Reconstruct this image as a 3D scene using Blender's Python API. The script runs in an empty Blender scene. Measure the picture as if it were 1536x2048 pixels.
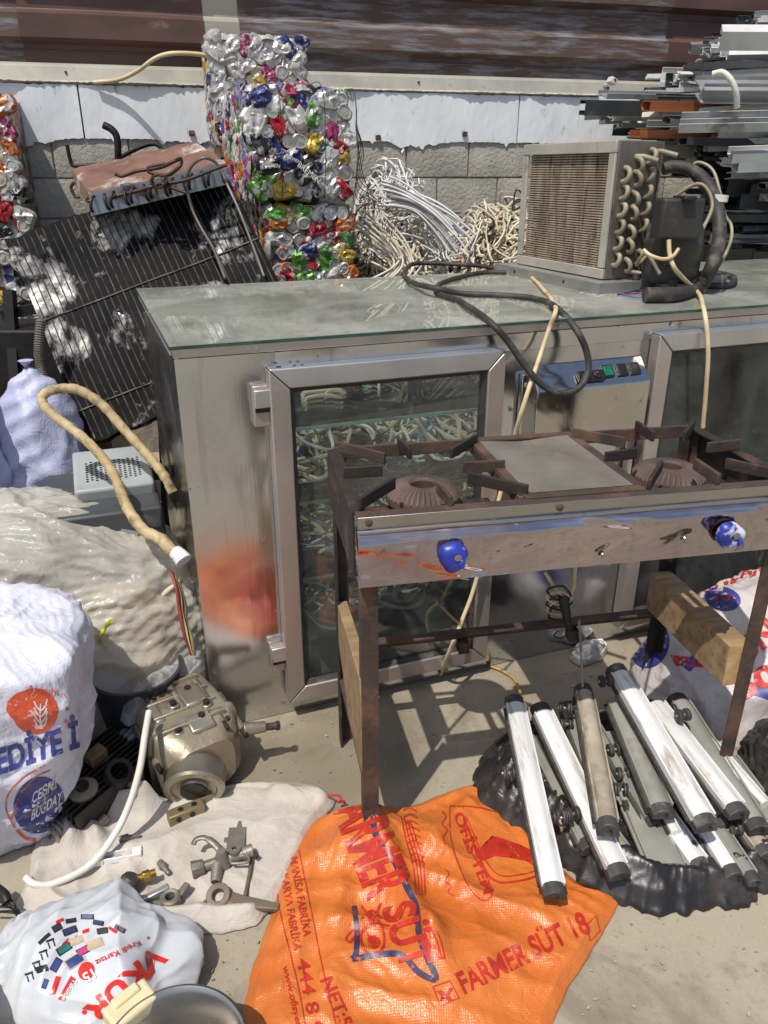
import bpy, bmesh, math, random
import numpy as np
from mathutils import Vector, Matrix, noise
from mathutils.bvhtree import BVHTree

SC = bpy.context.scene
COL = SC.collection
R = math.radians
rnd = random.Random(11)

# ------------------------------------------------------------------ camera
CAM_H = 1.5
PITCH = R(23.9)
FPX = 1538.0                      # focal length in pixels of the 1536 wide frame
cam = bpy.data.cameras.new('camera')
cam.sensor_fit = 'HORIZONTAL'
cam.sensor_width = 36.0
cam.lens = 36.0 * FPX / 1536.0
cam.clip_end = 500
cam_o = bpy.data.objects.new('camera', cam)
COL.objects.link(cam_o)
cam_o.location = (0, 0, CAM_H)
cam_o.rotation_euler = (R(90) - PITCH, 0, 0)
SC.camera = cam_o

# ------------------------------------------------------------------ sky, sun, exposure
SUN_EL, SUN_AZ = R(62.5), R(60.0)      # shadows fall along azimuth SUN_AZ (from +X towards +Y)
world = bpy.data.worlds.new('World')
SC.world = world
world.use_nodes = True
wn = world.node_tree
wn.nodes.clear()
sky = wn.nodes.new('ShaderNodeTexSky')
sky.sky_type = 'NISHITA'
sky.sun_disc = False
sky.sun_elevation = SUN_EL
sky.sun_rotation = math.atan2(-math.cos(SUN_AZ), -math.sin(SUN_AZ))
sky.dust_density = 2.0
bg = wn.nodes.new('ShaderNodeBackground')
bg.inputs['Strength'].default_value = 0.12
wo = wn.nodes.new('ShaderNodeOutputWorld')
wn.links.new(sky.outputs[0], bg.inputs[0])
wn.links.new(bg.outputs[0], wo.inputs[0])
sun = bpy.data.lights.new('sun', 'SUN')
sun.energy = 3.85
sun.angle = R(0.53)
sun.color = (1.0, 0.95, 0.87)
sun_o = bpy.data.objects.new('sun', sun)
COL.objects.link(sun_o)
sun_o.location = (-3, -4, 8)
sdir = Vector((math.cos(SUN_AZ) * math.cos(SUN_EL), math.sin(SUN_AZ) * math.cos(SUN_EL), -math.sin(SUN_EL)))
sun_o.rotation_euler = sdir.to_track_quat('-Z', 'Y').to_euler()
SC.view_settings.view_transform = 'Standard'
SC.view_settings.look = 'None'
SC.view_settings.gamma = 1.0
SC.view_settings.exposure = 0.08
SC.cycles.max_bounces = 8
SC.cycles.transparent_max_bounces = 16
SC.cycles.use_denoising = True

# ------------------------------------------------------------------ survey: sight lines to known planes
CP, SP = math.cos(PITCH), math.sin(PITCH)
EYE = np.array([0, 0, CAM_H])


def ray(px, py):
    u = (px - 768) / FPX
    v = -(py - 1024) / FPX
    return np.array([u, CP + v * SP, -SP + v * CP])


def G(px, py, z=0.0):
    """point at height z"""
    d = ray(px, py)
    return EYE + d * ((z - CAM_H) / d[2])


def Y(px, py, y):
    """point at distance y"""
    d = ray(px, py)
    return EYE + d * (y / d[1])


def PL(px, py, p0, ang):
    """point on an upright plane through p0 running at ang degrees"""
    n = np.array([-math.sin(R(ang)), math.cos(R(ang)), 0])
    d = ray(px, py)
    return EYE + d * (n.dot(np.array(p0) - EYE) / n.dot(d))


def px_of(p):
    x, y, z = p[0], p[1], p[2] - CAM_H
    cy = y * CP - z * SP
    cz = y * SP + z * CP
    return (768 + FPX * x / cy, 1024 - FPX * cz / cy)


# ------------------------------------------------------------------ mesh helpers
class MB:
    def __init__(self):
        self.v = []
        self.f = []
        self.mi = []

    def add(self, verts, faces, mi=0):
        o = len(self.v)
        self.v += [tuple(map(float, p)) for p in verts]
        self.f += [tuple(i + o for i in f) for f in faces]
        self.mi += [mi] * len(faces)
        return self

    def box(self, c, s, M=None, mi=0):
        hx, hy, hz = s[0] / 2, s[1] / 2, s[2] / 2
        pts = [Vector((x * hx, y * hy, z * hz)) for z in (-1, 1) for y in (-1, 1) for x in (-1, 1)]
        if M is not None:
            pts = [M @ p for p in pts]
        c = Vector(c)
        pts = [p + c for p in pts]
        return self.add(pts, [(0, 2, 3, 1), (4, 5, 7, 6), (0, 1, 5, 4), (2, 6, 7, 3), (0, 4, 6, 2), (1, 3, 7, 5)], mi)

    def beam(self, p0, p1, w, h, up=(0, 0, 1), mi=0):
        """box from p0 to p1, width w across, height h along up"""
        p0, p1 = Vector(p0), Vector(p1)
        d = p1 - p0
        L = d.length
        d.normalize()
        s = d.cross(Vector(up)).normalized()
        t = s.cross(d).normalized()
        M = Matrix((d, s, t)).transposed()
        return self.box((p0 + p1) / 2, (L, w, h), M, mi)

    def cyl(self, p0, p1, r0, r1=None, n=16, caps=True, mi=0):
        r1 = r0 if r1 is None else r1
        p0, p1 = Vector(p0), Vector(p1)
        d = (p1 - p0).normalized()
        a = d.orthogonal().normalized()
        b = d.cross(a)
        vs = []
        for p, r in ((p0, r0), (p1, r1)):
            for i in range(n):
                t = 2 * math.pi * i / n
                vs.append(p + (a * math.cos(t) + b * math.sin(t)) * r)
        fs = [(i, (i + 1) % n, n + (i + 1) % n, n + i) for i in range(n)]
        if caps:
            fs += [tuple(reversed(range(n))), tuple(range(n, 2 * n))]
        return self.add(vs, fs, mi)

    def tube(self, path, r, n=8, caps=True, mi=0, flat=1.0):
        P = np.array([list(p) for p in path], float)
        m = len(P)
        rr = np.full(m, r) if np.isscalar(r) else np.array(r, float)
        T = np.gradient(P, axis=0)
        T /= np.linalg.norm(T, axis=1)[:, None] + 1e-12
        a = np.cross(T[0], [0, 0, 1.0])
        if np.linalg.norm(a) < 1e-3:
            a = np.cross(T[0], [1.0, 0, 0])
        a /= np.linalg.norm(a)
        ang = np.arange(n) * 2 * math.pi / n
        ca, sa = np.cos(ang)[:, None], np.sin(ang)[:, None]
        out = np.zeros((m, n, 3))
        for i in range(m):
            a = a - T[i] * a.dot(T[i])
            a /= np.linalg.norm(a) + 1e-12
            b = np.cross(T[i], a)
            out[i] = P[i] + rr[i] * (ca * a + flat * sa * b)
        vs = out.reshape(-1, 3)
        fs = [(i * n + j, i * n + (j + 1) % n, (i + 1) * n + (j + 1) % n, (i + 1) * n + j) for i in range(m - 1) for j in range(n)]
        if caps:
            fs += [tuple(reversed(range(n))), tuple(range((m - 1) * n, m * n))]
        return self.add(vs, fs, mi)

    def lathe(self, prof, n=24, M=None, mi=0, mod=None):
        """profile of (r, z); revolved round z"""
        vs = []
        for r, z in prof:
            for i in range(n):
                t = 2 * math.pi * i / n
                q = r if mod is None else mod(r, z, t, i)
                p = Vector((q * math.cos(t), q * math.sin(t), z))
                vs.append(M @ p if M is not None else p)
        m = len(prof)
        fs = [(i * n + j, i * n + (j + 1) % n, (i + 1) * n + (j + 1) % n, (i + 1) * n + j) for i in range(m - 1) for j in range(n)]
        if prof[0][0] > 1e-5:
            pass
        return self.add(vs, fs, mi)

    def prism(self, poly, z0, z1, M=None, mi=0):
        n = len(poly)
        pts = [Vector((x, y, z0)) for x, y in poly] + [Vector((x, y, z1)) for x, y in poly]
        if M is not None:
            pts = [M @ p for p in pts]
        fs = [(i, (i + 1) % n, n + (i + 1) % n, n + i) for i in range(n)] + [tuple(reversed(range(n))), tuple(range(n, 2 * n))]
        return self.add(pts, fs, mi)

    def grid(self, A, cu=False, cv=False, mi=0):
        A = np.asarray(A, float)
        nu, nv = A.shape[:2]
        fs = []
        for i in range(nu if cu else nu - 1):
            for j in range(nv if cv else nv - 1):
                fs.append((i * nv + j, ((i + 1) % nu) * nv + j, ((i + 1) % nu) * nv + (j + 1) % nv, i * nv + (j + 1) % nv))
        return self.add(A.reshape(-1, 3), fs, mi)

    def mesh(self, name, mats, smooth=35, fix=True):
        me = bpy.data.meshes.new(name)
        me.from_pydata(self.v, [], self.f)
        mats = mats if isinstance(mats, (list, tuple)) else [mats]
        for m in mats:
            me.materials.append(m)
        if len(mats) > 1:
            me.polygons.foreach_set('material_index', self.mi)
        if fix:
            bm = bmesh.new()
            bm.from_mesh(me)
            bmesh.ops.recalc_face_normals(bm, faces=bm.faces)
            bm.to_mesh(me)
            bm.free()
        if smooth:
            me.shade_smooth()
            me.set_sharp_from_angle(angle=R(smooth))
        return me

    def build(self, name, mat, parent=None, world=False, bevel=0, seg=2, smooth=35, fix=True, kind=None):
        if world and parent is not None:
            Mi = parent.matrix_basis.inverted()
            self.v = [tuple(Mi @ Vector(p)) for p in self.v]
        me = self.mesh(name, mat, smooth, fix)
        o = bpy.data.objects.new(name, me)
        COL.objects.link(o)
        if parent is not None:
            o.parent = parent
        if bevel:
            md = o.modifiers.new('bevel', 'BEVEL')
            md.width = bevel
            md.segments = seg
            md.limit_method = 'ANGLE'
            md.angle_limit = R(40)
            md.harden_normals = False
        if kind:
            o['kind'] = kind
        return o


def tag(o, label, cat, group=None):
    o['label'] = label
    o['category'] = cat
    if group:
        o['group'] = group
    return o


def thing(name, label, cat, loc=(0, 0, 0), rz=0.0, group=None, rot=None):
    o = bpy.data.objects.new(name, None)
    o.empty_display_size = 0.05
    COL.objects.link(o)
    o.location = Vector([float(q) for q in loc])
    o.rotation_euler = rot if rot is not None else (0, 0, rz)
    o.matrix_basis = Matrix.LocRotScale(o.location, o.rotation_euler, None)
    return tag(o, label, cat, group)


def centre(o):
    """moves a single-mesh thing's origin to the foot of its mesh"""
    me = o.data
    n = len(me.vertices)
    a = np.zeros(n * 3)
    me.vertices.foreach_get('co', a)
    a = a.reshape(-1, 3)
    c = np.array([(a[:, 0].min() + a[:, 0].max()) / 2, (a[:, 1].min() + a[:, 1].max()) / 2, a[:, 2].min()])
    me.vertices.foreach_set('co', (a - c).ravel())
    o.location = Vector(c)
    o.matrix_basis = Matrix.Translation(Vector(c))
    return o


def structure(o):
    o['kind'] = 'structure'
    return o


def catmull(pts, k=8):
    P = [np.array(p, float) for p in pts]
    P = [2 * P[0] - P[1]] + P + [2 * P[-1] - P[-2]]
    out = []
    for i in range(1, len(P) - 2):
        for j in range(k):
            t = j / k
            a, b, c, d = P[i - 1], P[i], P[i + 1], P[i + 2]
            out.append(0.5 * (2 * b + (c - a) * t + (2 * a - 5 * b + 4 * c - d) * t * t + (3 * b - a - 3 * c + d) * t ** 3))
    out.append(P[-2])
    return out


def cable(name, pts, r, mat, label, cat='cable', k=8, n=8, group=None, parent=None, wob=0.0):
    path = catmull(pts, k)
    if wob:
        path = [p + wob * np.array(noise.noise_vector(Vector(p * 9))) for p in path]
    o = MB().tube(path, r, n).build(name, mat, parent, world=parent is not None, smooth=60)
    if parent is None:
        centre(o)
        tag(o, label, cat, group)
    return o


def fbm(x, y, z=0.0, o=3):
    return noise.fractal(Vector((x, y, z)), 1.0, 2.0, o)


# ------------------------------------------------------------------ material helpers
def lin(c):
    return tuple(((q / 255) / 12.92 if q / 255 <= 0.04045 else ((q / 255 + 0.055) / 1.055) ** 2.4) for q in c)


class NT:
    def __init__(self, name):
        self.m = bpy.data.materials.new(name)
        self.m.use_nodes = True
        self.t = self.m.node_tree
        self.t.nodes.clear()
        self.out = self.n('ShaderNodeOutputMaterial')

    def n(self, kind, **kw):
        nd = self.t.nodes.new(kind)
        for k, v in kw.items():
            setattr(nd, k, v)
        return nd

    def l(self, a, b):
        self.t.links.new(a, b)

    def coord(self, scale=(1, 1, 1), rand=True, rot=(0, 0, 0)):
        tc = self.n('ShaderNodeTexCoord')
        mp = self.n('ShaderNodeMapping')
        mp.inputs['Scale'].default_value = scale
        mp.inputs['Rotation'].default_value = rot
        self.l(tc.outputs['Object'], mp.inputs['Vector'])
        if rand:
            oi = self.n('ShaderNodeObjectInfo')
            ml = self.n('ShaderNodeMath', operation='MULTIPLY')
            ml.inputs[1].default_value = 37.0
            self.l(oi.outputs['Random'], ml.inputs[0])
            self.l(ml.outputs[0], mp.inputs['Location'])
        return mp.outputs[0]

    def noise(self, vec, scale, detail=4, rough=0.55, dist=0.0):
        nd = self.n('ShaderNodeTexNoise')
        nd.inputs['Scale'].default_value = scale
        nd.inputs['Detail'].default_value = detail
        nd.inputs['Roughness'].default_value = rough
        nd.inputs['Distortion'].default_value = dist
        self.l(vec, nd.inputs['Vector'])
        return nd.outputs['Fac']

    def ramp(self, fac, stops, interp='LINEAR'):
        nd = self.n('ShaderNodeValToRGB')
        cr = nd.color_ramp
        cr.interpolation = interp
        while len(cr.elements) < len(stops):
            cr.elements.new(0.5)
        for e, (p, c) in zip(cr.elements, stops):
            e.position = p
            e.color = (*c, 1) if len(c) == 3 else c
        self.l(fac, nd.inputs[0])
        return nd.outputs[0]

    def fac(self, f, lo, hi):
        nd = self.n('ShaderNodeMapRange')
        nd.inputs[1].default_value = lo
        nd.inputs[2].default_value = hi
        self.l(f, nd.inputs[0])
        return nd.outputs[0]

    def mix(self, f, a, b):
        nd = self.n('ShaderNodeMix', data_type='RGBA')
        for sock, val in ((nd.inputs[0], f), (nd.inputs[6], a), (nd.inputs[7], b)):
            if isinstance(val, (int, float)):
                sock.default_value = val
            elif isinstance(val, tuple):
                sock.default_value = (*val, 1) if len(val) == 3 else val
            else:
                self.l(val, sock)
        return nd.outputs[2]

    def math(self, op, a, b=None):
        nd = self.n('ShaderNodeMath', operation=op)
        for i, q in enumerate((a, b)):
            if q is None:
                continue
            if isinstance(q, (int, float)):
                nd.inputs[i].default_value = q
            else:
                self.l(q, nd.inputs[i])
        return nd.outputs[0]

    def bump(self, h, strength=0.3, dist=0.01, normal=None):
        nd = self.n('ShaderNodeBump')
        nd.inputs['Strength'].default_value = strength
        nd.inputs['Distance'].default_value = dist
        self.l(h, nd.inputs['Height'])
        if normal is not None:
            self.l(normal, nd.inputs['Normal'])
        return nd.outputs[0]

    def bsdf(self, color, rough=0.6, metal=0.0, normal=None, **kw):
        b = self.n('ShaderNodeBsdfPrincipled')
        for sock, val in (('Base Color', color), ('Roughness', rough), ('Metallic', metal)):
            s = b.inputs[sock]
            if isinstance(val, (int, float)):
                s.default_value = val
            elif isinstance(val, tuple):
                s.default_value = (*val, 1) if len(val) == 3 else val
            else:
                self.l(val, s)
        if normal is not None:
            self.l(normal, b.inputs['Normal'])
        for k, v in kw.items():
            s = b.inputs[k.replace('_', ' ')]
            if isinstance(v, (int, float, tuple)):
                s.default_value = v
            else:
                self.l(v, s)
        self.l(b.outputs[0], self.out.inputs[0])
        return b


def M(name, c1, c2=None, scale=8, rough=0.6, metal=0.0, bump=0.2, bscale=60, bdist=0.003, stretch=(1, 1, 1),
      dirt=None, dscale=5, dlo=0.5, dhi=0.65, drough=0.85, dmetal=0.0, rvar=0.12, hue=0.0, **kw):
    """two-tone procedural surface with a dirt or rust layer"""
    t = NT(name)
    c1 = lin(c1)
    c2 = lin(c2) if c2 else tuple(q * 0.8 for q in c1)
    vec = t.coord(stretch)
    f1 = t.noise(vec, scale, 5)
    col = t.mix(t.fac(f1, 0.35, 0.65), c1, c2)
    f2 = t.noise(vec, bscale, 4, 0.6)
    rg = t.math('ADD', t.math('MULTIPLY', t.math('SUBTRACT', f1, 0.5), rvar * 2), rough)
    mt = metal
    if hue:
        oi = t.n('ShaderNodeObjectInfo')
        hs = t.n('ShaderNodeHueSaturation')
        t.l(col, hs.inputs['Color'])
        t.l(t.math('ADD', t.math('MULTIPLY', oi.outputs['Random'], hue), 1 - hue / 2), hs.inputs['Value'])
        col = hs.outputs[0]
    if dirt:
        f3 = t.fac(t.noise(vec, dscale, 7, 0.65, 0.3), dlo, dhi)
        col = t.mix(f3, col, lin(dirt))
        rg = t.math('ADD', t.math('MULTIPLY', t.math('SUBTRACT', drough, rg), f3), rg)
        if metal != dmetal:
            mt = t.math('ADD', t.math('MULTIPLY', f3, dmetal - metal), metal)
    nm = t.bump(f2, bump, bdist) if bump else None
    t.bsdf(col, rg, mt, nm, **kw)
    return t.m
# ------------------------------------------------------------------ setting: ground, wall, fence
def ground_mat():
    t = NT('dusty concrete')
    v = t.coord((1, 1, 1), rand=False)
    a = t.noise(v, 1.3, 6, 0.6, 0.4)
    b = t.noise(v, 9, 6, 0.65)
    c = t.noise(v, 120, 3, 0.6)
    col = t.mix(t.fac(a, 0.36, 0.66), lin((160, 151, 133)), lin((141, 132, 114)))
    col = t.mix(t.fac(b, 0.55, 0.8), col, lin((120, 109, 92)))
    col = t.mix(t.math('MULTIPLY', t.fac(c, 0.5, 0.8), 0.35), col, lin((176, 167, 150)))
    d = t.noise(v, 3.1, 5, 0.6, 1.0)
    col = t.mix(t.math('MULTIPLY', t.fac(d, 0.56, 0.66), 0.55), col, lin((104, 95, 80)))
    e = t.noise(v, 46, 4, 0.7)
    col = t.mix(t.math('MULTIPLY', t.fac(e, 0.60, 0.70), 0.4), col, lin((96, 88, 76)))
    vo = t.n('ShaderNodeTexVoronoi', feature='DISTANCE_TO_EDGE')
    vo.inputs['Scale'].default_value = 0.7
    dv = t.n('ShaderNodeVectorMath', operation='ADD')
    nz = t.n('ShaderNodeTexNoise')
    nz.inputs['Scale'].default_value = 4
    t.l(v, nz.inputs['Vector'])
    t.l(v, dv.inputs[0])
    t.l(nz.outputs['Color'], dv.inputs[1])
    t.l(dv.outputs[0], vo.inputs['Vector'])
    crack = t.math('MULTIPLY', t.math('MULTIPLY', t.fac(vo.outputs['Distance'], 0.003, 0.0), t.fac(a, 0.52, 0.62)), 0.4)
    col = t.mix(crack, col, lin((92, 84, 72)))
    for (qx, qy, rr, amt) in ((-0.16, 1.72, 0.40, 0.62), (-0.55, 1.55, 0.35, 0.5), (0.75, 2.0, 0.5, 0.35)):
        vm = t.n('ShaderNodeVectorMath', operation='DISTANCE')
        t.l(v, vm.inputs[0])
        vm.inputs[1].default_value = (qx, qy, 0)
        ds = t.math('ADD', vm.outputs['Value'], t.math('MULTIPLY', t.math('SUBTRACT', d, 0.5), 0.9))
        col = t.mix(t.math('MULTIPLY', t.fac(ds, rr, rr * 0.35), amt), col, lin((104, 94, 76)))
    h = t.math('ADD', t.math('MULTIPLY', c, 0.35), t.math('MULTIPLY', b, 1.0))
    t.bsdf(col, 0.9, 0.0, t.bump(h, 0.35, 0.006), Specular_IOR_Level=0.25)
    return t.m


mb = MB()
n = 60
gx = np.concatenate([[-60, -20, -8], np.linspace(-3.5, 4.5, n), [9, 20, 60]])
gy = np.concatenate([[-60, -20, -6], np.linspace(-2, 6, n), [12, 30, 80]])
A = np.zeros((len(gx), len(gy), 3))
for i, x in enumerate(gx):
    for j, y in enumerate(gy):
        A[i, j] = (x, y, 0.004 * fbm(x * 0.8, y * 0.8) - 0.004)
ground = structure(mb.grid(A).build('ground', ground_mat(), smooth=180))

WALL_A = 15.0
W0 = np.array([0, 4.6, 0])
WU = np.array([math.cos(R(WALL_A)), math.sin(R(WALL_A)), 0])
WV = np.array([-WU[1], WU[0], 0])          # into the wall


def WS(px, py):
    p = PL(px, py, W0, WALL_A) - W0
    return p.dot(WU), p[2]


block_m = M('grey concrete block', (178, 175, 163), (152, 149, 138), 5, 0.92, bump=0.9, bscale=55, bdist=0.008,
            dirt=(128, 120, 108), dscale=38, dlo=0.6, dhi=0.7, hue=0.18)
mortar_m = M('mortar', (160, 153, 142), (128, 122, 112), 7, 0.95, bump=0.8, bscale=40, bdist=0.008)
white_m = M('white washed concrete', (232, 235, 236), (214, 218, 220), 3, 0.85, bump=0.35, bscale=30, bdist=0.004,
            dirt=(138, 134, 126), dscale=9, dlo=0.60, dhi=0.72, stretch=(1.6, 1, 0.55))

wall = thing('block_wall', 'grey concrete block wall with a white washed top band', 'wall', W0 + WU * 0.5, R(WALL_A))
Z_TOP, Z_BAND, CH = 1.885, 1.655, 0.187
core = MB()
core.box((0.6, 0.112, Z_BAND / 2), (8.4, 0.2, Z_BAND))
core.box((0.6, 0.125, (Z_BAND + Z_TOP) / 2 + 0.001), (8.4, 0.2, Z_TOP - Z_BAND - 0.01))
core.build('mortar_bed', mortar_m, wall)
# blocks, one mesh each of three shapes
sA = WS(813, 300)[0] - 0.5
BL = WS(938, 300)[0] - WS(813, 300)[0]


def block_mesh(seed):
    nx, nz = 9, 5
    A = []
    w, h = BL - 0.010, CH - 0.010
    mbk = MB()
    for (face) in (0,):
        arr = np.zeros((nx, nz, 3))
        for i in range(nx):
            for j in range(nz):
                x = -w / 2 + w * i / (nx - 1)
                z = -h / 2 + h * j / (nz - 1)
                e = 0.004 if i in (0, nx - 1) or j in (0, nz - 1) else 0
                arr[i, j] = (x + 0.0015 * fbm(z * 30, seed, 1) * (1 if i in (0, nx - 1) else 0), e + 0.003 * fbm(x * 14, z * 14, seed), z + 0.002 * fbm(x * 20, seed, 5) * (1 if j in (0, nz - 1) else 0))
        front = arr
    back = np.array([[(-w / 2, 0.06, -h / 2), (-w / 2, 0.06, h / 2)], [(w / 2, 0.06, -h / 2), (w / 2, 0.06, h / 2)]])
    mbk.grid(front)
    rim = [front[i, 0] for i in range(nx)] + [front[nx - 1, j] for j in range(1, nz)] + [front[i, nz - 1] for i in range(nx - 2, -1, -1)] + [front[0, j] for j in range(nz - 2, 0, -1)]
    rb = [(p[0], 0.06, p[2]) for p in rim]
    k = len(rim)
    mbk.add(rim + rb, [(i, (i + 1) % k, k + (i + 1) % k, k + i) for i in range(k)])
    return mbk.mesh('concrete_block', block_m, 40)


bmeshes = [block_mesh(s) for s in range(4)]
for c in range(5):
    z = Z_BAND - CH * (c + 0.5)
    off = sA if c % 2 == 0 else sA + BL / 2
    k0 = int((-2.9 - off) // BL)
    for k in range(k0, k0 + 17):
        o = bpy.data.objects.new('concrete_block', bmeshes[(k * 7 + c * 3) % 4])
        COL.objects.link(o)
        o.parent = wall
        o.location = (off + BL * (k + 0.5), rnd.uniform(-0.002, 0.002), z + rnd.uniform(-0.001, 0.001))
        o.rotation_euler = (0, rnd.uniform(-0.004, 0.004), 0)
# white band of cast panels with ragged lower edge
joints = [-3.4, -2.55, WS(163, 230)[0] - 0.5, WS(590, 230)[0] - 0.5, WS(1036, 230)[0] - 0.5, WS(1036, 230)[0] + 0.62, 3.1, 4.4]
for a, b in zip(joints[:-1], joints[1:]):
    nx = int((b - a) / 0.012)
    arr = np.zeros((nx + 1, 12, 3))
    for i in range(nx + 1):
        x = a + 0.004 + (b - a - 0.008) * i / nx
        for j in range(12):
            t = j / 11
            lo = Z_BAND - 0.006 - 0.034 * max(0, fbm(x * 4.3, 3.3)) * (1 + fbm(x * 21, 4)) - 0.007 * abs(fbm(x * 63, 1.3)) - (0.016 if fbm(x * 13, 9) > 0.38 else 0)
            hi = Z_TOP - 0.004 - 0.008 * abs(fbm(x * 22, 1.1))
            z = lo + (hi - lo) * t
            y = -0.010 + 0.0012 * fbm(x * 6, z * 6, 2) + 0.0015 * fbm(x * 50, z * 50, 5)
            arr[i, j] = (x, y, z)
    m2 = MB().grid(arr)
    back = arr.copy()
    back[:, :, 1] = 0.03
    m2.grid(np.stack([arr[:, 0], back[:, 0]], 1)).grid(np.stack([arr[:, -1], back[:, -1]], 1))
    m2.grid(np.stack([arr[0], back[0]], 0)).grid(np.stack([arr[-1], back[-1]], 0))
    m2.build('band_panel', white_m, wall, smooth=30)
# crumbling mortar ridge on top of the band
nx = 560
arr = np.zeros((nx, 9, 3))
for i in range(nx):
    x = -3.4 + 7.8 * i / (nx - 1)
    q = 0.000 + 0.024 * max(0, 0.22 + fbm(x * 3.2, 0.5, 4)) + 0.010 * abs(fbm(x * 45, 2))
    for j in range(9):
        t = math.pi * j / 8
        arr[i, j] = (x, 0.07 - (0.085 + q) * math.sin(t) if j < 8 else 0.07, Z_TOP - 0.008 + 0.016 * (1 - math.cos(t)) / 1 * (0.75 + 5 * q) - 0.004 * fbm(x * 60, j))
MB().grid(arr).build('mortar_ridge', M('lumpy mortar', (186, 180, 168), (150, 144, 133), 12, 0.95, bump=0.9, bscale=90, bdist=0.006), wall, smooth=60)
# nail holes / brick plugs in the band
for px, py in ((383, 266), (928, 268), (755, 275)):
    s, z = WS(px, py)
    MB().box((s - 0.5, -0.008, z), (0.028, 0.03, 0.024)).build('brick_plug', M('plug%d' % px, (120, 84, 58), (60, 50, 42), 40, 0.95, bump=0.8), wall, bevel=0.004)

# corrugated fence sheets
brown_m = M('brown painted sheet', (92, 66, 57), (74, 53, 46), 3, 0.55, 0.0, bump=0.1, bscale=20, stretch=(1, 1, 3),
            dirt=(150, 128, 112), dscale=4, dlo=0.62, dhi=0.85, drough=0.7)
pale_m = M('pale bare sheet', (176, 170, 156), (150, 146, 134), 2, 0.5, 0.2, bump=0.1, stretch=(1, 1, 2), dirt=(118, 102, 84), dscale=6, dlo=0.58, dhi=0.75)
worn_m = M('worn brown sheet', (96, 76, 66), (78, 58, 50), 2.2, 0.6, 0.0, bump=0.3, bscale=40, stretch=(0.4, 1, 3.4),
           dirt=(126, 126, 130), dscale=11, dlo=0.46, dhi=0.66, drough=0.6)
galv_m = M('galvanised rail', (186, 182, 166), (160, 158, 146), 6, 0.5, 0.35, bump=0.15, bscale=30, dirt=(140, 118, 92), dscale=9, dlo=0.62, dhi=0.75, drough=0.8)
fence = thing('sheet_fence', 'brown ribbed metal sheet fence standing on the block wall', 'fence', W0 + WV * 0.05 + WU * 0.5 + np.array([0, 0, Z_TOP]), R(WALL_A))
prof = []
z = 0.055
per = 0.262
while z < 1.5:
    prof += [(0.052, z), (0.052, z + 0.085), (0.048, z + 0.088), (0.048, z + 0.093), (0.052, z + 0.096), (0.052, z + 0.118), (0.004, z + 0.140), (0.004, z + 0.236)]
    z += per
    prof += [(0.050, z - 0.004)]


def sheet(a, b, mat, dy):
    nx = max(2, int((b - a) / 0.05))
    arr = np.zeros((nx + 1, len(prof), 3))
    for i in range(nx + 1):
        x = a + (b - a) * i / nx
        for j, (y, zz) in enumerate(prof):
            arr[i, j] = (x, y + dy + 0.003 * fbm(x * 2.0, zz * 3), zz + 0.004 * fbm(x * 1.2, zz * 2, 8))
    bk = arr.copy()
    bk[:, :, 1] += 0.0025
    m = MB().grid(arr).grid(bk)
    return m.build('sheet', mat, fence, smooth=25)


s1, s2 = WS(402, 60)[0] - 0.5, WS(482, 60)[0] - 0.5
sheet(-3.4, -2.2, worn_m, 0.006)
sheet(-2.25, s1 + 0.02, brown_m, 0.0)
sheet(s1 - 0.02, s2 + 0.02, pale_m, 0.004)
sheet(s2, 1.2, worn_m, 0.0)
sheet(1.15, 4.2, brown_m, 0.005)
rail = MB()
rail.prism([(-0.035, 0.005), (-0.020, 0.072), (0.0, 0.088), (0.055, 0.094), (0.055, 0.080), (0.004, 0.076), (-0.012, 0.060), (-0.024, 0.002)], -3.4, 4.3,
           Matrix(((0, 0, 1, 0), (1, 0, 0, 0), (0, 1, 0, 0), (0, 0, 0, 1))))
rail.build('bottom_rail', galv_m, fence, bevel=0.002)
for px in (133, 545, 840, 1222, -120, 1500):
    s, _ = WS(px, 160)
    MB().cyl((s - 0.5, -0.033, 0.048), (s - 0.5, -0.022, 0.048), 0.006, n=8).build('screw', M('screw%d' % (px + 200), (70, 60, 52), None, 20, 0.7, 0.5), fence)
# ------------------------------------------------------------------ display counter
def steel_mat(name, tint=(172, 166, 156), rough=0.24, stain=(110, 96, 80), dlo=0.56, dhi=0.74, wav=0.0, wscale=5, stretch=(1, 1, 1), brushed=0.15, rv=0.2):
    t = NT(name)
    v = t.coord((1, 1, 1))
    vs = t.coord((40, 40, 1.2))
    a = t.noise(v, 3.2, 6, 0.6, 0.3)
    b = t.noise(v, 26, 5, 0.65)
    s = t.noise(vs, 5, 3, 0.6)
    base = lin(tint)
    col = t.mix(t.fac(a, 0.35, 0.7), base, tuple(q * 0.8 for q in base))
    st = t.math('MULTIPLY', t.fac(a, dlo, dhi), 0.7)
    col = t.mix(st, col, lin(stain))
    sp = t.fac(b, 0.66, 0.72)
    col = t.mix(t.math('MULTIPLY', sp, 0.75), col, lin((70, 60, 50)))
    rg = t.math('ADD', t.math('MULTIPLY', t.fac(a, 0.3, 0.75), rv), rough)
    rg = t.math('ADD', rg, t.math('MULTIPLY', sp, 0.3))
    mt = t.math('SUBTRACT', 1.0, t.math('MULTIPLY', t.math('MAXIMUM', sp, st), 0.6))
    dr = t.noise(t.coord((26, 26, 1.6)), 1.0, 5, 0.65, 0.4)
    col = t.mix(t.math('MULTIPLY', t.fac(dr, 0.60, 0.74), 0.45), col, lin((112, 100, 88)))
    nm = t.bump(s, brushed, 0.0006)
    if wav:
        w = t.noise(t.coord(stretch), wscale, 2, 0.4, 0.8)
        nm = t.bump(w, 1.0, wav, nm)
    t.bsdf(col, rg, mt, nm)
    return t.m


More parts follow.
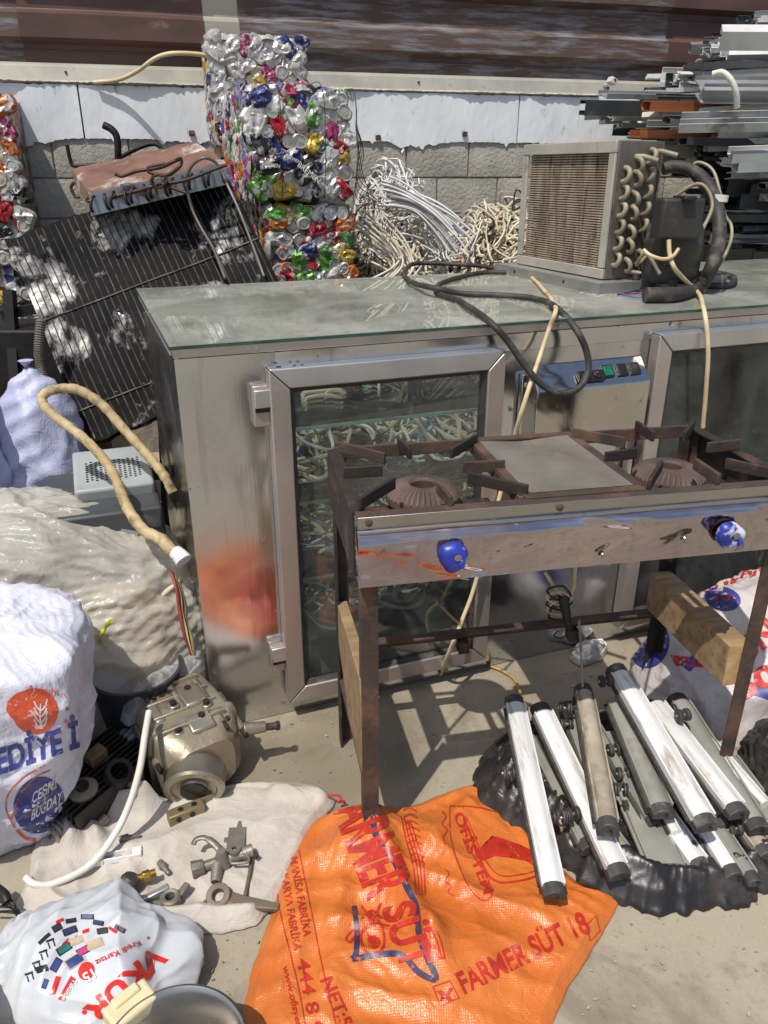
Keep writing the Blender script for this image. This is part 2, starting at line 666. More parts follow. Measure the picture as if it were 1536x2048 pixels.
steel_m = steel_mat('stained stainless steel', (204, 206, 210), 0.12, stain=(128, 116, 104), dlo=0.54, dhi=0.78, wav=0.007, wscale=3, rv=0.10)
steel_side_m = steel_mat('polished steel side', (150, 148, 142), 0.14, wav=0.012, wscale=4)
mirror_m = steel_mat('bright steel', (196, 194, 190), 0.10, wav=0.006, wscale=7)
alu_m = M('anodised aluminium', (190, 181, 174), (172, 162, 155), 4, 0.42, 0.75, bump=0.1, bscale=90, dirt=(120, 108, 94), dscale=9, dlo=0.62, dhi=0.78)
alu_bright_m = M('bright aluminium', (205, 204, 203), (184, 182, 180), 6, 0.36, 0.8, bump=0.1, bscale=80, dirt=(130, 118, 104), dscale=9, dlo=0.64, dhi=0.8)
black_m = M('black plastic', (30, 29, 28), (20, 20, 20), 10, 0.45, bump=0.1, dirt=(96, 88, 78), dscale=14, dlo=0.6, dhi=0.8)
rubber_m = M('dusty black rubber', (58, 54, 50), (40, 38, 36), 12, 0.62, bump=0.3, bscale=50, dirt=(112, 102, 90), dscale=16, dlo=0.52, dhi=0.75)


def glass_mat(name, tint=(0.80, 0.92, 0.87), dust_sheen=0.12, dust_sheen_col=(150, 150, 140), edge=False):
    t = NT(name)
    v = t.coord((1, 1, 1))
    tr = t.n('ShaderNodeBsdfTransparent')
    tr.inputs[0].default_value = (*tint, 1)
    gl = t.n('ShaderNodeBsdfGlossy')
    gl.inputs['Roughness'].default_value = 0.03
    fr = t.n('ShaderNodeFresnel')
    fr.inputs[0].default_value = 1.5
    mx = t.n('ShaderNodeMixShader')
    t.l(fr.outputs[0], mx.inputs[0])
    t.l(tr.outputs[0], mx.inputs[1])
    t.l(gl.outputs[0], mx.inputs[2])
    df = t.n('ShaderNodeBsdfDiffuse')
    df.inputs[0].default_value = (*lin(dust_sheen_col), 1)
    m2 = t.n('ShaderNodeMixShader')
    a = t.noise(v, 4, 6, 0.65, 0.6)
    b = t.noise(v, 40, 4, 0.6)
    f = t.math('ADD', t.math('MULTIPLY', t.fac(a, 0.3, 0.75), dust_sheen), t.math('MULTIPLY', t.fac(b, 0.62, 0.75), dust_sheen * 0.8))
    t.l(f, m2.inputs[0])
    t.l(mx.outputs[0], m2.inputs[1])
    t.l(df.outputs[0], m2.inputs[2])
    t.l(m2.outputs[0], t.out.inputs[0])
    return t.m


glass_m = glass_mat('door glass', (0.97, 0.99, 0.98), 0.11, (206, 212, 206))  # pale veil: some dust plus a hazy reflection painted on as diffuse colour
shelf_glass_m = glass_mat('shelf glass', (0.93, 0.98, 0.96), 0.04)


def top_glass_mat():
    t = NT('dusty green table glass')
    v = t.coord((1, 1, 1), rand=False)
    a = t.noise(v, 2.6, 7, 0.62, 0.5)
    b = t.noise(v, 14, 6, 0.7, 0.8)
    c = t.noise(v, 150, 3, 0.6)
    col = t.mix(t.fac(a, 0.35, 0.7), lin((176, 180, 170)), lin((200, 199, 186)))
    col = t.mix(t.math('MULTIPLY', t.fac(b, 0.56, 0.66), 0.55), col, lin((176, 166, 140)))
    col = t.mix(t.math('MULTIPLY', t.fac(b, 0.44, 0.36), 0.5), col, lin((140, 150, 141)))
    # wiped streaks
    w = t.n('ShaderNodeTexWave', wave_type='RINGS')
    w.inputs['Scale'].default_value = 1.6
    w.inputs['Distortion'].default_value = 9
    w.inputs['Detail'].default_value = 3
    t.l(v, w.inputs['Vector'])
    col = t.mix(t.math('MULTIPLY', t.fac(w.outputs['Fac'], 0.93, 1.0), 0.35), col, lin((190, 192, 180)))
    col = t.mix(t.math('MULTIPLY', t.fac(c, 0.66, 0.74), 0.5), col, lin((196, 188, 168)))
    rg = t.math('ADD', 0.30, t.math('MULTIPLY', t.fac(a, 0.3, 0.75), 0.3))
    bs = t.bsdf(col, rg, 0.0, None, Specular_IOR_Level=0.5, Coat_Weight=0.6, Coat_Roughness=0.12)
    tr = t.n('ShaderNodeBsdfTransparent')
    tr.inputs[0].default_value = (0.96, 0.98, 0.96, 1)
    mx = t.n('ShaderNodeMixShader')
    t.l(t.math('ADD', 0.24, t.math('MULTIPLY', t.fac(a, 0.35, 0.65), 0.32)), mx.inputs[0])
    t.l(tr.outputs[0], mx.inputs[1])
    t.l(bs.outputs[0], mx.inputs[2])
    t.l(mx.outputs[0], t.out.inputs[0])
    return t.m


glass_edge_m = M('green glass edge', (30, 62, 54), (52, 92, 80), 12, 0.15, 0.0, bump=0.0)

C_A = 20.5
C0 = G(430, 1458)
counter = thing('display_counter', 'long stainless steel display counter with glass top and glazed doors', 'counter', C0, R(C_A))
CU = np.array([math.cos(R(C_A)), math.sin(R(C_A)), 0])
CV = np.array([-CU[1], CU[0], 0])
LW, DP, HT = 3.35, 1.0, 1.118


def CL(x, y, z):
    """counter local -> world"""
    return C0 + CU * x + CV * y + np.array([0, 0, z])


def CF(px, py):
    """counter front plane: local x, z"""
    p = PL(px, py, C0, C_A) - C0
    return p.dot(CU), p[2]


# left side panel, wavy polished sheet
nx, nz = 14, 26
arr = np.zeros((nx, nz, 3))
for i in range(nx):
    for j in range(nz):
        y = 0.006 + (DP - 0.012) * i / (nx - 1)
        z = 0.002 + (HT - 0.004) * j / (nz - 1)
        arr[i, j] = (0.003 + 0.006 * fbm(y * 2.5, z * 2.5, 3), y, z)
m = MB().grid(arr)
b2 = arr.copy()
b2[:, :, 0] = 0.02
m.grid(b2)
m.build('side_panel', steel_side_m, counter, smooth=180)
MB().box((LW - 0.01, DP / 2, HT / 2), (0.02, DP - 0.01, HT - 0.004)).build('side_panel', steel_side_m, counter)


def front(name, x0, x1, z0, z1, mat=steel_m, y0=0.0, th=0.012, wav=0.0015, bevel=0.0015):
    nx, nz = max(3, int((x1 - x0) / 0.03)), max(3, int((z1 - z0) / 0.05))
    arr = np.zeros((nx, nz, 3))
    for i in range(nx):
        for j in range(nz):
            x = x0 + (x1 - x0) * i / (nx - 1)
            z = z0 + (z1 - z0) * j / (nz - 1)
            e = 0 if (0 < i < nx - 1 and 0 < j < nz - 1) else 1
            arr[i, j] = (x, y0 + (0 if e else wav * fbm(x * 4, z * 4, 1)), z)
    m = MB().grid(arr)
    bk = arr.copy()
    bk[:, :, 1] = y0 + th
    m.grid(bk)
    m.grid(np.stack([arr[:, 0], bk[:, 0]], 1)).grid(np.stack([arr[:, -1], bk[:, -1]], 1))
    m.grid(np.stack([arr[0], bk[0]], 0)).grid(np.stack([arr[-1], bk[-1]], 0))
    return m.build(name, mat, counter, smooth=40)


D1 = (0.215, 0.868, 0.062, 1.060)       # door outer x0 x1 z0 z1
D2 = (1.372, 2.03, 0.062, 1.066)
front('corner_panel', 0.0, 0.262, 0.0, 1.092)
front('middle_panel', 0.830, 1.412, 0.075, 1.045)
front('end_panel', 1.99, LW - 0.001, 0.075, 1.045)
front('plinth', 0.263, LW - 0.002, 0.0, 0.082)
front('top_band', 0.242, LW - 0.002, 1.046, 1.092, y0=-0.002)
# top rail under the glass, with rivets
MB().box((LW / 2, 0.010, 1.1065), (LW + 0.002, 0.03, 0.024)).build('top_rail', alu_m, counter, bevel=0.002)
MB().box((0.004, DP / 2 + 0.02, 1.1065), (0.02, DP - 0.03, 0.024)).build('top_rail', alu_m, counter, bevel=0.002)
for x, z in ((0.006, 1.098), (0.176, 1.107), (0.196, 1.107), (1.05, 1.106), (1.44, 1.085)):
    MB().lathe([(0.0055, 0), (0.005, 0.003), (0.002, 0.0032), (0.0, 0.001)], 12, Matrix.Translation((x, -0.0052, z)) @ Matrix.Rotation(R(90), 4, 'X')).build('rivet', alu_bright_m, counter)
# glass top lying over a sheet
for c_, s_ in (((LW / 2, -0.0175, 1.1225), (LW + 0.02, 0.003, 0.008)), ((LW / 2, DP + 0.0095, 1.1225), (LW + 0.02, 0.003, 0.008)), ((-0.0085, DP / 2 - 0.004, 1.1225), (0.003, DP + 0.024, 0.008)), ((LW + 0.0085, DP / 2 - 0.004, 1.1225), (0.003, DP + 0.024, 0.008))):
    MB().box(c_, s_).build('glass_edge', glass_edge_m, counter)
arr = np.zeros((2, 2, 3))
MB().box((LW / 2, DP / 2 - 0.004, 1.1275), (LW + 0.019, DP + 0.029, 0.002)).build('glass_top', top_glass_mat(), counter)
for x in (0.5, 1.40, 2.4):
    MB().box((x, DP / 2, 1.108), (0.04, DP - 0.06, 0.016)).build('top_bearer', alu_m, counter)
# inside: floor, shelves, back frame with panes
MB().box((LW / 2, DP / 2, 0.085), (LW - 0.04, DP - 0.04, 0.02)).build('floor', M('dull inner steel', (170, 172, 168), (96, 98, 94), 5, 0.35, 0.8, bump=0.05), counter)
for z in (0.345, 0.60, 0.83):
    MB().box((0.72, DP / 2 + 0.03, z), (1.36, DP - 0.30, 0.008)).build('shelf', shelf_glass_m, counter)
    MB().box((2.3, DP / 2 + 0.03, z), (1.7, DP - 0.30, 0.008)).build('shelf', shelf_glass_m, counter)
for z in (0.345, 0.60, 0.83):
    for xc, wd_ in ((0.72, 1.36), (2.3, 1.7)):
        MB().box((xc, 0.176, z), (wd_, 0.006, 0.009)).build('shelf_edge', M('shelf edge %.2f %.1f' % (z, xc), (150, 190, 176), (110, 156, 142), 9, 0.25), counter)
MB().box((1.40, DP / 2, 0.56), (0.01, DP - 0.06, 0.92)).build('partition', steel_side_m, counter)
for x in (0.03, 1.02, 2.02, LW - 0.05):
    MB().box((x + 0.01, DP - 0.025, 0.59), (0.05, 0.03, 0.985)).build('back_post', alu_m, counter)
for z in (0.12, 1.06):
    MB().box((LW / 2, DP - 0.028, z), (LW - 0.06, 0.024, 0.05)).build('back_rail', alu_m, counter)
for x0, x1 in ((0.065, 1.005), (1.055, 2.005), (2.055, LW - 0.065)):
    MB().box(((x0 + x1) / 2, DP - 0.022, 0.59), (x1 - x0, 0.005, 0.88)).build('back_pane', glass_m, counter)
# leaning strip seen through the left door
MB().beam((0.30, 0.78, 0.90), (0.98, 0.82, 1.02), 0.012, 0.04).build('inner_strip', alu_m, counter)
MB().beam((0.62, 0.84, 1.02), (0.98, 0.80, 0.80), 0.012, 0.035).build('inner_strip', alu_m, counter)
# perforated uprights in the right bay
for x in (1.46, 1.97):
    st = MB().box((x, 0.20, 0.58), (0.02, 0.012, 0.9))
    st.build('shelf_upright', alu_bright_m, counter)
# evaporator with pressed fins behind the right door
ev = MB()
for i in range(26):
    for j in range(34):
        x, z = 1.56 + i * 0.032, 0.22 + j * 0.024
        ev.add([(x, 0.60, z), (x + 0.030, 0.60, z + 0.004), (x + 0.030, 0.578, z + 0.020), (x, 0.585, z + 0.017)], [(0, 1, 2, 3)])
ev.build('evaporator_fins', M('dark pressed fins', (176, 182, 180), (130, 136, 134), 20, 0.3, 0.8, bump=0.1), counter, kind='stuff', fix=False, smooth=0)
MB().box((1.98, 0.635, 0.62), (0.88, 0.05, 0.86)).build('evaporator_body', M('dark evaporator', (70, 78, 76), None, 10, 0.5, 0.2), counter)


# doors: mitred aluminium frame, gasket, pane
def door(x0, x1, z0, z1, dy=-0.045):
    root_parts = []
    w, th = 0.052, 0.043

    def bar(a, b, c, d, mat, y0, y1):
        m = MB()
        pts = [a, b, c, d]
        m.add([(p[0], y0, p[1]) for p in pts] + [(p[0], y1, p[1]) for p in pts],
              [(0, 1, 2, 3), (7, 6, 5, 4), (0, 4, 5, 1), (1, 5, 6, 2), (2, 6, 7, 3), (3, 7, 4, 0)])
        return m
    o = (x0, z0), (x1, z0), (x1, z1), (x0, z1)
    i_ = (x0 + w, z0 + w), (x1 - w, z0 + w), (x1 - w, z1 - w), (x0 + w, z1 - w)
    g = 0.0006
    quads = [(o[0], o[1], i_[1], i_[0]), (o[1], o[2], i_[2], i_[1]), (o[2], o[3], i_[3], i_[2]), (o[3], o[0], i_[0], i_[3])]
    fr = None
    for k, q in enumerate(quads):
        cx = sum(p[0] for p in q) / 4
        cz = sum(p[1] for p in q) / 4
        q = [(p[0] + (cx - p[0]) * 0.004, p[1] + (cz - p[1]) * 0.004) for p in q]
        ob = bar(*q, alu_m, dy, dy + th).build('door_frame', alu_bright_m if k == 2 else alu_m, counter, bevel=0.004, seg=3)  # top bar in brighter aluminium, its highlight put into the colour
        fr = fr or ob
        # raised inner bead
    wi = w - 0.001
    ii = [(x0 + wi, z0 + wi), (x1 - wi, z0 + wi), (x1 - wi, z1 - wi), (x0 + wi, z1 - wi)]
    w3 = w + 0.012
    jj = [(x0 + w3, z0 + w3), (x1 - w3, z0 + w3), (x1 - w3, z1 - w3), (x0 + w3, z1 - w3)]
    gk = MB()
    for k in range(4):
        a, b = ii[k], ii[(k + 1) % 4]
        d, c = jj[k], jj[(k + 1) % 4]
        gk.add([(a[0], dy + 0.006, a[1]), (b[0], dy + 0.006, b[1]), (c[0], dy + 0.016, c[1]), (d[0], dy + 0.016, d[1]),
                (a[0], dy + 0.03, a[1]), (b[0], dy + 0.03, b[1]), (c[0], dy + 0.03, c[1]), (d[0], dy + 0.03, d[1])],
               [(0, 1, 2, 3), (4, 7, 6, 5), (3, 2, 6, 7), (0, 4, 5, 1)])
    gk.build('gasket', rubber_m, fr, smooth=0)
    MB().box(((x0 + x1) / 2, dy + 0.022, (z0 + z1) / 2), (x1 - x0 - 2 * w + 0.004, 0.005, z1 - z0 - 2 * w + 0.004)).build('pane', glass_m, fr)
    return fr


d1 = door(*D1)
d2 = door(*D2)
for x in (0.245, 0.285, 0.305):
    MB().cyl((x, -0.024, 1.0595), (x, -0.024, 1.0612), 0.007 if x < 0.25 else 0.004, n=12).build('screw_hole', black_m, d1)
# hinges
for z in (0.965, 0.215):
    hg = MB().box((0.196, -0.014, z), (0.040, 0.026, 0.105 if z > 0.5 else 0.085)).build('hinge', alu_m, counter, bevel=0.003)
    MB().box((0.202, -0.034, z + 0.022), (0.050, 0.014, 0.046)).build('hinge_leaf', alu_bright_m, hg, bevel=0.003)
    MB().box((0.198, -0.0285, z - 0.008), (0.036, 0.008, 0.012)).build('hinge_gap', black_m, hg)

# control box on the middle panel
cp = MB()
x0, x1 = 0.965, 1.345
zs = [(-0.004, 1.000), (-0.062, 0.938), (-0.060, 0.775), (-0.004, 0.770)]
cp.add([(x0, y, z) for y, z in zs] + [(x1, y, z) for y, z in zs], [(0, 1, 5, 4), (1, 2, 6, 5), (2, 3, 7, 6), (0, 3, 2, 1), (4, 5, 6, 7), (3, 0, 4, 7)])
cbx = cp.build('control_box', mirror_m, counter, bevel=0.003)
Mcb = Matrix.Translation((0, -0.033, 0.969)) @ Matrix.Rotation(math.atan2(0.062, -0.058) - R(90), 4, 'X')
nrm = Vector((0, -0.062, 0.058)).normalized()
tv = Vector((0, 0.058, 0.062)).normalized()


def on_cb(x, s, lift):
    return Vector((x, -0.033, 0.969)) + tv * s + nrm * lift


def cb_box(x, s, w, h, t, lift=0.0):
    Mx = Matrix((Vector((1, 0, 0)), tv, nrm)).transposed()
    return MB().box(on_cb(x, s, lift + t / 2), (w, h, t), Mx)


cb_box(1.145, -0.012, 0.092, 0.034, 0.012).build('thermostat', black_m, cbx, bevel=0.004)
MB().cyl(on_cb(1.163, -0.012, 0.012), on_cb(1.163, -0.012, 0.017), 0.012, n=16).build('dial', black_m, cbx, bevel=0.002)
cb_box(1.160, -0.008, 0.006, 0.004, 0.002, 0.0175).build('red_mark', M('red mark', (190, 40, 36), None, 5, 0.5), cbx)
for x, mt in ((1.208, M('green switch', (20, 116, 84), (14, 92, 66), 20, 0.3)), (1.258, black_m), (1.302, black_m)):
    sw = cb_box(x, 0.0, 0.036, 0.040, 0.006).build('switch', black_m, cbx, bevel=0.002)
    cb_box(x, 0.0, 0.027, 0.031, 0.008 if x < 1.25 else 0.0065).build('rocker', mt, sw, bevel=0.001)
MB().box((0.952, -0.012, 0.86), (0.03, 0.018, 0.24)).build('box_flange', steel_m, counter, bevel=0.002)
for z in (0.95, 0.90):
    MB().cyl((0.950, -0.0215, z), (0.950, -0.025, z), 0.006, n=10).build('bolt', alu_bright_m, counter)
# lower right door leaf handle strip
MB().box((1.335, -0.02, 0.60), (0.02, 0.03, 0.22)).build('handle', mirror_m, counter, bevel=0.006)
# ------------------------------------------------------------------ two-burner gas stove on angle-iron legs
rust_m = M('rusty iron', (78, 63, 54), (58, 49, 44), 9, 0.8, 0.15, bump=0.6, bscale=70, bdist=0.003, dirt=(96, 70, 55), dscale=7, dlo=0.5, dhi=0.62, drough=0.9)
rust_dark_m = M('dark scorched iron', (58, 50, 44), (42, 37, 34), 12, 0.72, 0.25, bump=0.6, bscale=80, bdist=0.003, dirt=(98, 66, 50), dscale=9, dlo=0.55, dhi=0.68, drough=0.9)
plate_m = M('scorched steel plate', (172, 164, 150), (142, 132, 118), 6, 0.38, 0.6, bump=0.25, bscale=40, dirt=(104, 84, 66), dscale=6, dlo=0.56, dhi=0.72, drough=0.85)
cast_m = M('brown cast iron burner', (104, 86, 78), (80, 66, 60), 14, 0.75, 0.3, bump=0.5, bscale=90, bdist=0.002)
panel_m = steel_mat('dented mirror panel', (190, 178, 180), 0.04, (126, 98, 94), 0.54, 0.76, wav=0.05, wscale=4.2, stretch=(0.8, 1, 2.0), brushed=0.02, rv=0.05)  # purplish tint puts the reflection of brown surroundings into the steel colour
lip_m = steel_mat('worn steel lip', (178, 176, 172), 0.2, (120, 96, 78), 0.5, 0.66)

S0 = np.array([-0.05, 1.357, 0.0])
S_A = 11.0
stove = thing('gas_stove', 'rusty two burner gas stove with dented steel front and blue knobs', 'stove', S0, R(S_A))
SU = np.array([math.cos(R(S_A)), math.sin(R(S_A)), 0])
SV = np.array([-SU[1], SU[0], 0])
SWD, SD, ST = 0.965, 0.415, 0.888


def SL(x, y, z):
    return S0 + SU * x + SV * y + np.array([0, 0, z])


def angle_leg(x, y, sx, sy, h, mat=rust_m):
    m = MB()
    t, w = 0.005, 0.036
    poly = [(0, 0), (sx * w, 0), (sx * w, sy * t), (sx * t, sy * t), (sx * t, sy * w), (0, sy * w)]
    if sx * sy < 0:
        poly = poly[::-1]
    n = 9
    for i in range(n - 1):
        pass
    m.prism([(x + a, y + b) for a, b in poly], -0.003, h)
    return m.build('leg', mat, stove, smooth=30)


angle_leg(0.004, 0.006, 1, 1, 0.74)
angle_leg(SWD - 0.004, 0.006, -1, 1, 0.74)
angle_leg(0.0, SD, 1, -1, 0.885, rust_dark_m)
angle_leg(SWD, SD, -1, -1, 0.885, rust_dark_m)
# top frame
MB().box((SWD / 2, 0.012, ST - 0.004), (SWD + 0.004, 0.030, 0.008)).build('top_rail', rust_m, stove, bevel=0.002)
MB().box((SWD / 2, SD - 0.004, ST - 0.014), (SWD - 0.01, 0.008, 0.032)).build('top_rail', rust_m, stove, bevel=0.002)
for x in (0.006, SWD - 0.006):
    MB().box((x, SD / 2 + 0.012, ST - 0.005), (0.030, SD - 0.035, 0.006)).build('top_rail', rust_dark_m, stove, bevel=0.002)
    MB().box((x + (0.012 if x > 0.5 else -0.012), SD / 2 + 0.01, ST - 0.075), (0.004, SD - 0.02, 0.132)).build('side_plate', rust_dark_m, stove)
for x in (0.352, 0.612):
    MB().box((x, SD / 2 + 0.012, ST - 0.012), (0.022, SD - 0.045, 0.024)).build('cross_rail', rust_m, stove, bevel=0.002)
# front: steel strip, rolled lip, dented panel
MB().box((SWD / 2, -0.004, ST - 0.013), (SWD + 0.004, 0.004, 0.026)).build('front_strip', lip_m, stove, bevel=0.001)
nx = 120
arr = np.zeros((nx, 22, 3))
for i in range(nx):
    x = -0.004 + (SWD + 0.008) * i / (nx - 1)
    for j in range(22):
        t = j / 21
        if j < 5:                       # rolled lip
            a = j / 4 * 1.4
            y, z = -0.006 - 0.014 * math.sin(a), 0.858 - 0.016 * (1 - math.cos(a)) - 0.004 * a
        else:
            s = (j - 5) / 16
            y, z = -0.021 + 0.004 * s, 0.838 - 0.098 * s
            wv = math.sin(math.pi * min(1, s * 1.15)) * (1 if s < 0.95 else 0.2)
            y += wv * (0.0035 * fbm(x * 5, z * 9, 7, 2) + 0.0025 * math.sin(x * 17 + 3 * s))
            for dx, dz, rr, dp in ((0.52, 0.765, 0.035, 0.006), (0.30, 0.80, 0.03, 0.003), (0.70, 0.79, 0.02, 0.004), (0.84, 0.77, 0.022, 0.005), (0.08, 0.77, 0.025, 0.004), (0.60, 0.83, 0.02, 0.002), (0.42, 0.78, 0.05, 0.005)):
                q = ((x - dx) ** 2 + (z - dz) ** 2) / rr ** 2
                y += dp * math.exp(-q * 2)
        arr[i, j] = (x, y, z)
fl = np.array([[(arr[i, -1][0], 0.012, 0.739), (arr[i, -1][0], 0.012, 0.7405)] for i in range(nx)])
m = MB().grid(arr).grid(np.stack([arr[:, -1], fl[:, 0]], 1))
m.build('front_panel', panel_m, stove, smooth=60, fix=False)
lp = MB().tube([(-0.004, -0.010, 0.858), (SWD / 2, -0.010, 0.8585), (SWD + 0.004, -0.010, 0.858)], 0.0055, 8)
lp.build('front_lip', lip_m, stove, smooth=60)
for x in (-0.002, SWD + 0.002):
    sgn = -1 if x < 0 else 1
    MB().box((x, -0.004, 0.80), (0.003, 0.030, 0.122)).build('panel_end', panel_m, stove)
for x, z in ((0.413, ST - 0.012), (0.02, ST - 0.012)):
    MB().lathe([(0.008, 0), (0.0075, 0.003), (0.003, 0.0045), (0, 0.0046)], 10, Matrix.Translation((x, -0.006, z)) @ Matrix.Rotation(R(90), 4, 'X')).build('bolt', rust_m, stove)
# small rivets in the panel
for x, z in ((0.515, 0.764), (0.70, 0.785), (0.84, 0.772), (0.905, 0.768), (0.60, 0.80)):
    MB().lathe([(0.006, 0), (0.004, 0.003), (0, 0.0035)], 10, Matrix.Translation((x, -0.018, z)) @ Matrix.Rotation(R(90), 4, 'X')).build('rivet', lip_m, stove)
# centre plate, buckled
arr = np.zeros((16, 16, 3))
for i in range(16):
    for j in range(16):
        x, y = 0.362 + 0.240 * i / 15, 0.045 + 0.345 * j / 15
        d = 0.0 if i in (0, 15) or j in (0, 15) else 1
        arr[i, j] = (x, y, ST + 0.0035 + d * 0.007 * (fbm(x * 6, y * 5, 3, 2) - 0.3) - 0.012 * math.exp(-((x - 0.47) ** 2 / 0.006 + (y - 0.36) ** 2 / 0.0025)))
bk = arr.copy()
bk[:, :, 2] -= 0.002
MB().grid(arr).grid(bk).build('centre_plate', plate_m, stove, smooth=60)
for (a, b) in (((0.350, 0.03), (0.614, 0.03)), ((0.350, 0.402), (0.614, 0.402))):
    MB().beam((a[0], a[1], ST + 0.0012), (b[0], b[1], ST + 0.0012), 0.024, 0.006).build('plate_rim', rust_m, stove, bevel=0.001)
for x in (0.354, 0.610):
    MB().beam((x, 0.043, ST + 0.0012), (x, 0.389, ST + 0.0012), 0.022, 0.006).build('plate_rim', rust_m, stove, bevel=0.001)
# burners and pan supports
for cx, cy in ((0.180, 0.205), (0.780, 0.205)):
    def mod(r, z, t, i):
        return r
    nseg = 120
    b = MB()
    prof_b = [(0.028, -0.045), (0.028, -0.006), (0.033, 0.0), (0.055, -0.001), (0.074, -0.010), (0.084, -0.022), (0.084, -0.040), (0.060, -0.050)]
    vs = []
    for k, (r, z) in enumerate(prof_b):
        for i in range(nseg):
            t = 2 * math.pi * i / nseg
            groove = 0.0045 if (i % 3 == 0 and k in (3, 4, 5)) else 0.0
            vs.append((cx + r * math.cos(t), cy + r * math.sin(t), ST - 0.022 + z - groove))
    fs = [(k * nseg + i, k * nseg + (i + 1) % nseg, (k + 1) * nseg + (i + 1) % nseg, (k + 1) * nseg + i) for k in range(len(prof_b) - 1) for i in range(nseg)]
    b.add(vs, fs)
    bo = b.build('burner', cast_m, stove, smooth=25, fix=True)
    MB().cyl((cx, cy, ST - 0.072), (cx, cy, ST - 0.058), 0.027, n=20).build('burner_floor', rust_dark_m, bo)
    # feed pipe and holder
    MB().tube([(cx, cy, ST - 0.075), (cx, cy - 0.06, ST - 0.085), (cx, cy - 0.19, ST - 0.085)], 0.011, 10).build('feed_pipe', rust_dark_m, bo)
    MB().beam((cx - 0.16, cy + 0.01, ST - 0.082), (cx + 0.16, cy + 0.01, ST - 0.082), 0.022, 0.005).build('burner_strap', rust_dark_m, bo)
    for k, a in enumerate((0, 45, 90, 135, 180, 225, 270, 315)):
        a = R(a + rnd.uniform(-5, 5))
        ro = {0: 0.185, 2: 0.195, 4: 0.178, 6: 0.190}.get(k, 0.245)
        ri = 0.093 + rnd.uniform(-0.006, 0.012) + (0.02 if k % 2 else 0)
        z0 = ST + 0.014 + rnd.uniform(-0.003, 0.004)
        p0 = (cx + ri * math.cos(a), cy + ri * math.sin(a) * 0.98, z0 - rnd.uniform(-0.002, 0.004))
        p1 = (cx + ro * math.cos(a), max(0.004, min(SD + 0.002, cy + ro * math.sin(a))), z0 - 0.003)
        MB().beam(p0, p1, 0.0085, 0.026).build('pan_support', rust_dark_m if k % 3 else rust_m, stove, bevel=0.0015)
# knobs, half melted
blue_m = M('blue bakelite knob', (44, 62, 168), (30, 44, 128), 18, 0.35, bump=0.15, dirt=(206, 208, 214), dscale=14, dlo=0.52, dhi=0.60, drough=0.6)
for x, z, ph in ((0.184, 0.802, 0.4), (0.792, 0.793, 0.9)):
    Mk = Matrix.Translation((x, -0.020, z)) @ Matrix.Rotation(R(90), 4, 'X')
    MB().lathe([(0.014, 0), (0.024, 0.002), (0.025, 0.010), (0.0, 0.0101)], 20, Mk).build('knob_base', rust_dark_m, stove)
    k = MB()
    prof_k = [(0.012, 0.006), (0.029, 0.008), (0.033, 0.014), (0.031, 0.022), (0.024, 0.030), (0.017, 0.033), (0.008, 0.031), (0.0, 0.030)]
    k.lathe(prof_k, 28, Mk, mod=lambda r, zz, t, i: r * (1 + 0.10 * max(0, math.sin(3 * t + ph)) * (zz > 0.009) - 0.16 * max(0, math.cos(2 * (t - ph))) * (0.012 < zz < 0.034)))
    ko = k.build('knob', blue_m, stove, smooth=45)
    MB().cyl(Mk @ Vector((0.004, 0.006, 0.028)), Mk @ Vector((0.004, 0.006, 0.0345)), 0.0075, n=12).build('screw', lip_m, ko)
    MB().box(Mk @ Vector((0.013, -0.008, 0.031)), (0.010, 0.016, 0.022)).build('grip', blue_m, ko, bevel=0.005, seg=3)
# lower rails
MB().beam((0.0, SD - 0.004, 0.318), (SWD, SD - 0.004, 0.318), 0.006, 0.030).build('lower_rail', rust_m, stove)
MB().beam((0.0, SD - 0.018, 0.331), (SWD, SD - 0.018, 0.331), 0.030, 0.005).build('lower_rail', rust_m, stove)
for x in (0.352, 0.678):
    MB().box((x, SD - 0.02, 0.288), (0.030, 0.032, 0.034)).build('lug', rust_dark_m, stove, bevel=0.002)
MB().beam((SWD - 0.016, 0.02, 0.352), (SWD - 0.016, SD - 0.01, 0.352), 0.030, 0.005).build('lower_rail', rust_m, stove)
MB().beam((0.016, 0.02, 0.230), (0.016, SD - 0.01, 0.230), 0.030, 0.005).build('lower_rail', rust_m, stove)

# timber pieces carried by the side rails
wood_m = M('weathered timber', (154, 128, 94), (122, 98, 70), 4, 0.85, bump=0.5, bscale=22, bdist=0.003, stretch=(8, 1, 8), dirt=(92, 74, 56), dscale=7, dlo=0.55, dhi=0.7)
tb = thing('timber_beam', 'thick squared timber beam jammed between the right legs of the stove', 'timber', SL(SWD - 0.045, 0.20, 0.3545), R(S_A + 90))
MB().box((0, 0, 0.058), (0.375, 0.060, 0.115)).build('beam', wood_m, tb, bevel=0.003)
MB().box((-0.188, 0, 0.058), (0.002, 0.058, 0.113)).build('sawn_end', M('sawn end grain', (190, 160, 112), (160, 128, 86), 30, 0.9, bump=0.4), tb)
bw = thing('timber_board', 'pale weathered board wedged upright between the left legs of the stove', 'timber', SL(0.016, 0.21, 0.2325), R(S_A + 90))
MB().prism([(-0.19, 0.0), (0.0, 0.0), (0.19, 0.13), (0.19, 0.235), (-0.19, 0.255)], -0.014, 0.014, Matrix(((1, 0, 0, 0), (0, 0, 1, 0), (0, 1, 0, 0), (0, 0, 0, 1)))).build('board', wood_m, bw, bevel=0.002)
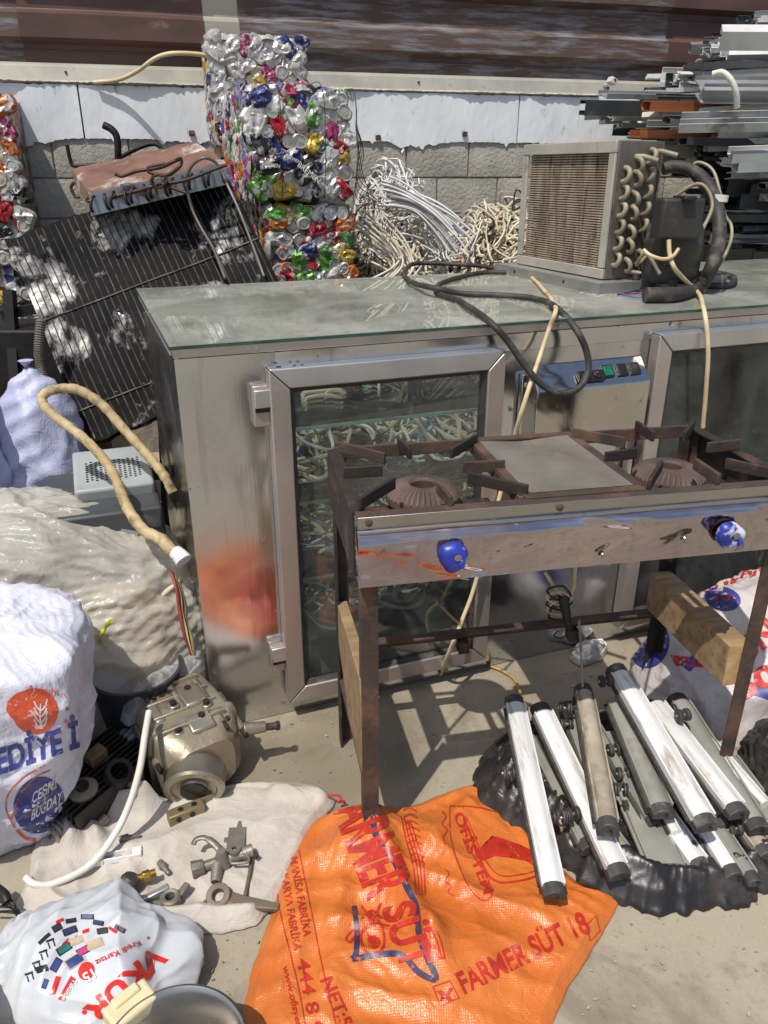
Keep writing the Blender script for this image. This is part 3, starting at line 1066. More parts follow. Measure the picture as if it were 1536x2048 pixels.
# ------------------------------------------------------------------ condensing unit on the counter
ZG = HT + 0.0105
u0 = G(1035, 545, ZG)
u1 = G(1205, 580, ZG)
AC_A = math.atan2(u1[1] - u0[1], u1[0] - u0[0])
AW = float(np.linalg.norm(u1 - u0))
ac = thing('condensing_unit', 'dirty refrigeration condensing unit standing on the glass top', 'cooling unit', u0, AC_A)
frame_m = M('grey painted steel frame', (186, 180, 168), (166, 160, 148), 6, 0.5, 0.2, bump=0.15, dirt=(112, 98, 82), dscale=10, dlo=0.58, dhi=0.75)
tray_m = M('galvanised tray', (170, 172, 168), (146, 148, 144), 9, 0.42, 0.6, bump=0.15, dirt=(128, 116, 98), dscale=8, dlo=0.55, dhi=0.72)
fin_m = M('dusty fins', (186, 168, 148), (140, 124, 106), 6, 0.6, 0.3, bump=0.4, bscale=90, stretch=(6, 6, 1), dirt=(48, 42, 37), dscale=5, dlo=0.56, dhi=0.68)
coretube_m = M('dark coil core', (52, 42, 36), (32, 28, 25), 10, 0.8, 0.0, bump=0.3)  # dark brown core behind the fins
ubend_m = M('dusty bent tube', (156, 148, 126), (126, 116, 96), 12, 0.6, 0.2, bump=0.3, dirt=(96, 80, 62), dscale=18, dlo=0.55, dhi=0.7)
endp_m = M('dirty end plate', (120, 116, 106), (92, 88, 80), 7, 0.6, 0.4, bump=0.3, dirt=(58, 50, 42), dscale=8, dlo=0.52, dhi=0.68)
TZ = 0.034
tr = MB().box((AW / 2 + 0.012, 0.20, TZ - 0.004), (AW + 0.13, 0.55, 0.004))
tr.build('tray', tray_m, ac)
for (a, b) in (((-0.053, -0.075), (AW + 0.077, -0.075)), ((AW + 0.077, -0.075), (AW + 0.077, 0.475)), ((AW + 0.077, 0.475), (-0.053, 0.475)), ((-0.053, 0.475), (-0.053, -0.075))):
    MB().beam((a[0], a[1], TZ / 2), (b[0], b[1], TZ / 2), 0.003, TZ).build('tray_lip', tray_m, ac)
for x in (0.10, 0.42):
    MB().cyl((x, -0.0765, 0.018), (x, -0.079, 0.018), 0.005, n=8).build('screw', rust_dark_m, ac)
CHH = 0.425                         # coil height
z0 = TZ + 0.002
# frame round the fin pack
for a, b, w, h in (((0, -0.004, z0 + 0.016), (AW, -0.004, z0 + 0.016), 0.012, 0.032), ((0, -0.004, z0 + CHH - 0.017), (AW, -0.004, z0 + CHH - 0.017), 0.012, 0.036)):
    MB().beam(a, b, w, h).build('frame_bar', frame_m, ac, bevel=0.002)
for x in (0.015, AW - 0.017):
    MB().box((x, -0.003, z0 + CHH / 2), (0.032, 0.010, CHH - 0.070)).build('frame_bar', frame_m, ac, bevel=0.002)
MB().box((AW / 2, 0.075, z0 + CHH + 0.001), (AW, 0.150, 0.003)).build('top_cover', frame_m, ac)
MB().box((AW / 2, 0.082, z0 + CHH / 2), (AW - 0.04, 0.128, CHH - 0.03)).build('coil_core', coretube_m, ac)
fins = MB()
nf = 44
for k in range(nf):
    z = z0 + 0.035 + (CHH - 0.075) * k / (nf - 1)
    segs = 28
    pts = []
    for i in range(segs + 1):
        x = 0.028 + (AW - 0.058) * i / segs
        dmg = max(0, fbm(x * 7, z * 5, 4) - 0.15)
        y = 0.006 + 0.010 * dmg + 0.002 * fbm(x * 30, z * 40)
        pts.append((x, y, z + 0.003 * dmg * fbm(x * 60, z * 50, 2) * 2))
    vs = []
    for (x, y, z) in pts:
        vs += [(x, y, z + 0.0024), (x, y, z - 0.0024), (x, y + 0.014, z - 0.0024), (x, y + 0.014, z + 0.0024)]
    fs = []
    for i in range(segs):
        for j in range(4):
            fs.append((i * 4 + j, i * 4 + (j + 1) % 4, (i + 1) * 4 + (j + 1) % 4, (i + 1) * 4 + j))
    fins.add(vs, fs)
fins.build('fin_pack', fin_m, ac, kind='stuff', smooth=0)
# end plate with return bends
MB().box((AW + 0.002, 0.085, z0 + CHH / 2), (0.006, 0.168, CHH)).build('end_plate', endp_m, ac, bevel=0.002)
MB().box((AW - 0.005, 0.172, z0 + CHH / 2), (0.03, 0.008, CHH)).build('end_flange', endp_m, ac)


def ubend(y, z, r, tilt, out=0.03, tr_=0.0085):
    path = []
    for i in range(11):
        a = math.pi * i / 10
        d = Vector((0, math.sin(tilt), math.cos(tilt)))
        p = Vector((AW + 0.004 + out * math.sin(a) ** 0.8, y, z)) + d * (r * math.cos(a))
        path.append(p)
    return MB().tube(path, tr_, 8).build('return_bend', ubend_m, ac, smooth=60)


for k in range(7):
    zz = z0 + 0.055 + k * 0.052
    if k != 6:
        ubend(0.030, zz + 0.010, 0.021, R(8))
    ubend(0.078, zz - 0.012 + (0.01 if k % 2 else 0), 0.021, R(-14))
    if k % 2 == 0 or k > 2:
        ubend(0.125, zz + 0.012, 0.021, R(12))
for (y, z, L) in ((0.07, 0.415, 0.05), (0.13, 0.43, 0.07), (0.10, 0.055, 0.06)):
    MB().tube([(AW, y, z), (AW + L * 0.6, y + 0.01, z), (AW + L, y + 0.05, z - 0.012)], 0.008, 8).build('pipe_stub', ubend_m, ac, smooth=60)
# fan shroud behind the coil
MB().lathe([(0.17, 0), (0.175, 0.03), (0.165, 0.035)], 32, Matrix.Translation((AW / 2, 0.16, z0 + CHH / 2)) @ Matrix.Rotation(R(-90), 4, 'X')).build('fan_ring', black_m, ac)
# compressor: dome, terminal box, feet
Cc = ac.matrix_basis.inverted() @ Vector(Y(1345, 500, 2.66))
Cc.z = TZ
comp = MB()
pr = [(0.0, 0.0), (0.070, 0.0), (0.088, 0.015), (0.092, 0.05), (0.092, 0.12), (0.094, 0.128), (0.090, 0.136), (0.086, 0.17), (0.070, 0.205), (0.042, 0.228), (0.0, 0.236)]
comp.lathe(pr, 32, Matrix.Translation(Cc))
co = comp.build('compressor', M('black compressor', (66, 65, 63), (48, 47, 45), 9, 0.6, 0.1, bump=0.2, dirt=(112, 102, 90), dscale=12, dlo=0.5, dhi=0.7), ac, smooth=50)
tb_w = ac.matrix_basis.inverted() @ Vector(Y(1354, 437, 2.53))
Mt = Matrix.Rotation(-AC_A + R(8), 3, 'Z')
tbx = MB().box(tb_w, (0.135, 0.075, 0.118), Mt)
tbo = tbx.build('terminal_box', M('dusty black box', (50, 49, 47), (36, 35, 34), 8, 0.55, bump=0.15, dirt=(104, 96, 86), dscale=11, dlo=0.55, dhi=0.75), ac, bevel=0.010, seg=3)
MB().box(tb_w + Vector((0.02, 0.0, 0.058)), (0.04, 0.08, 0.014), Mt).build('clip', black_m, tbo, bevel=0.004)
MB().box(tb_w + Vector((0, 0.0, -0.09)), (0.06, 0.05, 0.10), Mt).build('relay', black_m, ac, bevel=0.006)
for d in ((-0.11, -0.06), (-0.11, 0.06), (0.11, -0.06), (0.11, 0.06)):
    MB().cyl(Cc + Vector((d[0] * 0.8, d[1], 0)), Cc + Vector((d[0] * 0.8, d[1], 0.02)), 0.014, n=10).build('foot', rubber_m, ac)
MB().tube(catmull([Cc + Vector((-0.02, -0.09, 0.08)), Cc + Vector((0.0, -0.14, 0.06)), Cc + Vector((0.05, -0.15, 0.10)), Cc + Vector((0.09, -0.12, 0.04))], 6), 0.006, 8).build('copper_pipe', ubend_m, ac, smooth=60)
MB().tube(catmull([Cc + Vector((0.03, 0.08, 0.15)), Cc + Vector((0.02, 0.12, 0.24)), Cc + Vector((-0.04, 0.10, 0.30)), Cc + Vector((-0.12, 0.02, 0.22))], 6), 0.006, 8).build('copper_pipe', ubend_m, ac, smooth=60)
cream_m = M('dirty cream cable', (214, 196, 158), (186, 164, 122), 9, 0.6, bump=0.15, dirt=(126, 104, 76), dscale=10, dlo=0.6, dhi=0.78)
white_cab_m = M('white cable', (226, 224, 216), (200, 196, 184), 8, 0.5, bump=0.1)


def CFw(px, py, dy):
    """point dy in front of the counter's front plane"""
    return PL(px, py, C0 - CV * dy, C_A)


def Gt(px, py, up):
    return G(px, py, ZG + up)


cable('insulated_hose', [Y(1326, 338, 2.86), Y(1350, 333, 2.86), Y(1385, 342, 2.84), Y(1420, 378, 2.80), Y(1437, 430, 2.76), Y(1438, 480, 2.70), Y(1425, 530, 2.60), Gt(1400, 572, 0.024), Gt(1350, 588, 0.024), Gt(1290, 590, 0.024)],
      [0.020] * 18 + [0.023] * 55, rubber_m, 'thick black insulated hose arching down from the condensing unit', 'hose', k=8, n=12)
MB_ring = None
w_ = np.array(Y(1438, 396, 2.785))
o = MB().tube([w_ + np.array([0.001, 0, 0.011]), w_ + np.array([-0.001, 0, -0.011])], 0.0295, 16).build('tape_band', white_cab_m)
centre(o)
tag(o, 'white tape band round the thick black hose', 'tape')
cable('thin_tube', [Y(1372, 345, 2.93), Y(1395, 325, 2.92), Y(1425, 340, 2.88), Y(1440, 385, 2.82), Y(1450, 430, 2.76), Y(1462, 450, 2.74), Y(1462, 480, 2.70), Y(1445, 520, 2.62), Gt(1425, 548, 0.01)],
      0.0055, ubend_m, 'thin grey tube curling beside the thick black hose', 'tube')
cable('black_strap', [Gt(1390, 570, 0.012), Gt(1440, 572, 0.012), Gt(1466, 566, 0.012), Gt(1464, 553, 0.012), Gt(1420, 545, 0.02), Gt(1395, 548, 0.05)], 0.011, rubber_m, 'flat black hose end looping on the glass beside the unit', 'hose')
cable('cream_cable', [Y(1338, 480, 2.46), Y(1340, 510, 2.45), Y(1352, 540, 2.43), Gt(1385, 575, 0.03), Gt(1400, 592, 0.012), CFw(1409, 625, 0.035), CFw(1415, 680, 0.066), CFw(1415, 740, 0.070), CFw(1410, 800, 0.066), CFw(1405, 855, 0.060)],
      0.0068, cream_m, 'cream cable hanging from the unit over the right glazed door', wob=0.002)
cable('cream_wire', [Y(1288, 500, 2.47), Y(1300, 510, 2.44), Y(1325, 518, 2.43), Y(1345, 513, 2.43), Y(1357, 498, 2.45)], 0.0055, cream_m, 'short cream wire looped under the black terminal box')
for k, (c, off) in enumerate((((40, 120, 190), 0), ((150, 40, 50), 7), ((50, 60, 130), 12))):
    cable('loose_wire', [Gt(1235, 586 + off * 0.3, 0.006), Gt(1270, 594 - off, 0.006), Gt(1300, 590 - off, 0.012), Gt(1318 - off, 578 - off * 1.4, 0.02)], 0.0025, M('wire%d' % k, c, None, 5, 0.45),
          ('thin blue wire end', 'thin red wire end', 'thin navy wire end')[k] + ' lying at the foot of the cooling unit', 'wire', n=6)
cable('long_cable', [Gt(1055, 548, 0.006), Gt(1075, 566, 0.008), Gt(1098, 592, 0.008), Gt(1108, 610, 0.006), CFw(1112, 622, 0.028), CFw(1100, 655, 0.032), CFw(1082, 705, 0.040), CFw(1060, 770, 0.085), CFw(1045, 820, 0.090), CFw(1030, 872, 0.060), CFw(1015, 930, 0.05), CFw(990, 1030, 0.06), CFw(955, 1150, 0.075), CFw(925, 1240, 0.09), CFw(900, 1300, 0.11), G(880, 1350, 0.008)],
      0.0065, cream_m, 'long cream cable hanging down the counter front behind the stove', wob=0.003)
loop = [Gt(1020, 541, 0.012), Gt(960, 532, 0.012), Gt(880, 527, 0.012), Gt(828, 528, 0.012), Gt(808, 545, 0.012), Gt(820, 562, 0.014), Gt(862, 575, 0.030), Gt(930, 587, 0.012), Gt(1020, 592, 0.012), Gt(1075, 598, 0.012), Gt(1112, 615, 0.014),
        CFw(1150, 655, 0.05), CFw(1172, 700, 0.075), CFw(1176, 742, 0.090), CFw(1158, 775, 0.10), CFw(1122, 787, 0.10), CFw(1085, 770, 0.095), CFw(1050, 730, 0.08), CFw(1018, 686, 0.06), CFw(985, 650, 0.035), Gt(950, 622, 0.014), Gt(915, 600, 0.012), Gt(880, 588, 0.012), Gt(872, 575, 0.012), Gt(900, 560, 0.012), Gt(960, 546, 0.012), Gt(1012, 545, 0.012)]
cable('black_hose', loop, 0.0092, rubber_m, 'black rubber hose looping over the front edge of the glass top', 'hose', n=10, wob=0.002)
# ------------------------------------------------------------------ can bales
can_cols = {'silver': (200, 198, 194), 'red': (168, 38, 48), 'green': (92, 156, 58), 'navy': (44, 54, 108), 'magenta': (172, 60, 108), 'orange': (222, 116, 36),
            'gold': (206, 172, 60), 'black': (44, 42, 46), 'white': (214, 212, 208), 'violet': (120, 104, 170), 'teal': (96, 150, 150)}
can_m = {k: M('can ' + k, c, tuple(int(q * 0.75) for q in c), 20, 0.36, 0.3 if k != 'white' else 0.1, bump=0.6, bscale=60, bdist=0.004, hue=0.3,
              dirt=(190, 186, 180), dscale=26, dlo=0.53, dhi=0.58, drough=0.34, dmetal=0.45) for k, c in can_cols.items()}
alu_can_m = M('can aluminium', (206, 203, 196), (170, 166, 158), 18, 0.34, 0.5, bump=0.4, bscale=60, bdist=0.003)


def can_mesh(seed, style):
    """style 0: can crushed flat, 1: crushed end-on showing its lid, 2: squashed edge; flat side faces -Y"""
    r = random.Random(seed)
    b = MB()
    if style == 1:
        n = 16
        prof = [(0.0, 0.0065), (0.012, 0.0068), (0.0225, 0.0055), (0.0245, 0.0110), (0.0268, 0.0108), (0.031, 0.004), (0.034, -0.004), (0.036, -0.016)]
        sy = r.uniform(0.82, 1.0)
        for k, (q, h) in enumerate(prof):
            for i in range(n):
                t = 2 * math.pi * i / n
                p = Vector((q * math.cos(t), -h, q * math.sin(t) * sy))
                nv = noise.noise_vector(Vector((p.x * 45, p.z * 45, seed * 3.1)))
                p += nv * (0.0022 if k < 5 else 0.009)
                b.v.append(tuple(p))
        for k in range(len(prof) - 1):
            b.f += [(k * n + i, k * n + (i + 1) % n, (k + 1) * n + (i + 1) % n, (k + 1) * n + i) for i in range(n)]
            b.mi += [1 if k < 4 else 0] * n
        b.box((0.004, -0.009, 0.002), (0.020, 0.002, 0.010), Matrix.Rotation(r.uniform(0, 6), 3, 'Y'), mi=1)
        return b.mesh('can', [can_m['silver'], alu_can_m], 35)
    n, m = 16, 6
    hw, hl = (0.036, 0.055) if style == 0 else (0.014, 0.055)
    b.v.append((0, -0.010, 0))
    for k in range(1, m):
        q = k / (m - 1)
        for i in range(n):
            t = 2 * math.pi * i / n
            c, s_ = math.cos(t), math.sin(t)
            rr = q * (1 + 0.16 * noise.noise(Vector((c * 1.6, s_ * 1.6, seed * 5.3))))
            x = hw * rr * math.copysign(abs(c) ** 0.6, c)
            z = hl * rr * math.copysign(abs(s_) ** 0.6, s_)
            h = 0.012 * (1 - q ** 4) + (0.011 if style == 0 else 0.008) * (0.5 - 2.2 * abs(noise.noise(Vector((x * 34 + seed * 9, z * 30, seed * 2.7))))) + 0.004 * noise.noise(Vector((x * 90, z * 90, seed)))
            b.v.append((x, -h if q < 1 else 0.012, z))
    for i in range(n):
        b.f.append((0, 1 + i, 1 + (i + 1) % n))
        b.mi.append(0)
    for k in range(m - 2):
        for i in range(n):
            a = 1 + k * n
            b.f.append((a + i, a + n + i, a + n + (i + 1) % n, a + (i + 1) % n))
            b.mi.append(0)
    return b.mesh('can', [can_m['silver'], alu_can_m], 22)


CANS = [[can_mesh(10 + k, 0) for k in range(7)], [can_mesh(40 + k, 1) for k in range(5)], [can_mesh(70 + k, 2) for k in range(5)]]


def bale_core_mat():
    t = NT('crushed can mass')
    v = t.coord((1, 1, 1))
    vo = t.n('ShaderNodeTexVoronoi')
    vo.inputs['Scale'].default_value = 30
    t.l(v, vo.inputs['Vector'])
    sep = t.n('ShaderNodeSeparateColor')
    t.l(vo.outputs['Color'], sep.inputs[0])
    col = t.ramp(sep.outputs[0], [(0.0, lin((120, 118, 114))), (0.35, lin((150, 60, 70))), (0.45, lin((80, 130, 60))), (0.55, lin((60, 66, 110))), (0.65, lin((170, 168, 162))), (0.85, lin((190, 120, 60)))], 'CONSTANT')
    t.bsdf(col, 0.4, 0.6, t.bump(vo.outputs['Distance'], 0.8, 0.01))
    return t.m


bale_core_m = bale_core_mat()
tie_m = M('thin tie wire', (72, 62, 54), None, 10, 0.6, 0.5)


def bale(label, origin, w, d, h, rz, palette, faces=('front', 'left'), seed=1, cell=0.060, texts=0):
    r = random.Random(seed)
    t = thing('can_bale', label, 'can bale', origin, rz, 'pressed bales of drink cans')
    arr = []
    b = MB().box((w / 2, d / 2, h / 2), (w - 0.03, d - 0.03, h - 0.012))
    b.build('core', bale_core_m, t)
    names = list(palette)
    put = []
    for face in faces:
        L = w if face in ('front', 'top') else d
        Hh = h if face != 'top' else d
        cx = cell * 0.86 if face != 'left' else cell * 0.5
        cy = cell * 0.86 if face != 'left' else cell * 1.2
        nu, nv = int(L / cx), int(Hh / cy)
        for i in range(nu):
            for j in range(nv):
                a = (i + 0.5 + r.uniform(-0.33, 0.33) + (0.25 if j % 2 else -0.25)) * L / nu
                c = (j + 0.5 + r.uniform(-0.33, 0.33)) * Hh / nv
                a = min(max(a, 0.036), L - 0.036)
                c = min(max(c, 0.040), Hh - 0.040)
                if face == 'left':
                    st = 2 if r.random() < 0.8 else 0
                else:
                    st = 1 if r.random() < 0.36 else 0
                me = CANS[st][r.randrange(len(CANS[st]))]
                o = bpy.data.objects.new('can', me)
                COL.objects.link(o)
                o.parent = t
                cl = r.choices(names, [palette[q] for q in names])[0]
                o.material_slots[0].link = 'OBJECT'
                o.material_slots[0].material = can_m[cl]
                dep = r.uniform(0.000, 0.014)
                sc = r.uniform(0.95, 1.2) if st else r.uniform(0.85, 1.2)
                o.scale = (sc, 1.0, sc)
                tilt = lambda q: r.uniform(-q, q)
                spin = Matrix.Rotation(r.uniform(0, 6.28), 3, 'Y') if face != 'left' else Matrix.Rotation(tilt(0.25), 3, 'Y')
                if face == 'front':
                    o.location = (a, dep, c)
                    o.rotation_euler = (Matrix.Rotation(tilt(0.13), 3, 'Z') @ Matrix.Rotation(tilt(0.13), 3, 'X') @ spin).to_euler()
                elif face == 'left':
                    o.location = (dep, a, c)
                    o.rotation_euler = (Matrix.Rotation(R(-90) + tilt(0.35), 3, 'Z') @ Matrix.Rotation(tilt(0.12), 3, 'X') @ spin).to_euler()
                else:
                    o.location = (a, c, h - 0.012 + dep)
                    o.rotation_euler = (Matrix.Rotation(R(-90) + tilt(0.15), 3, 'X') @ spin).to_euler()
    return t


pal_a = dict(silver=7, red=2.2, green=2.6, navy=1.6, magenta=1.4, orange=1.2, gold=0.7, black=1.3, white=1.5, violet=1.2, teal=0.4)
pal_b = dict(silver=6, navy=3, magenta=1.6, gold=1.6, red=1, green=0.4, white=2, violet=1)
pal_c = dict(red=3, green=2.5, silver=5, orange=1.5, gold=1.6, navy=1.5, white=2.5)
BA = R(20)
BY = 3.40
f0 = Y(505, 400, BY)
f1 = PL(708, 400, f0, 20)
bw_ = float(np.linalg.norm((f1 - f0)[:2]))
zt_ = float(PL(712, 180, f0, 20)[2])
zb_ = float(f0[2])
bh = zt_ - zb_
B2 = bale('multicoloured bale of crushed drink cans with many green and dark cans', (f0[0], f0[1], zb_), bw_, 0.62, bh, BA, pal_a, ('front', 'left', 'top'), 3)
B3 = bale('bale of crushed red and green cans under the larger bale, beside the cable heap', (f0[0] + 0.055, f0[1] + 0.035, zb_ - bh), bw_ - 0.06, 0.58, bh - 0.018, BA, pal_c, ('front', 'left'), 8)
MB_b = bale('lowest can bale of the near stack, standing on the ground', (f0[0] + 0.02, f0[1] + 0.02, 0.0), bw_ - 0.03, 0.60, zb_ - bh - 0.004, BA, pal_c, (), 9)
g0 = Y(424, 180, 4.02)
g1 = PL(613, 180, g0, 18)
gz = float(PL(613, 78, g0, 18)[2])
gw = float(np.linalg.norm((g1 - g0)[:2]))
B1 = bale('bale of blue and silver cans standing highest, against the sheet fence', (g0[0], g0[1], gz - 0.44), gw, 0.36, 0.44, R(16), pal_b, ('front', 'left', 'top'), 5)
bale('plain lower can bale hidden behind the near stack', (g0[0], g0[1], 0.0), gw, 0.36, gz - 0.445, R(16), pal_b, (), 6)
h0 = Y(-190, 405, 3.75)
hz1 = float(Y(0, 188, 3.75)[2])
BE = bale('silvery can bale at the far left casting a shadow on the wall', (h0[0], h0[1], float(h0[2])), 0.52, 0.40, hz1 - float(h0[2]), R(12), dict(red=1.2, magenta=1, silver=8, gold=1.5, orange=0.6, black=1.5), ('front',), 12)  # muted can colours, partly its own, partly shade put into the palette
bale('lower can bale at the far left under the silvery one', (h0[0] + 0.01, h0[1] + 0.01, 0.0), 0.51, 0.40, float(h0[2]) - 0.004, R(12), dict(red=0.8, silver=6, gold=1, black=1), ('front',), 14, 0.085)
# lettering on three of the cans of the near bale
ink_w = M('white can print', (226, 224, 220), None, 5, 0.5)


def word(text, size, bold=0.0):
    cu = bpy.data.curves.new('lettering', 'FONT')
    cu.body = text
    cu.size = size
    cu.offset = bold
    cu.align_x = 'LEFT'
    ob = bpy.data.objects.new('lettering', cu)
    COL.objects.link(ob)
    dg = bpy.context.evaluated_depsgraph_get()
    me = bpy.data.meshes.new_from_object(ob.evaluated_get(dg))
    bpy.data.objects.remove(ob)
    bpy.data.curves.remove(cu)
    return me


dark_label = can_m['black']
for px, py, ang, s, tx, bgc in ((610, 345, 38, 0.030, 'BREMEN', 'black'), (535, 330, 8, 0.020, 'BREMEN', 'black'), (578, 318, 24, 0.018, 'BREMEN', 'navy')):
    p = PL(px, py, f0, 20) - CV * 0.042
    L_ = B2.matrix_basis.inverted() @ Vector(p)
    o = bpy.data.objects.new('can', CANS[0][2])
    COL.objects.link(o)
    o.parent = B2
    o.material_slots[0].link = 'OBJECT'
    o.material_slots[0].material = can_m[bgc]
    o.location = L_
    o.rotation_euler = (Matrix.Rotation(R(ang + 90 - 2 * ang), 3, 'Y')).to_euler()
    me = word(tx, s)
    me.materials.append(ink_w)
    tl = bpy.data.objects.new('can_print', me)
    COL.objects.link(tl)
    tl.parent = B2
    wd = max(v.co.x for v in me.vertices)
    q = Matrix.Rotation(R(ang), 3, 'Y') @ Vector((-wd / 2, 0, -s * 0.35))
    tl.location = L_ + q + Vector((0, -0.022, 0))
    tl.rotation_euler = (Matrix.Rotation(R(ang), 3, 'Y') @ Matrix.Rotation(R(90), 3, 'X')).to_euler()
# tie wires
for k, off in enumerate((0.12, 0.30)):
    MB().tube(catmull([(off, -0.022, 0.0), (off + 0.01, -0.028, bh * 0.5), (off, -0.02, bh + 0.012), (off, 0.3, bh + 0.016), (off, 0.6, bh + 0.01)], 6), 0.0016, 5).build('tie_wire', tie_m, B2)

# ------------------------------------------------------------------ burnt condenser coil and the coil on top of it
fin_black = M('sooty fins', (12, 12, 12), (6, 6, 6), 5, 0.7, 0.0, bump=0.6, bscale=120, bdist=0.002, stretch=(1, 1, 0.6), dirt=(176, 174, 170), dscale=4.5, dlo=0.53, dhi=0.64, drough=0.4, dmetal=0.3, Specular_IOR_Level=0.15)
tube_l = M('grey fin tubes', (92, 88, 84), (40, 38, 37), 14, 0.6, 0.1, bump=0.3, dirt=(130, 124, 118), dscale=7, dlo=0.60, dhi=0.72, Specular_IOR_Level=0.2)
A_, B_, C_ = Y(8, 478, 3.12), Y(447, 338, 3.36), Y(182, 884, 2.66)
cbig = thing('condenser_coil', 'large sooty black condenser coil leaning beside the counter', 'condenser', (C_[0] + 0.3, C_[1] + 0.2, 0), 0)
e1, e2 = B_ - A_, C_ - A_
nn = np.cross(e2, e1)
nn /= np.linalg.norm(nn)
if nn[1] > 0:
    nn = -nn


def cpt(u, v, lift=0.0):
    bulge = 0.022 * fbm(u * 2, v * 2, 6, 1) + 0.026 * math.exp(-((v - 0.12 - 0.1 * u) / 0.05) ** 2) * (0.4 + fbm(u * 5, 1))
    edge = 0.02 * fbm(u * 8, v * 8, 2)
    return A_ + e1 * (u + 0.010 * fbm(v * 2.2, 3, 0, 1)) + e2 * (v + (0.02 * fbm(u * 9, 5) if v < 0.05 or v > 0.95 else 0)) + nn * (lift + bulge + 0.0015 * fbm(u * 24, v * 24, 1))


nu, nv = 90, 80
arr = np.array([[cpt(i / (nu - 1), j / (nv - 1)) for j in range(nv)] for i in range(nu)])
bk = arr - nn * 0.035
m = MB().grid(arr).grid(bk)
for s_ in (0, -1):
    m.grid(np.stack([arr[s_], bk[s_]], 0)).grid(np.stack([arr[:, s_], bk[:, s_]], 1))
m.build('fin_block', fin_black, cbig, world=True, smooth=70)
for k in range(34):
    u = 0.02 + 0.96 * k / 33
    MB().tube([cpt(u, v, 0.0005) for v in np.linspace(0.01, 0.99, 26)], 0.0024, 5).build('tube', tube_l, cbig, world=True, smooth=60)
for v in (0.42, 0.86):
    MB().tube([cpt(u, v - 0.04 * u, 0.003) for u in np.linspace(0.0, 1.0, 30)], 0.004, 5).build('seam', tube_l, cbig, world=True, smooth=60)
# torn foil
foil_m = M('torn bright foil', (214, 212, 208), (150, 148, 144), 20, 0.3, 0.9, bump=0.6, bscale=70, bdist=0.004)
for (u, v, s_) in ((0.33, 0.52, 0.03), (0.50, 0.84, 0.03)):
    q = MB()
    kk = 7
    fa = np.array([[cpt(u + s_ * (i / (kk - 1) - 0.5) * (1 + 0.6 * fbm(j, u * 30)), v + s_ * 1.3 * (j / (kk - 1) - 0.5) * (1 + 0.6 * fbm(i, v * 30)), 0.001 + 0.006 * abs(fbm(i * 0.9 + u * 50, j * 0.9)) - (0.012 if fbm(i * 0.7 + u * 31, j * 0.7 + v * 17) < -0.12 else 0)) for j in range(kk)] for i in range(kk)])
    q.grid(fa).grid(fa - nn * 0.004)
    q.build('torn_foil', foil_m, cbig, world=True, smooth=30)
# prop for the coil: scrap frame it leans on
prop_m = M('dark scrap iron', (40, 38, 36), (26, 25, 24), 8, 0.6, 0.4, bump=0.4)
ps = thing('scrap_rack', 'dark iron rack under and behind the black condenser coil', 'rack', (A_[0] + 0.35, 3.3, 0))
pb = MB()
for (a, b) in (((-1.55, 3.0, 0), (-1.55, 3.28, 1.05)), ((-0.95, 3.05, 0), (-0.95, 3.38, 1.2)), ((-1.6, 3.28, 0.95), (-0.7, 3.48, 1.1)), ((-1.6, 2.95, 0.35), (-0.75, 3.0, 0.35)), ((-1.75, 2.9, 0), (-1.75, 3.1, 0.9)), ((-1.9, 3.02, 0.6), (-0.75, 3.22, 0.65))):
    MB().beam(a, b, 0.04, 0.04).build('bar', prop_m, ps, world=True)
MB().box((-1.75, 3.35, 0.45), (0.9, 0.3, 0.9)).build('panel', prop_m, ps, world=True, bevel=0.01)
# small coil on top
copper_m = M('brown copper fins', (158, 122, 106), (130, 98, 86), 5, 0.5, 0.5, bump=0.3, stretch=(1, 1, 1), dirt=(206, 198, 190), dscale=6, dlo=0.56, dhi=0.7, drough=0.6, dmetal=0.3)
dcop_m = M('tarnished copper pipe', (78, 60, 50), (56, 45, 40), 10, 0.5, 0.6, bump=0.2)
T1, T2, T3, T4 = Y(146, 350, 3.38), Y(390, 292, 3.52), Y(452, 326, 3.22), Y(178, 388, 3.06)
ctop = thing('evaporator_coil', 'small copper coil with return bends lying on the black condenser', 'condenser', ((T4[0] + T3[0]) / 2, T4[1], float(T4[2]) - 0.03))
ar = np.zeros((40, 16, 3))
for i in range(40):
    for j in range(16):
        u, v = i / 39, j / 15
        p = (T4 * (1 - u) + T3 * u) * (1 - v) + (T1 * (1 - u) + T2 * u) * v
        ar[i, j] = p + np.array([0, 0, 0.012 * fbm(u * 6, v * 4, 9) + 0.02 * v])
b_ = ar - np.array([0, 0.0, 0.055])
m = MB().grid(ar).grid(b_)
for s_ in (0, -1):
    m.grid(np.stack([ar[s_], b_[s_]], 0)).grid(np.stack([ar[:, s_], b_[:, s_]], 1))
m.build('fin_block', copper_m, ctop, world=True, smooth=60)
dn = np.array([0, 0, -1.0])
fw = np.array([0.05, -1, 0])
MB().add([T4 + fw * 0.004 + dn * 0.0, T3 + fw * 0.004, T3 + fw * 0.012 + dn * 0.075, T4 + fw * 0.012 + dn * 0.075, T4 + dn * 0.0 - fw * 0.002, T3 - fw * 0.002, T3 + dn * 0.075, T4 + dn * 0.075],
         [(0, 1, 2, 3), (7, 6, 5, 4), (0, 4, 5, 1), (1, 5, 6, 2), (2, 6, 7, 3), (3, 7, 4, 0)]).build('end_plate', M('bluish end plate', (150, 158, 164), (120, 126, 130), 8, 0.4, 0.7, bump=0.2, dirt=(70, 62, 56), dscale=8, dlo=0.55, dhi=0.7), ctop, world=True)
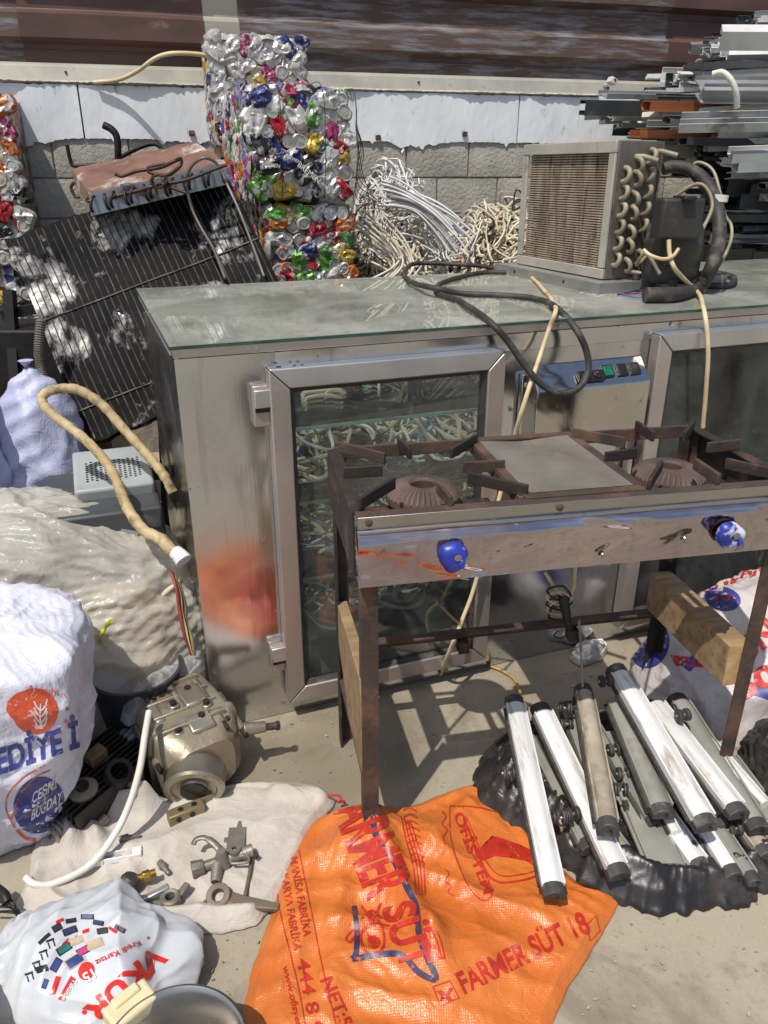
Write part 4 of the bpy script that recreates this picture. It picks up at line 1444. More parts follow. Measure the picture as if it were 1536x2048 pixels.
for k in range(14):
    u = 0.04 + 0.92 * k / 13
    p = T4 * (1 - u) + T3 * u + fw * 0.012
    path = [p + dn * (0.012 + 0.026 * (1 - math.cos(a))) + fw * 0.028 * math.sin(a) + np.array([0.012 * math.sin(a / 2) * (1 if k % 2 else -1), 0, 0]) for a in np.linspace(0, math.pi, 9)]
    MB().tube(path, 0.0055, 7).build('return_bend', dcop_m, ctop, world=True, smooth=60)


def Yp(pts, y):
    return [Y(a, b, y + (c[0] if c else 0)) for a, b, *c in pts]


for pts, r_ in (([(230, 348), (245, 352), (275, 342), (320, 335), (350, 322), (362, 318, 0.04), (360, 332), (335, 350), (300, 345), (298, 335), (330, 328)], 0.0065),
                ([(180, 392), (175, 402), (210, 398), (265, 384), (320, 370), (372, 360), (430, 338), (452, 330)], 0.006),
                ([(275, 382), (300, 374), (330, 372), (372, 386)], 0.006),
                ([(148, 365), (142, 375), (150, 392), (160, 394)], 0.006)):
    MB().tube(catmull(Yp(pts, 3.08), 6), r_, 8).build('pipe', dcop_m, ctop, world=True, smooth=60)
cl = []
for i in range(60):
    a = i * 0.42
    cl.append(Y(318 + (15 + 2.5 * math.sin(i)) * math.cos(a), 362 + (13 + 2 * math.cos(i * 1.3)) * math.sin(a), 3.06 + 0.01 * math.sin(i * 0.7)))
MB().tube(cl, 0.0035, 6).build('coiled_capillary', dcop_m, ctop, world=True, smooth=60)
cable('bent_tube', Yp([(376, 388), (372, 360), (385, 330), (410, 316), (436, 330, 0.02), (455, 370, 0.0), (480, 425, -0.06), (505, 490, -0.12), (528, 552, -0.2)], 3.10), 0.0055, M('grey tube', (120, 112, 104), (90, 84, 78), 9, 0.5, 0.4), 'thin grey tube arching over the black condenser coil', 'tube')
cable('bent_tube', Yp([(376, 388), (385, 420), (402, 455, -0.03), (428, 500, -0.12), (450, 556, -0.24)], 3.06), 0.0055, bpy.data.materials['grey tube'], 'thin grey tube trailing straight down the black condenser coil', 'tube')
rod_m = M('black rod', (36, 33, 31), (24, 23, 22), 9, 0.55, 0.4, bump=0.3, dirt=(92, 76, 62), dscale=12, dlo=0.6, dhi=0.7)
cable('crooked_rod', Yp([(207, 250), (222, 258), (233, 272), (236, 300), (236, 335), (238, 380, -0.1)], 3.85), 0.016, rod_m, 'crooked black iron rod sticking up before the white wall band', 'rod', k=5)
cable('angled_rod', Yp([(134, 290), (140, 318), (147, 331), (175, 331), (230, 328), (250, 335, -0.1)], 3.85), 0.009, rod_m, 'thin black rod bent square beside the copper coil', 'rod', k=5)
cable('flat_strip', Yp([(205, 345), (240, 315), (300, 288), (325, 300), (330, 330)], 3.95), 0.010, rod_m, 'black strip bent over behind the small copper coil', 'strip', k=4)
cable('wall_cable', [PL(188, 165, W0 - WV * 0.03, WALL_A), PL(235, 160, W0 - WV * 0.06, WALL_A), PL(275, 142, W0 - WV * 0.15, WALL_A), PL(310, 117, W0 - WV * 0.24, WALL_A), PL(345, 107, W0 - WV * 0.28, WALL_A), PL(400, 109, W0 - WV * 0.28, WALL_A), PL(430, 118, W0 - WV * 0.26, WALL_A)],
      0.010, cream_m, 'cream cable arching from the wall top to the highest can bale')
# ------------------------------------------------------------------ heap of stripped cable behind the counter
def heap_z(x, y):
    p = px_of((x, y, 1.2))
    s = (np.array([x, y, 0]) - W0).dot(WU)
    d = -(np.array([x, y, 0]) - W0).dot(WV)          # distance in front of the wall
    top = 1.42 * math.exp(-((s - 0.0) / 0.32) ** 2) + 1.20 * math.exp(-((s - 0.78) / 0.46) ** 4) + 0.5 * math.exp(-((s - 1.4) / 0.5) ** 2)
    top = min(top, 1.45)
    f = max(0.0, 1 - max(0, d - 0.25) / 1.25)
    q = (np.array([x, y, 0]) - C0)
    back = q.dot(CV) - DP                            # distance behind the counter
    near = 0.80 * min(1.0, max(0, (back - 0.03) / 0.10)) * math.exp(-((q.dot(CU) - 0.75) / 0.75) ** 4) * max(0, 1 - back / 1.6)
    return max(0.0, top * f ** 0.7, near)


hx = np.linspace(-0.85, 1.55, 80)
hy = np.linspace(2.7, 4.95, 80)
arr = np.zeros((80, 80, 3))
for i, x in enumerate(hx):
    for j, y in enumerate(hy):
        arr[i, j] = (x, y, heap_z(x, y) - 0.05 + 0.02 * fbm(x * 8, y * 8))
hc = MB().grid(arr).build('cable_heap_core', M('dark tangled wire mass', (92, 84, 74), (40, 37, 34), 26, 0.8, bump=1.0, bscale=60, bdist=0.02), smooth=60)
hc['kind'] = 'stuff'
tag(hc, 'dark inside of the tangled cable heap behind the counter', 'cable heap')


def tangle(name, n, rad, mat, label, sel, size=(0.06, 0.2), seed=1, lift=0.02, pts=26, turns=(0.6, 1.6), sides=5):
    r = random.Random(seed)
    m = MB()
    c = 0
    tries = 0
    while c < n and tries < n * 30:
        tries += 1
        x, y = r.uniform(-0.75, 1.5), r.uniform(2.85, 4.75)
        z = heap_z(x, y)
        if z < 0.25 or not sel(x, y, z):
            continue
        c += 1
        R1, R2 = r.uniform(*size), r.uniform(*size) * 0.7
        # local surface frame
        e = 0.03
        nrm = Vector((-(heap_z(x + e, y) - heap_z(x - e, y)) / (2 * e), -(heap_z(x, y + e) - heap_z(x, y - e)) / (2 * e), 1))
        nrm = (nrm.normalized() + Vector((r.gauss(0, 0.35), r.gauss(0, 0.35), r.gauss(0, 0.2)))).normalized()
        a = nrm.orthogonal().normalized()
        a = Matrix.Rotation(r.uniform(0, 6.28), 3, nrm) @ a
        b = nrm.cross(a)
        ph, tn = r.uniform(0, 6.28), r.uniform(*turns)
        path = []
        o = Vector((x, y, z + r.uniform(-0.02, lift)))
        sd = r.uniform(0, 99)
        dr = Vector((r.gauss(0, 0.06), r.gauss(0, 0.04), 0))
        for k in range(pts):
            t = ph + tn * 6.28 * k / pts
            q = o + a * R1 * math.cos(t) + b * R2 * math.sin(t * (1 + 0.13 * math.sin(sd))) + dr * (k / pts)
            q += noise.noise_vector(Vector((t * 0.7, sd, 0))) * 0.05 * (R1 / 0.12)
            hz = heap_z(q.x, q.y)
            bk_ = (np.array(q) - C0).dot(CV) - DP
            if bk_ < 0.02:
                q += Vector(CV) * (0.02 - bk_)
            if q.z < hz - 0.03:
                q.z = hz - 0.03 + 0.01 * math.sin(t * 5)
            path.append(q)
        m.tube(path, rad * r.uniform(0.8, 1.2), sides)
    o = m.build(name, mat, smooth=70, fix=False, kind='stuff')
    return tag(centre(o), label, 'cables')


front_sel = lambda x, y, z: True
left_top = lambda x, y, z: z > 1.05 and x < 0.5
low = lambda x, y, z: z < 1.3
pcable_m = M('pale cable', (214, 206, 186), (180, 168, 142), 5, 0.55, bump=0.1, dirt=(140, 124, 100), dscale=6, dlo=0.58, dhi=0.75)
wcable_m = M('white thin cable', (226, 226, 224), (196, 194, 190), 5, 0.5, bump=0.1)
gcable_m = M('grey black cable', (64, 60, 56), (40, 38, 36), 6, 0.55, bump=0.1)
tangle('white_cables', 150, 0.0042, wcable_m, 'thin white cables springing loose from the top of the heap', left_top, (0.06, 0.17), 2, 0.08)
tangle('cream_cables', 900, 0.0064, pcable_m, 'thick cream cables tangled over the front of the heap', low, (0.05, 0.17), 3, 0.02)
tangle('dark_cables', 190, 0.0040, gcable_m, 'dark grey cables mixed through the heap', front_sel, (0.05, 0.17), 4, 0.02)
for k, (c, nm) in enumerate((((176, 52, 46), 'red'), ((50, 120, 178), 'blue'), ((84, 52, 38), 'brown'), ((196, 110, 60), 'copper'))):
    tangle(nm + '_wires', 34, 0.0026, M(nm + ' wire', c, None, 5, 0.45), 'thin %s wires poking out of the cable heap' % nm, lambda x, y, z: z < 1.3 and x > -0.1, (0.03, 0.10), 20 + k, 0.03, 16)
# cables stuffed into the left bay of the counter, on the floor and two shelves
def stuffed(name, n, rad, mat, label, seed):
    r = random.Random(seed)
    m = MB()
    for c in range(n):
        zb, zh = r.choice(((0.605, 0.17), (0.605, 0.20), (0.35, 0.15), (0.10, 0.05)))
        x, y = r.uniform(0.22, 1.22), r.uniform(0.34, 0.82)
        prof_h = zh * (0.55 + 0.45 * math.sin(x * 5 + zb * 9))
        z = zb + 0.012 + prof_h * r.random() ** 0.7
        R1, R2 = r.uniform(0.05, 0.16), r.uniform(0.03, 0.09)
        nrm = Vector((r.gauss(0, 0.6), r.gauss(-0.5, 0.5), 1)).normalized()
        a = Matrix.Rotation(r.uniform(0, 6.28), 3, nrm) @ nrm.orthogonal().normalized()
        b = nrm.cross(a)
        ph, tn, sd = r.uniform(0, 6.28), r.uniform(0.4, 1.3), r.uniform(0, 99)
        pth = []
        for k in range(20):
            t = ph + tn * 6.28 * k / 20
            q = Vector((x, y, z)) + a * R1 * math.cos(t) + b * R2 * math.sin(t) + noise.noise_vector(Vector((t * 0.8, sd, 0))) * 0.03
            q.x = min(max(q.x, 0.06), 1.36)
            q.y = min(max(q.y, 0.20), 0.90)
            q.z = min(max(q.z, zb + 0.010), zb + zh + 0.03)
            pth.append(CL(q.x, q.y, q.z))
        m.tube(pth, rad * r.uniform(0.8, 1.2), 5)
    tag(centre(m.build(name, mat, smooth=70, fix=False, kind='stuff')), label, 'cables')


stuffed('shelf_cables', 230, 0.0066, pcable_m, 'cream cables stuffed on the glass shelves inside the counter', 31)
stuffed('shelf_white_cables', 110, 0.0050, wcable_m, 'thin white cables stuffed on the glass shelves inside the counter', 32)
stuffed('shelf_dark_cables', 70, 0.0040, gcable_m, 'dark cables mixed on the glass shelves inside the counter', 33)
stuffed('shelf_red_wires', 26, 0.0028, bpy.data.materials['red wire'], 'thin red wires among the cables inside the counter', 34)
stuffed('shelf_blue_wires', 20, 0.0028, bpy.data.materials['blue wire'], 'thin blue wires among the cables inside the counter', 35)
# two neat hanks lying on the heap
for (px, py, dx, dy, lab) in ((845, 425, 0.10, -0.05, 'bound hank of white cable lying over the middle of the heap'), (760, 480, 0.06, -0.10, 'bound hank of cream cable hanging down the heap beside the bale')):
    m = MB()
    r = random.Random(px)
    base = Y(px, py, 3.95 if px > 800 else 3.72)
    for k in range(26):
        o_ = np.array([r.gauss(0, 0.012), r.gauss(0, 0.02), r.gauss(0, 0.022)])
        L = 0.17 if px > 800 else 0.2
        pth = []
        for t in np.linspace(0, 1, 18):
            spread = 1 + 2.0 * abs(t - 0.45)
            if px > 800:
                pth.append(base + np.array([(t - 0.5) * 2 * L, -0.06 * t, -0.20 * t * t - 0.02 + 0.09]) + o_ * spread)
            else:
                pth.append(base + np.array([0.16 * math.sin(t * 3) - 0.05, -0.15 * t, 0.03 - 0.30 * t]) + o_ * spread * 1.5)
        m.tube(pth, 0.0055, 6)
    ob = m.build('cable_hank', wcable_m if px > 800 else pcable_m, smooth=70, fix=False)
    tag(centre(ob), lab, 'cable hank')
# fine wires hanging beside the bale
for k in range(7):
    x0 = 712 + 3 * k
    cable('hanging_wire', [Y(705 + k, 190 + 6 * k, 3.5), Y(716 + 2 * k, 250 + 10 * k, 3.5), Y(722 - 3 * k, 330 + 12 * k, 3.52), Y(735 + 9 * k, 380 + 8 * k, 3.56), Y(752 + 4 * k, 420 + 12 * k, 3.62)], 0.0016, tie_m,
          'thin dark wire trailing down beside the near can bale', 'wire', n=4, group='thin wires beside the can bale', wob=0.02)

# ------------------------------------------------------------------ pile of aluminium window profiles
al_silver = M('silver profile', (182, 184, 184), (150, 152, 152), 4, 0.45, 0.5, bump=0.15, dirt=(110, 104, 96), dscale=6, dlo=0.58, dhi=0.74, hue=0.35)
al_white = M('white coated profile', (216, 216, 212), (190, 190, 186), 5, 0.5, bump=0.1, dirt=(140, 132, 120), dscale=7, dlo=0.6, dhi=0.74, hue=0.2)
al_dark = M('anthracite profile', (66, 68, 70), (46, 48, 50), 5, 0.5, 0.1, bump=0.15, dirt=(130, 124, 116), dscale=8, dlo=0.58, dhi=0.7, hue=0.3)
al_brown = M('wood finish profile', (160, 92, 50), (124, 68, 38), 6, 0.5, bump=0.1, stretch=(0.2, 6, 6))
SECT = [
    [(-.03, -.02), (.03, -.02), (.03, -.016), (-.006, -.016), (-.006, .004), (.022, .004), (.022, .008), (-.006, .008), (-.006, .02), (-.03, .02), (-.03, .016), (-.010, .016), (-.010, -.016), (-.03, -.016)],
    [(-.025, -.025), (.025, -.025), (.025, -.010), (.021, -.010), (.021, -.021), (-.021, -.021), (-.021, .021), (.021, .021), (.021, .012), (.025, .012), (.025, .025), (-.025, .025)],
    [(-.04, -.012), (.04, -.012), (.04, .012), (.036, .012), (.036, -.008), (.002, -.008), (.002, .012), (-.002, .012), (-.002, -.008), (-.036, -.008), (-.036, .018), (-.04, .018)],
    [(-.035, -.016), (.028, -.016), (.038, -.006), (.038, .006), (.030, .016), (.006, .016), (.006, .013), (.028, .013), (.0345, .005), (.0345, -.005), (.0265, -.013), (-.032, -.013), (-.032, .013), (-.008, .013), (-.008, .016), (-.035, .016)],
    [(-.045, -.005), (.045, -.005), (.045, .010), (.041, .010), (.041, -.001), (-.041, -.001), (-.041, .016), (-.045, .016)],
]
prof_mesh = {}
for si, sec in enumerate(SECT):
    for mi_, (nm, mt) in enumerate((('silver', al_silver), ('white', al_white), ('dark', al_dark), ('brown', al_brown))):
        mm = MB().prism([(a, b) for a, b in sec], 0, 1.7, Matrix(((0, 0, 1, 0), (1, 0, 0, 0), (0, 1, 0, 0), (0, 0, 0, 1))))
        prof_mesh[(si, nm)] = mm.mesh('aluminium_profile', mt, 25)
lab = {'silver': 'bare silver window profile in the scrap pile against the wall', 'white': 'white coated window profile in the scrap pile against the wall',
       'dark': 'dark grey window profile in the scrap pile against the wall', 'brown': 'brown wood finish window profile in the scrap pile against the wall'}
rp = random.Random(5)


def profile_at(px, py, y, kind, sect, rz, ry=0.0, roll=0.0, sc=1.0):
    p = Y(px, py, y)
    o = bpy.data.objects.new('aluminium_profile', prof_mesh[(sect, kind)])
    COL.objects.link(o)
    o.location = Vector(p)
    o.rotation_euler = (Matrix.Rotation(rz, 3, 'Z') @ Matrix.Rotation(ry, 3, 'Y') @ Matrix.Rotation(roll, 3, 'X')).to_euler()
    o.scale = (1, sc, sc)
    tier = 'topmost layers' if py < 130 else ('upper layers' if py < 215 else ('middle layers' if py < 320 else 'lowest layers'))
    tag(o, lab[kind].replace('in the scrap pile', 'in the %s of the scrap pile' % tier), 'profile', 'window profiles piled against the wall')


sil = [(30, 1490), (60, 1425), (95, 1378), (120, 1400), (150, 1292), (180, 1290), (205, 1170), (235, 1160), (262, 1225), (290, 1240), (320, 1320), (350, 1330), (400, 1400), (440, 1390), (480, 1390)]


def left_px(py):
    return float(np.interp(py, [s[0] for s in sil], [s[1] for s in sil]))


row = 0
py = 36.0
while py < 500:
    base = left_px(py)
    n = 6 if py < 130 else 10
    for k in range(n):
        d = k / n
        px = base + rp.uniform(0, 30) + (k * rp.uniform(12, 44)) * (0.7 if py < 120 else 1)
        if px > 1535:
            px = rp.uniform(base, 1530)
        dark = 0.34 if py < 330 else 0.8  # lower rows mostly dark: shade inside the pile put into their colour
        q = rp.random()
        kind = 'dark' if q < dark else ('silver' if q < dark + (1 - dark) * 0.62 else 'white')
        y = 4.66 - 0.085 * k - 0.0007 * max(0, py - 200) + rp.uniform(-0.05, 0.05) + (px - 1200) * 0.0004
        profile_at(px, py + rp.uniform(-8, 8), min(y, 4.75), kind, rp.randrange(5), R(rp.choice((13, 13, 8, -6, -18)) + rp.gauss(0, 6)), R(rp.gauss(0, 2.4)), R(rp.choice((0, 0, 15, 90, 180, 30, -20)) + rp.uniform(-8, 8)), rp.uniform(0.55, 1.1))
    py += 15 if py < 320 else 27
profile_at(1292, 212, 3.9, 'brown', 3, R(8), 0, 0.1, 1.3)
profile_at(1270, 268, 3.95, 'brown', 2, R(14), 0, 0.1, 1.2)
profile_at(1440, 75, 3.9, 'white', 1, R(-12), R(2), 0.5, 1.5)
profile_at(1400, 185, 3.75, 'silver', 0, R(4), 0, 0.5, 1.4)
profile_at(1398, 168, 3.8, 'silver', 4, R(2), 0, 0.4, 1.4)
profile_at(1205, 190, 4.2, 'silver', 4, R(13), 0, 0.3, 1.1)
profile_at(1165, 215, 4.15, 'dark', 1, R(13), 0, 0.1, 1.3)
profile_at(1360, 245, 3.7, 'silver', 2, R(-22), 0, 0.6, 1.3)
profile_at(1460, 310, 3.7, 'white', 2, R(-8), R(-2), 0.4, 1.3)
profile_at(1470, 330, 3.7, 'white', 3, R(-4), R(-2), 0.2, 1.4)
# rack bearers that carry the pile
rk = thing('profile_rack', 'dark rack bearers carrying the pile of window profiles', 'rack', (2.6, 4.6, 0))
for x in (1.95, 2.7):
    MB().beam((x, 4.75 + (x - 1.9) * 0.26, 0.0), (x, 4.75 + (x - 1.9) * 0.26, 2.1), 0.05, 0.05, up=(0, 1, 0)).build('post', prop_m, rk, world=True)
    for z in (0.95, 1.25, 1.55, 1.85):
        MB().beam((x, 3.75, z), (x, 4.78, z), 0.03, 0.03).build('bearer', prop_m, rk, world=True)
MB().box((2.35, 4.35, 0.42), (1.7, 0.7, 0.84), Matrix.Rotation(R(14), 3, 'Z')).build('lower_box', prop_m, rk, world=True, bevel=0.01)
cable('white_rag', [Y(1425, 148, 3.62), Y(1445, 145, 3.6), Y(1462, 160, 3.58), Y(1472, 185, 3.58), Y(1474, 215, 3.6)], 0.012, white_cab_m, 'white twisted rag hanging over the silver window profiles', 'rag')
tagm = thing('loose_bracket', 'small white bracket stuck on the fence rail beside the profile pile', 'bracket', PL(1224, 162, W0 - WV * 0.05, WALL_A), R(WALL_A))
MB().box((0, 0, 0), (0.040, 0.05, 0.030), Matrix.Rotation(R(25), 3, 'Y')).build('plate', al_white, tagm, bevel=0.003)
MB().box((0.004, -0.026, 0.004), (0.010, 0.006, 0.010)).build('hole', black_m, tagm)
MB().box((0, 0.04, -0.01), (0.02, 0.06, 0.012)).build('tab', al_white, tagm)
# ------------------------------------------------------------------ sacks, bags and their printing
def creases(p, seed, s, amp, stretch=(1, 1, 1), oct_=3):
    """sharp fold pattern: folded gradient noise, warped"""
    v = 0.0
    a = 1.0
    q = Vector((p[0] * stretch[0] * s + seed * 7.3, p[1] * stretch[1] * s - seed * 3.7, p[2] * stretch[2] * s + seed))
    q += noise.noise_vector(q * 0.6) * 0.55
    for k in range(oct_):
        v += a * (0.32 - abs(noise.noise(q)))
        q = q * 2.13 + Vector((5.2, 1.3, 9.1))
        a *= 0.52
    return v * amp


def folds(p, seed, freq, amp, n=4, bias=None):
    """straight cloth creases running in patches of different direction"""
    q = Vector(p)
    tot = 0.0
    w0 = noise.noise_vector(q * 2.3 + Vector((seed, 3.1 * seed, 0))) * 0.11
    r = random.Random(seed * 131 + 7)
    for i in range(n):
        d = Vector((r.gauss(0, 1), r.gauss(0, 1), r.gauss(0, 1)))
        if bias is not None:
            d = d * 0.45 + Vector(bias) * (1 if r.random() < 0.5 else -1)
        d.normalize()
        m = noise.noise(q * 3.4 + Vector((i * 17.3, seed * 1.7, 4.4)))
        m = min(1, max(0, (m + 0.12) * 2.6))
        if m <= 0:
            r.random()
            continue
        f = freq * (0.7 + 0.6 * r.random())
        t = (q + w0).dot(d) * f + 0.35 * noise.noise(q * freq * 0.55 + Vector((i * 3.3, 0, seed)))
        w = abs((t % 1.0) * 2 - 1)
        tot += m * (w ** 1.6 - 0.4)
    return amp * tot


def closest_boundary(poly, n):
    """resample a closed polygon smoothly to n points"""
    P = [np.array(p, float) for p in poly]
    m = len(P)
    out = []
    seg = [np.linalg.norm(P[(i + 1) % m] - P[i]) for i in range(m)]
    tot = sum(seg)
    for k in range(n):
        d = tot * k / n
        i = 0
        while d > seg[i]:
            d -= seg[i]
            i += 1
        t = d / seg[i]
        a, b, c, e = P[i - 1], P[i], P[(i + 1) % m], P[(i + 2) % m]
        q = 0.5 * (2 * b + (c - a) * t + (2 * a - 5 * b + 4 * c - e) * t * t + (3 * b - a - 3 * c + e) * t ** 3)
        lq = b + (c - b) * t
        out.append(0.6 * q + 0.4 * lq)
    return out


class Soft:
    pass


def finish(mb, name, mat, label, cat, group=None, smooth=80, loc=None):
    V = [Vector(p) for p in mb.v]
    s = Soft()
    s.bvh = BVHTree.FromPolygons(V, mb.f)
    o = mb.build(name, mat, smooth=smooth)
    centre(o)
    tag(o, label, cat, group)
    s.o = o
    return s


def flat_sack(name, poly_px, mat, label, cat, H=0.06, p=3.0, cr=((4, 0.03), (11, 0.012)), stretch=(1, 1, 1), seed=1, ridges=(), ze=0.004, centre_px=None, nth=220, nr=64, edge=0.012, rag=0.006, extra=None, floor=0.003, zpoly=0.0, fo=((7, 0.010), (16, 0.004))):
    """a sack lying on the ground: outline given on the ground, height from fill and folds"""
    B = closest_boundary([G(*q, zpoly)[:2] for q in poly_px], nth)
    c = np.mean(B, axis=0) if centre_px is None else G(*centre_px)[:2]
    rg = [(G(*a)[:2], G(*b)[:2], h, w) for a, b, h, w in ridges]
    arr = np.zeros((nth, nr + 1, 3))
    for i in range(nth):
        for j in range(nr + 1):
            t = 1 - (1 - j / nr) ** 1.0
            t = j / nr
            xy = c + (B[i] - c) * t
            if t > 0.9:
                xy = xy + (B[i] - c) / np.linalg.norm(B[i] - c) * rag * fbm(B[i][0] * 25, B[i][1] * 25, seed) * (t - 0.9) * 10
            z = H * (1 - t ** p)
            win = 1 - t ** 8
            for k, (s, a) in enumerate(cr):
                z += creases((xy[0], xy[1], 0), seed + k, s, a, stretch, 2) * win
            for k, (s, a) in enumerate(fo):
                z += folds((xy[0], xy[1], 0), seed + 5 * k, s, a) * win
            for a, b, h, w in rg:
                d = b - a
                u = min(1, max(0, np.dot(xy - a, d) / np.dot(d, d)))
                dist = np.linalg.norm(xy - (a + d * u))
                z += h * math.exp(-(dist / w) ** 2) * (win if t > 0.8 else 1)
            z += ze + edge * (1 - abs(2 * min(1, max(0, (t - 0.86) / 0.14)) - 1)) * 0.8
            if extra:
                z += extra(xy[0], xy[1], t)
            arr[i, j] = (xy[0], xy[1], max(floor + (0.002 if t < 1 else 0), z if t < 0.999 else floor))
    m = MB()
    m.grid(arr[:, 1:], cu=True)
    m.v.append(tuple(arr[:, 0].mean(axis=0)))
    ci = len(m.v) - 1
    for i in range(nth):
        m.f.append((i * nr, ((i + 1) % nth) * nr, ci))
        m.mi.append(0)
    # underside
    und = arr[:, -1].copy()
    m.add(list(und - np.array([0, 0, 0.002])), [tuple(range(nth))])
    k0 = len(m.v) - nth
    for i in range(nth):
        m.f.append((i * nr + nr - 1, ((i + 1) % nth) * nr + nr - 1, k0 + (i + 1) % nth, k0 + i))
        m.mi.append(0)
    return finish(m, name, mat, label, cat)


def blob_sack(name, cx, cy, rx, ry, h, mat, label, cat, rz=0.0, cr=((3, 0.05), (9, 0.02), (24, 0.006)), stretch=(1, 1, 1), seed=1, lean=(0, 0), nth=150, nz=100, z0=0.0, prof=None, lobes=(), group=None, solid=True, fo=((6, 0.014), (14, 0.006), (30, 0.0025)), bias=None, ex=0.85):
    """a standing or slumped sack"""
    arr = np.zeros((nth, nz, 3))
    prof = prof or [(0.0, 0.86), (0.12, 1.0), (0.45, 0.98), (0.75, 0.82), (0.92, 0.5), (1.0, 0.04)]
    pz = [q[0] for q in prof]
    pr = [q[1] for q in prof]
    # smooth interpolation
    L = 400
    zz = np.linspace(0, 1, L)
    rr = np.interp(zz, pz, pr)
    ker = np.hanning(41)
    ker /= ker.sum()
    rp_ = np.convolve(np.pad(rr, 20, mode='edge'), ker, 'valid')
    rp_[-12:] *= np.linspace(1, 0.05, 12)
    cz, sz = math.cos(rz), math.sin(rz)
    # arc-length spacing along the profile
    ds = np.sqrt((np.diff(zz) * h) ** 2 + (np.diff(rp_) * (rx + ry) / 2) ** 2)
    sl = np.concatenate([[0], np.cumsum(ds)])
    zs = np.interp(np.linspace(0, sl[-1], nz), sl, zz)
    rs = np.interp(zs, zz, rp_)
    for i in range(nth):
        th = 2 * math.pi * i / nth
        for j in range(nz):
            r0 = rs[j]
            ct, st_ = math.cos(th), math.sin(th)
            e = ex
            lx = rx * r0 * math.copysign(abs(ct) ** e, ct)
            ly = ry * r0 * math.copysign(abs(st_) ** e, st_)
            x, y = cx + lx * cz - ly * sz + lean[0] * zs[j] ** 1.5, cy + lx * sz + ly * cz + lean[1] * zs[j] ** 1.5
            z = z0 + h * zs[j]
            nrm = Vector((ct / rx * cz - st_ / ry * sz, ct / rx * sz + st_ / ry * cz, (zs[j] - 0.35) * 3 / h)).normalized()
            d = 0
            for k, (s, a) in enumerate(cr):
                d += creases((x, y, z), seed + k, s, a, stretch, 2)
            for k, (s, a) in enumerate(fo):
                d += folds((x, y, z), seed + 5 * k, s, a, 4, bias)
            q = Vector((x, y, z)) + nrm * d
            for (ax, ay, az, rad, amp) in lobes:
                dd = (q - Vector((ax, ay, az))).length
                q += nrm * amp * math.exp(-(dd / rad) ** 2)
            arr[i, j] = (q.x, q.y, max(z0 + 0.003, q.z))
    m = MB().grid(arr, cu=True)
    m.f.append(tuple(i * nz for i in range(nth))[::-1])
    m.f.append(tuple(i * nz + nz - 1 for i in range(nth)))
    m.mi += [0, 0]
    return finish(m, name, mat, label, cat, group)


def weave_mat(name, c1, c2, rough=0.42, spec=0.5, scale=420, dirt=None, dlo=0.58, dhi=0.75, bump=0.25, sub=0.0, wr=22):
    """woven plastic sacking: fine tape weave and small wrinkles"""
    t = NT(name)
    v = t.coord((1, 1, 1))
    a = t.noise(v, 5, 5, 0.6)
    col = t.mix(t.fac(a, 0.35, 0.68), lin(c1), lin(c2))
    if dirt:
        f = t.fac(t.noise(v, 4, 7, 0.65, 0.6), dlo, dhi)
        col = t.mix(t.math('MULTIPLY', f, 0.8), col, lin(dirt))
    w1 = t.n('ShaderNodeTexWave', bands_direction='X')
    w2 = t.n('ShaderNodeTexWave', bands_direction='Y')
    for w in (w1, w2):
        w.inputs['Scale'].default_value = scale / 6.28
        t.l(v, w.inputs['Vector'])
    h = t.math('MULTIPLY', w1.outputs['Fac'], w2.outputs['Fac'])
    wrk = t.noise(v, wr, 4, 0.6, 1.2)
    n1 = t.bump(h, bump, 0.0012)
    n2 = t.bump(wrk, 0.55, 0.008, n1)
    t.bsdf(col, rough, 0.0, n2, Specular_IOR_Level=spec)
    return t.m


def px_decal(bm_px, soft, name, mat, off=0.0012, step=7.0, cast=True):
    """lays a flat print, drawn in survey pixels, onto the surface of a sack"""
    bm = bm_px
    xs = [v.co.x for v in bm.verts]
    ys = [v.co.y for v in bm.verts]
    for ax, lo, hi in ((0, min(xs), max(xs)), (1, min(ys), max(ys))):
        k = lo + step
        while k < hi:
            co = Vector((k, 0, 0)) if ax == 0 else Vector((0, k, 0))
            no = Vector((1, 0, 0)) if ax == 0 else Vector((0, 1, 0))
            bmesh.ops.bisect_plane(bm, geom=bm.verts[:] + bm.edges[:] + bm.faces[:], plane_co=co, plane_no=no)
            k += step
    Mi = soft.o.matrix_basis.inverted()
    bad = []
    for v in bm.verts:
        d = Vector(ray(v.co.x, v.co.y)).normalized()
        h = soft.bvh.ray_cast(Vector(EYE), d)
        if h[0] is None:
            bad.append(v)
            continue
        nr = h[1]
        if nr.dot(d) > 0:
            nr = -nr
        v.co = Mi @ (h[0] + nr * off - d * 0.0004)
    bmesh.ops.delete(bm, geom=bad, context='VERTS')
    long_ = [e for e in bm.edges if e.calc_length() > 0.06]
    if long_:
        bmesh.ops.delete(bm, geom=long_, context='EDGES')
    me = bpy.data.meshes.new(name)
    bm.to_mesh(me)
    bm.free()
    me.materials.append(mat)
    me.shade_smooth()
    o = bpy.data.objects.new(name, me)
    COL.objects.link(o)
    o.parent = soft.o
    return o


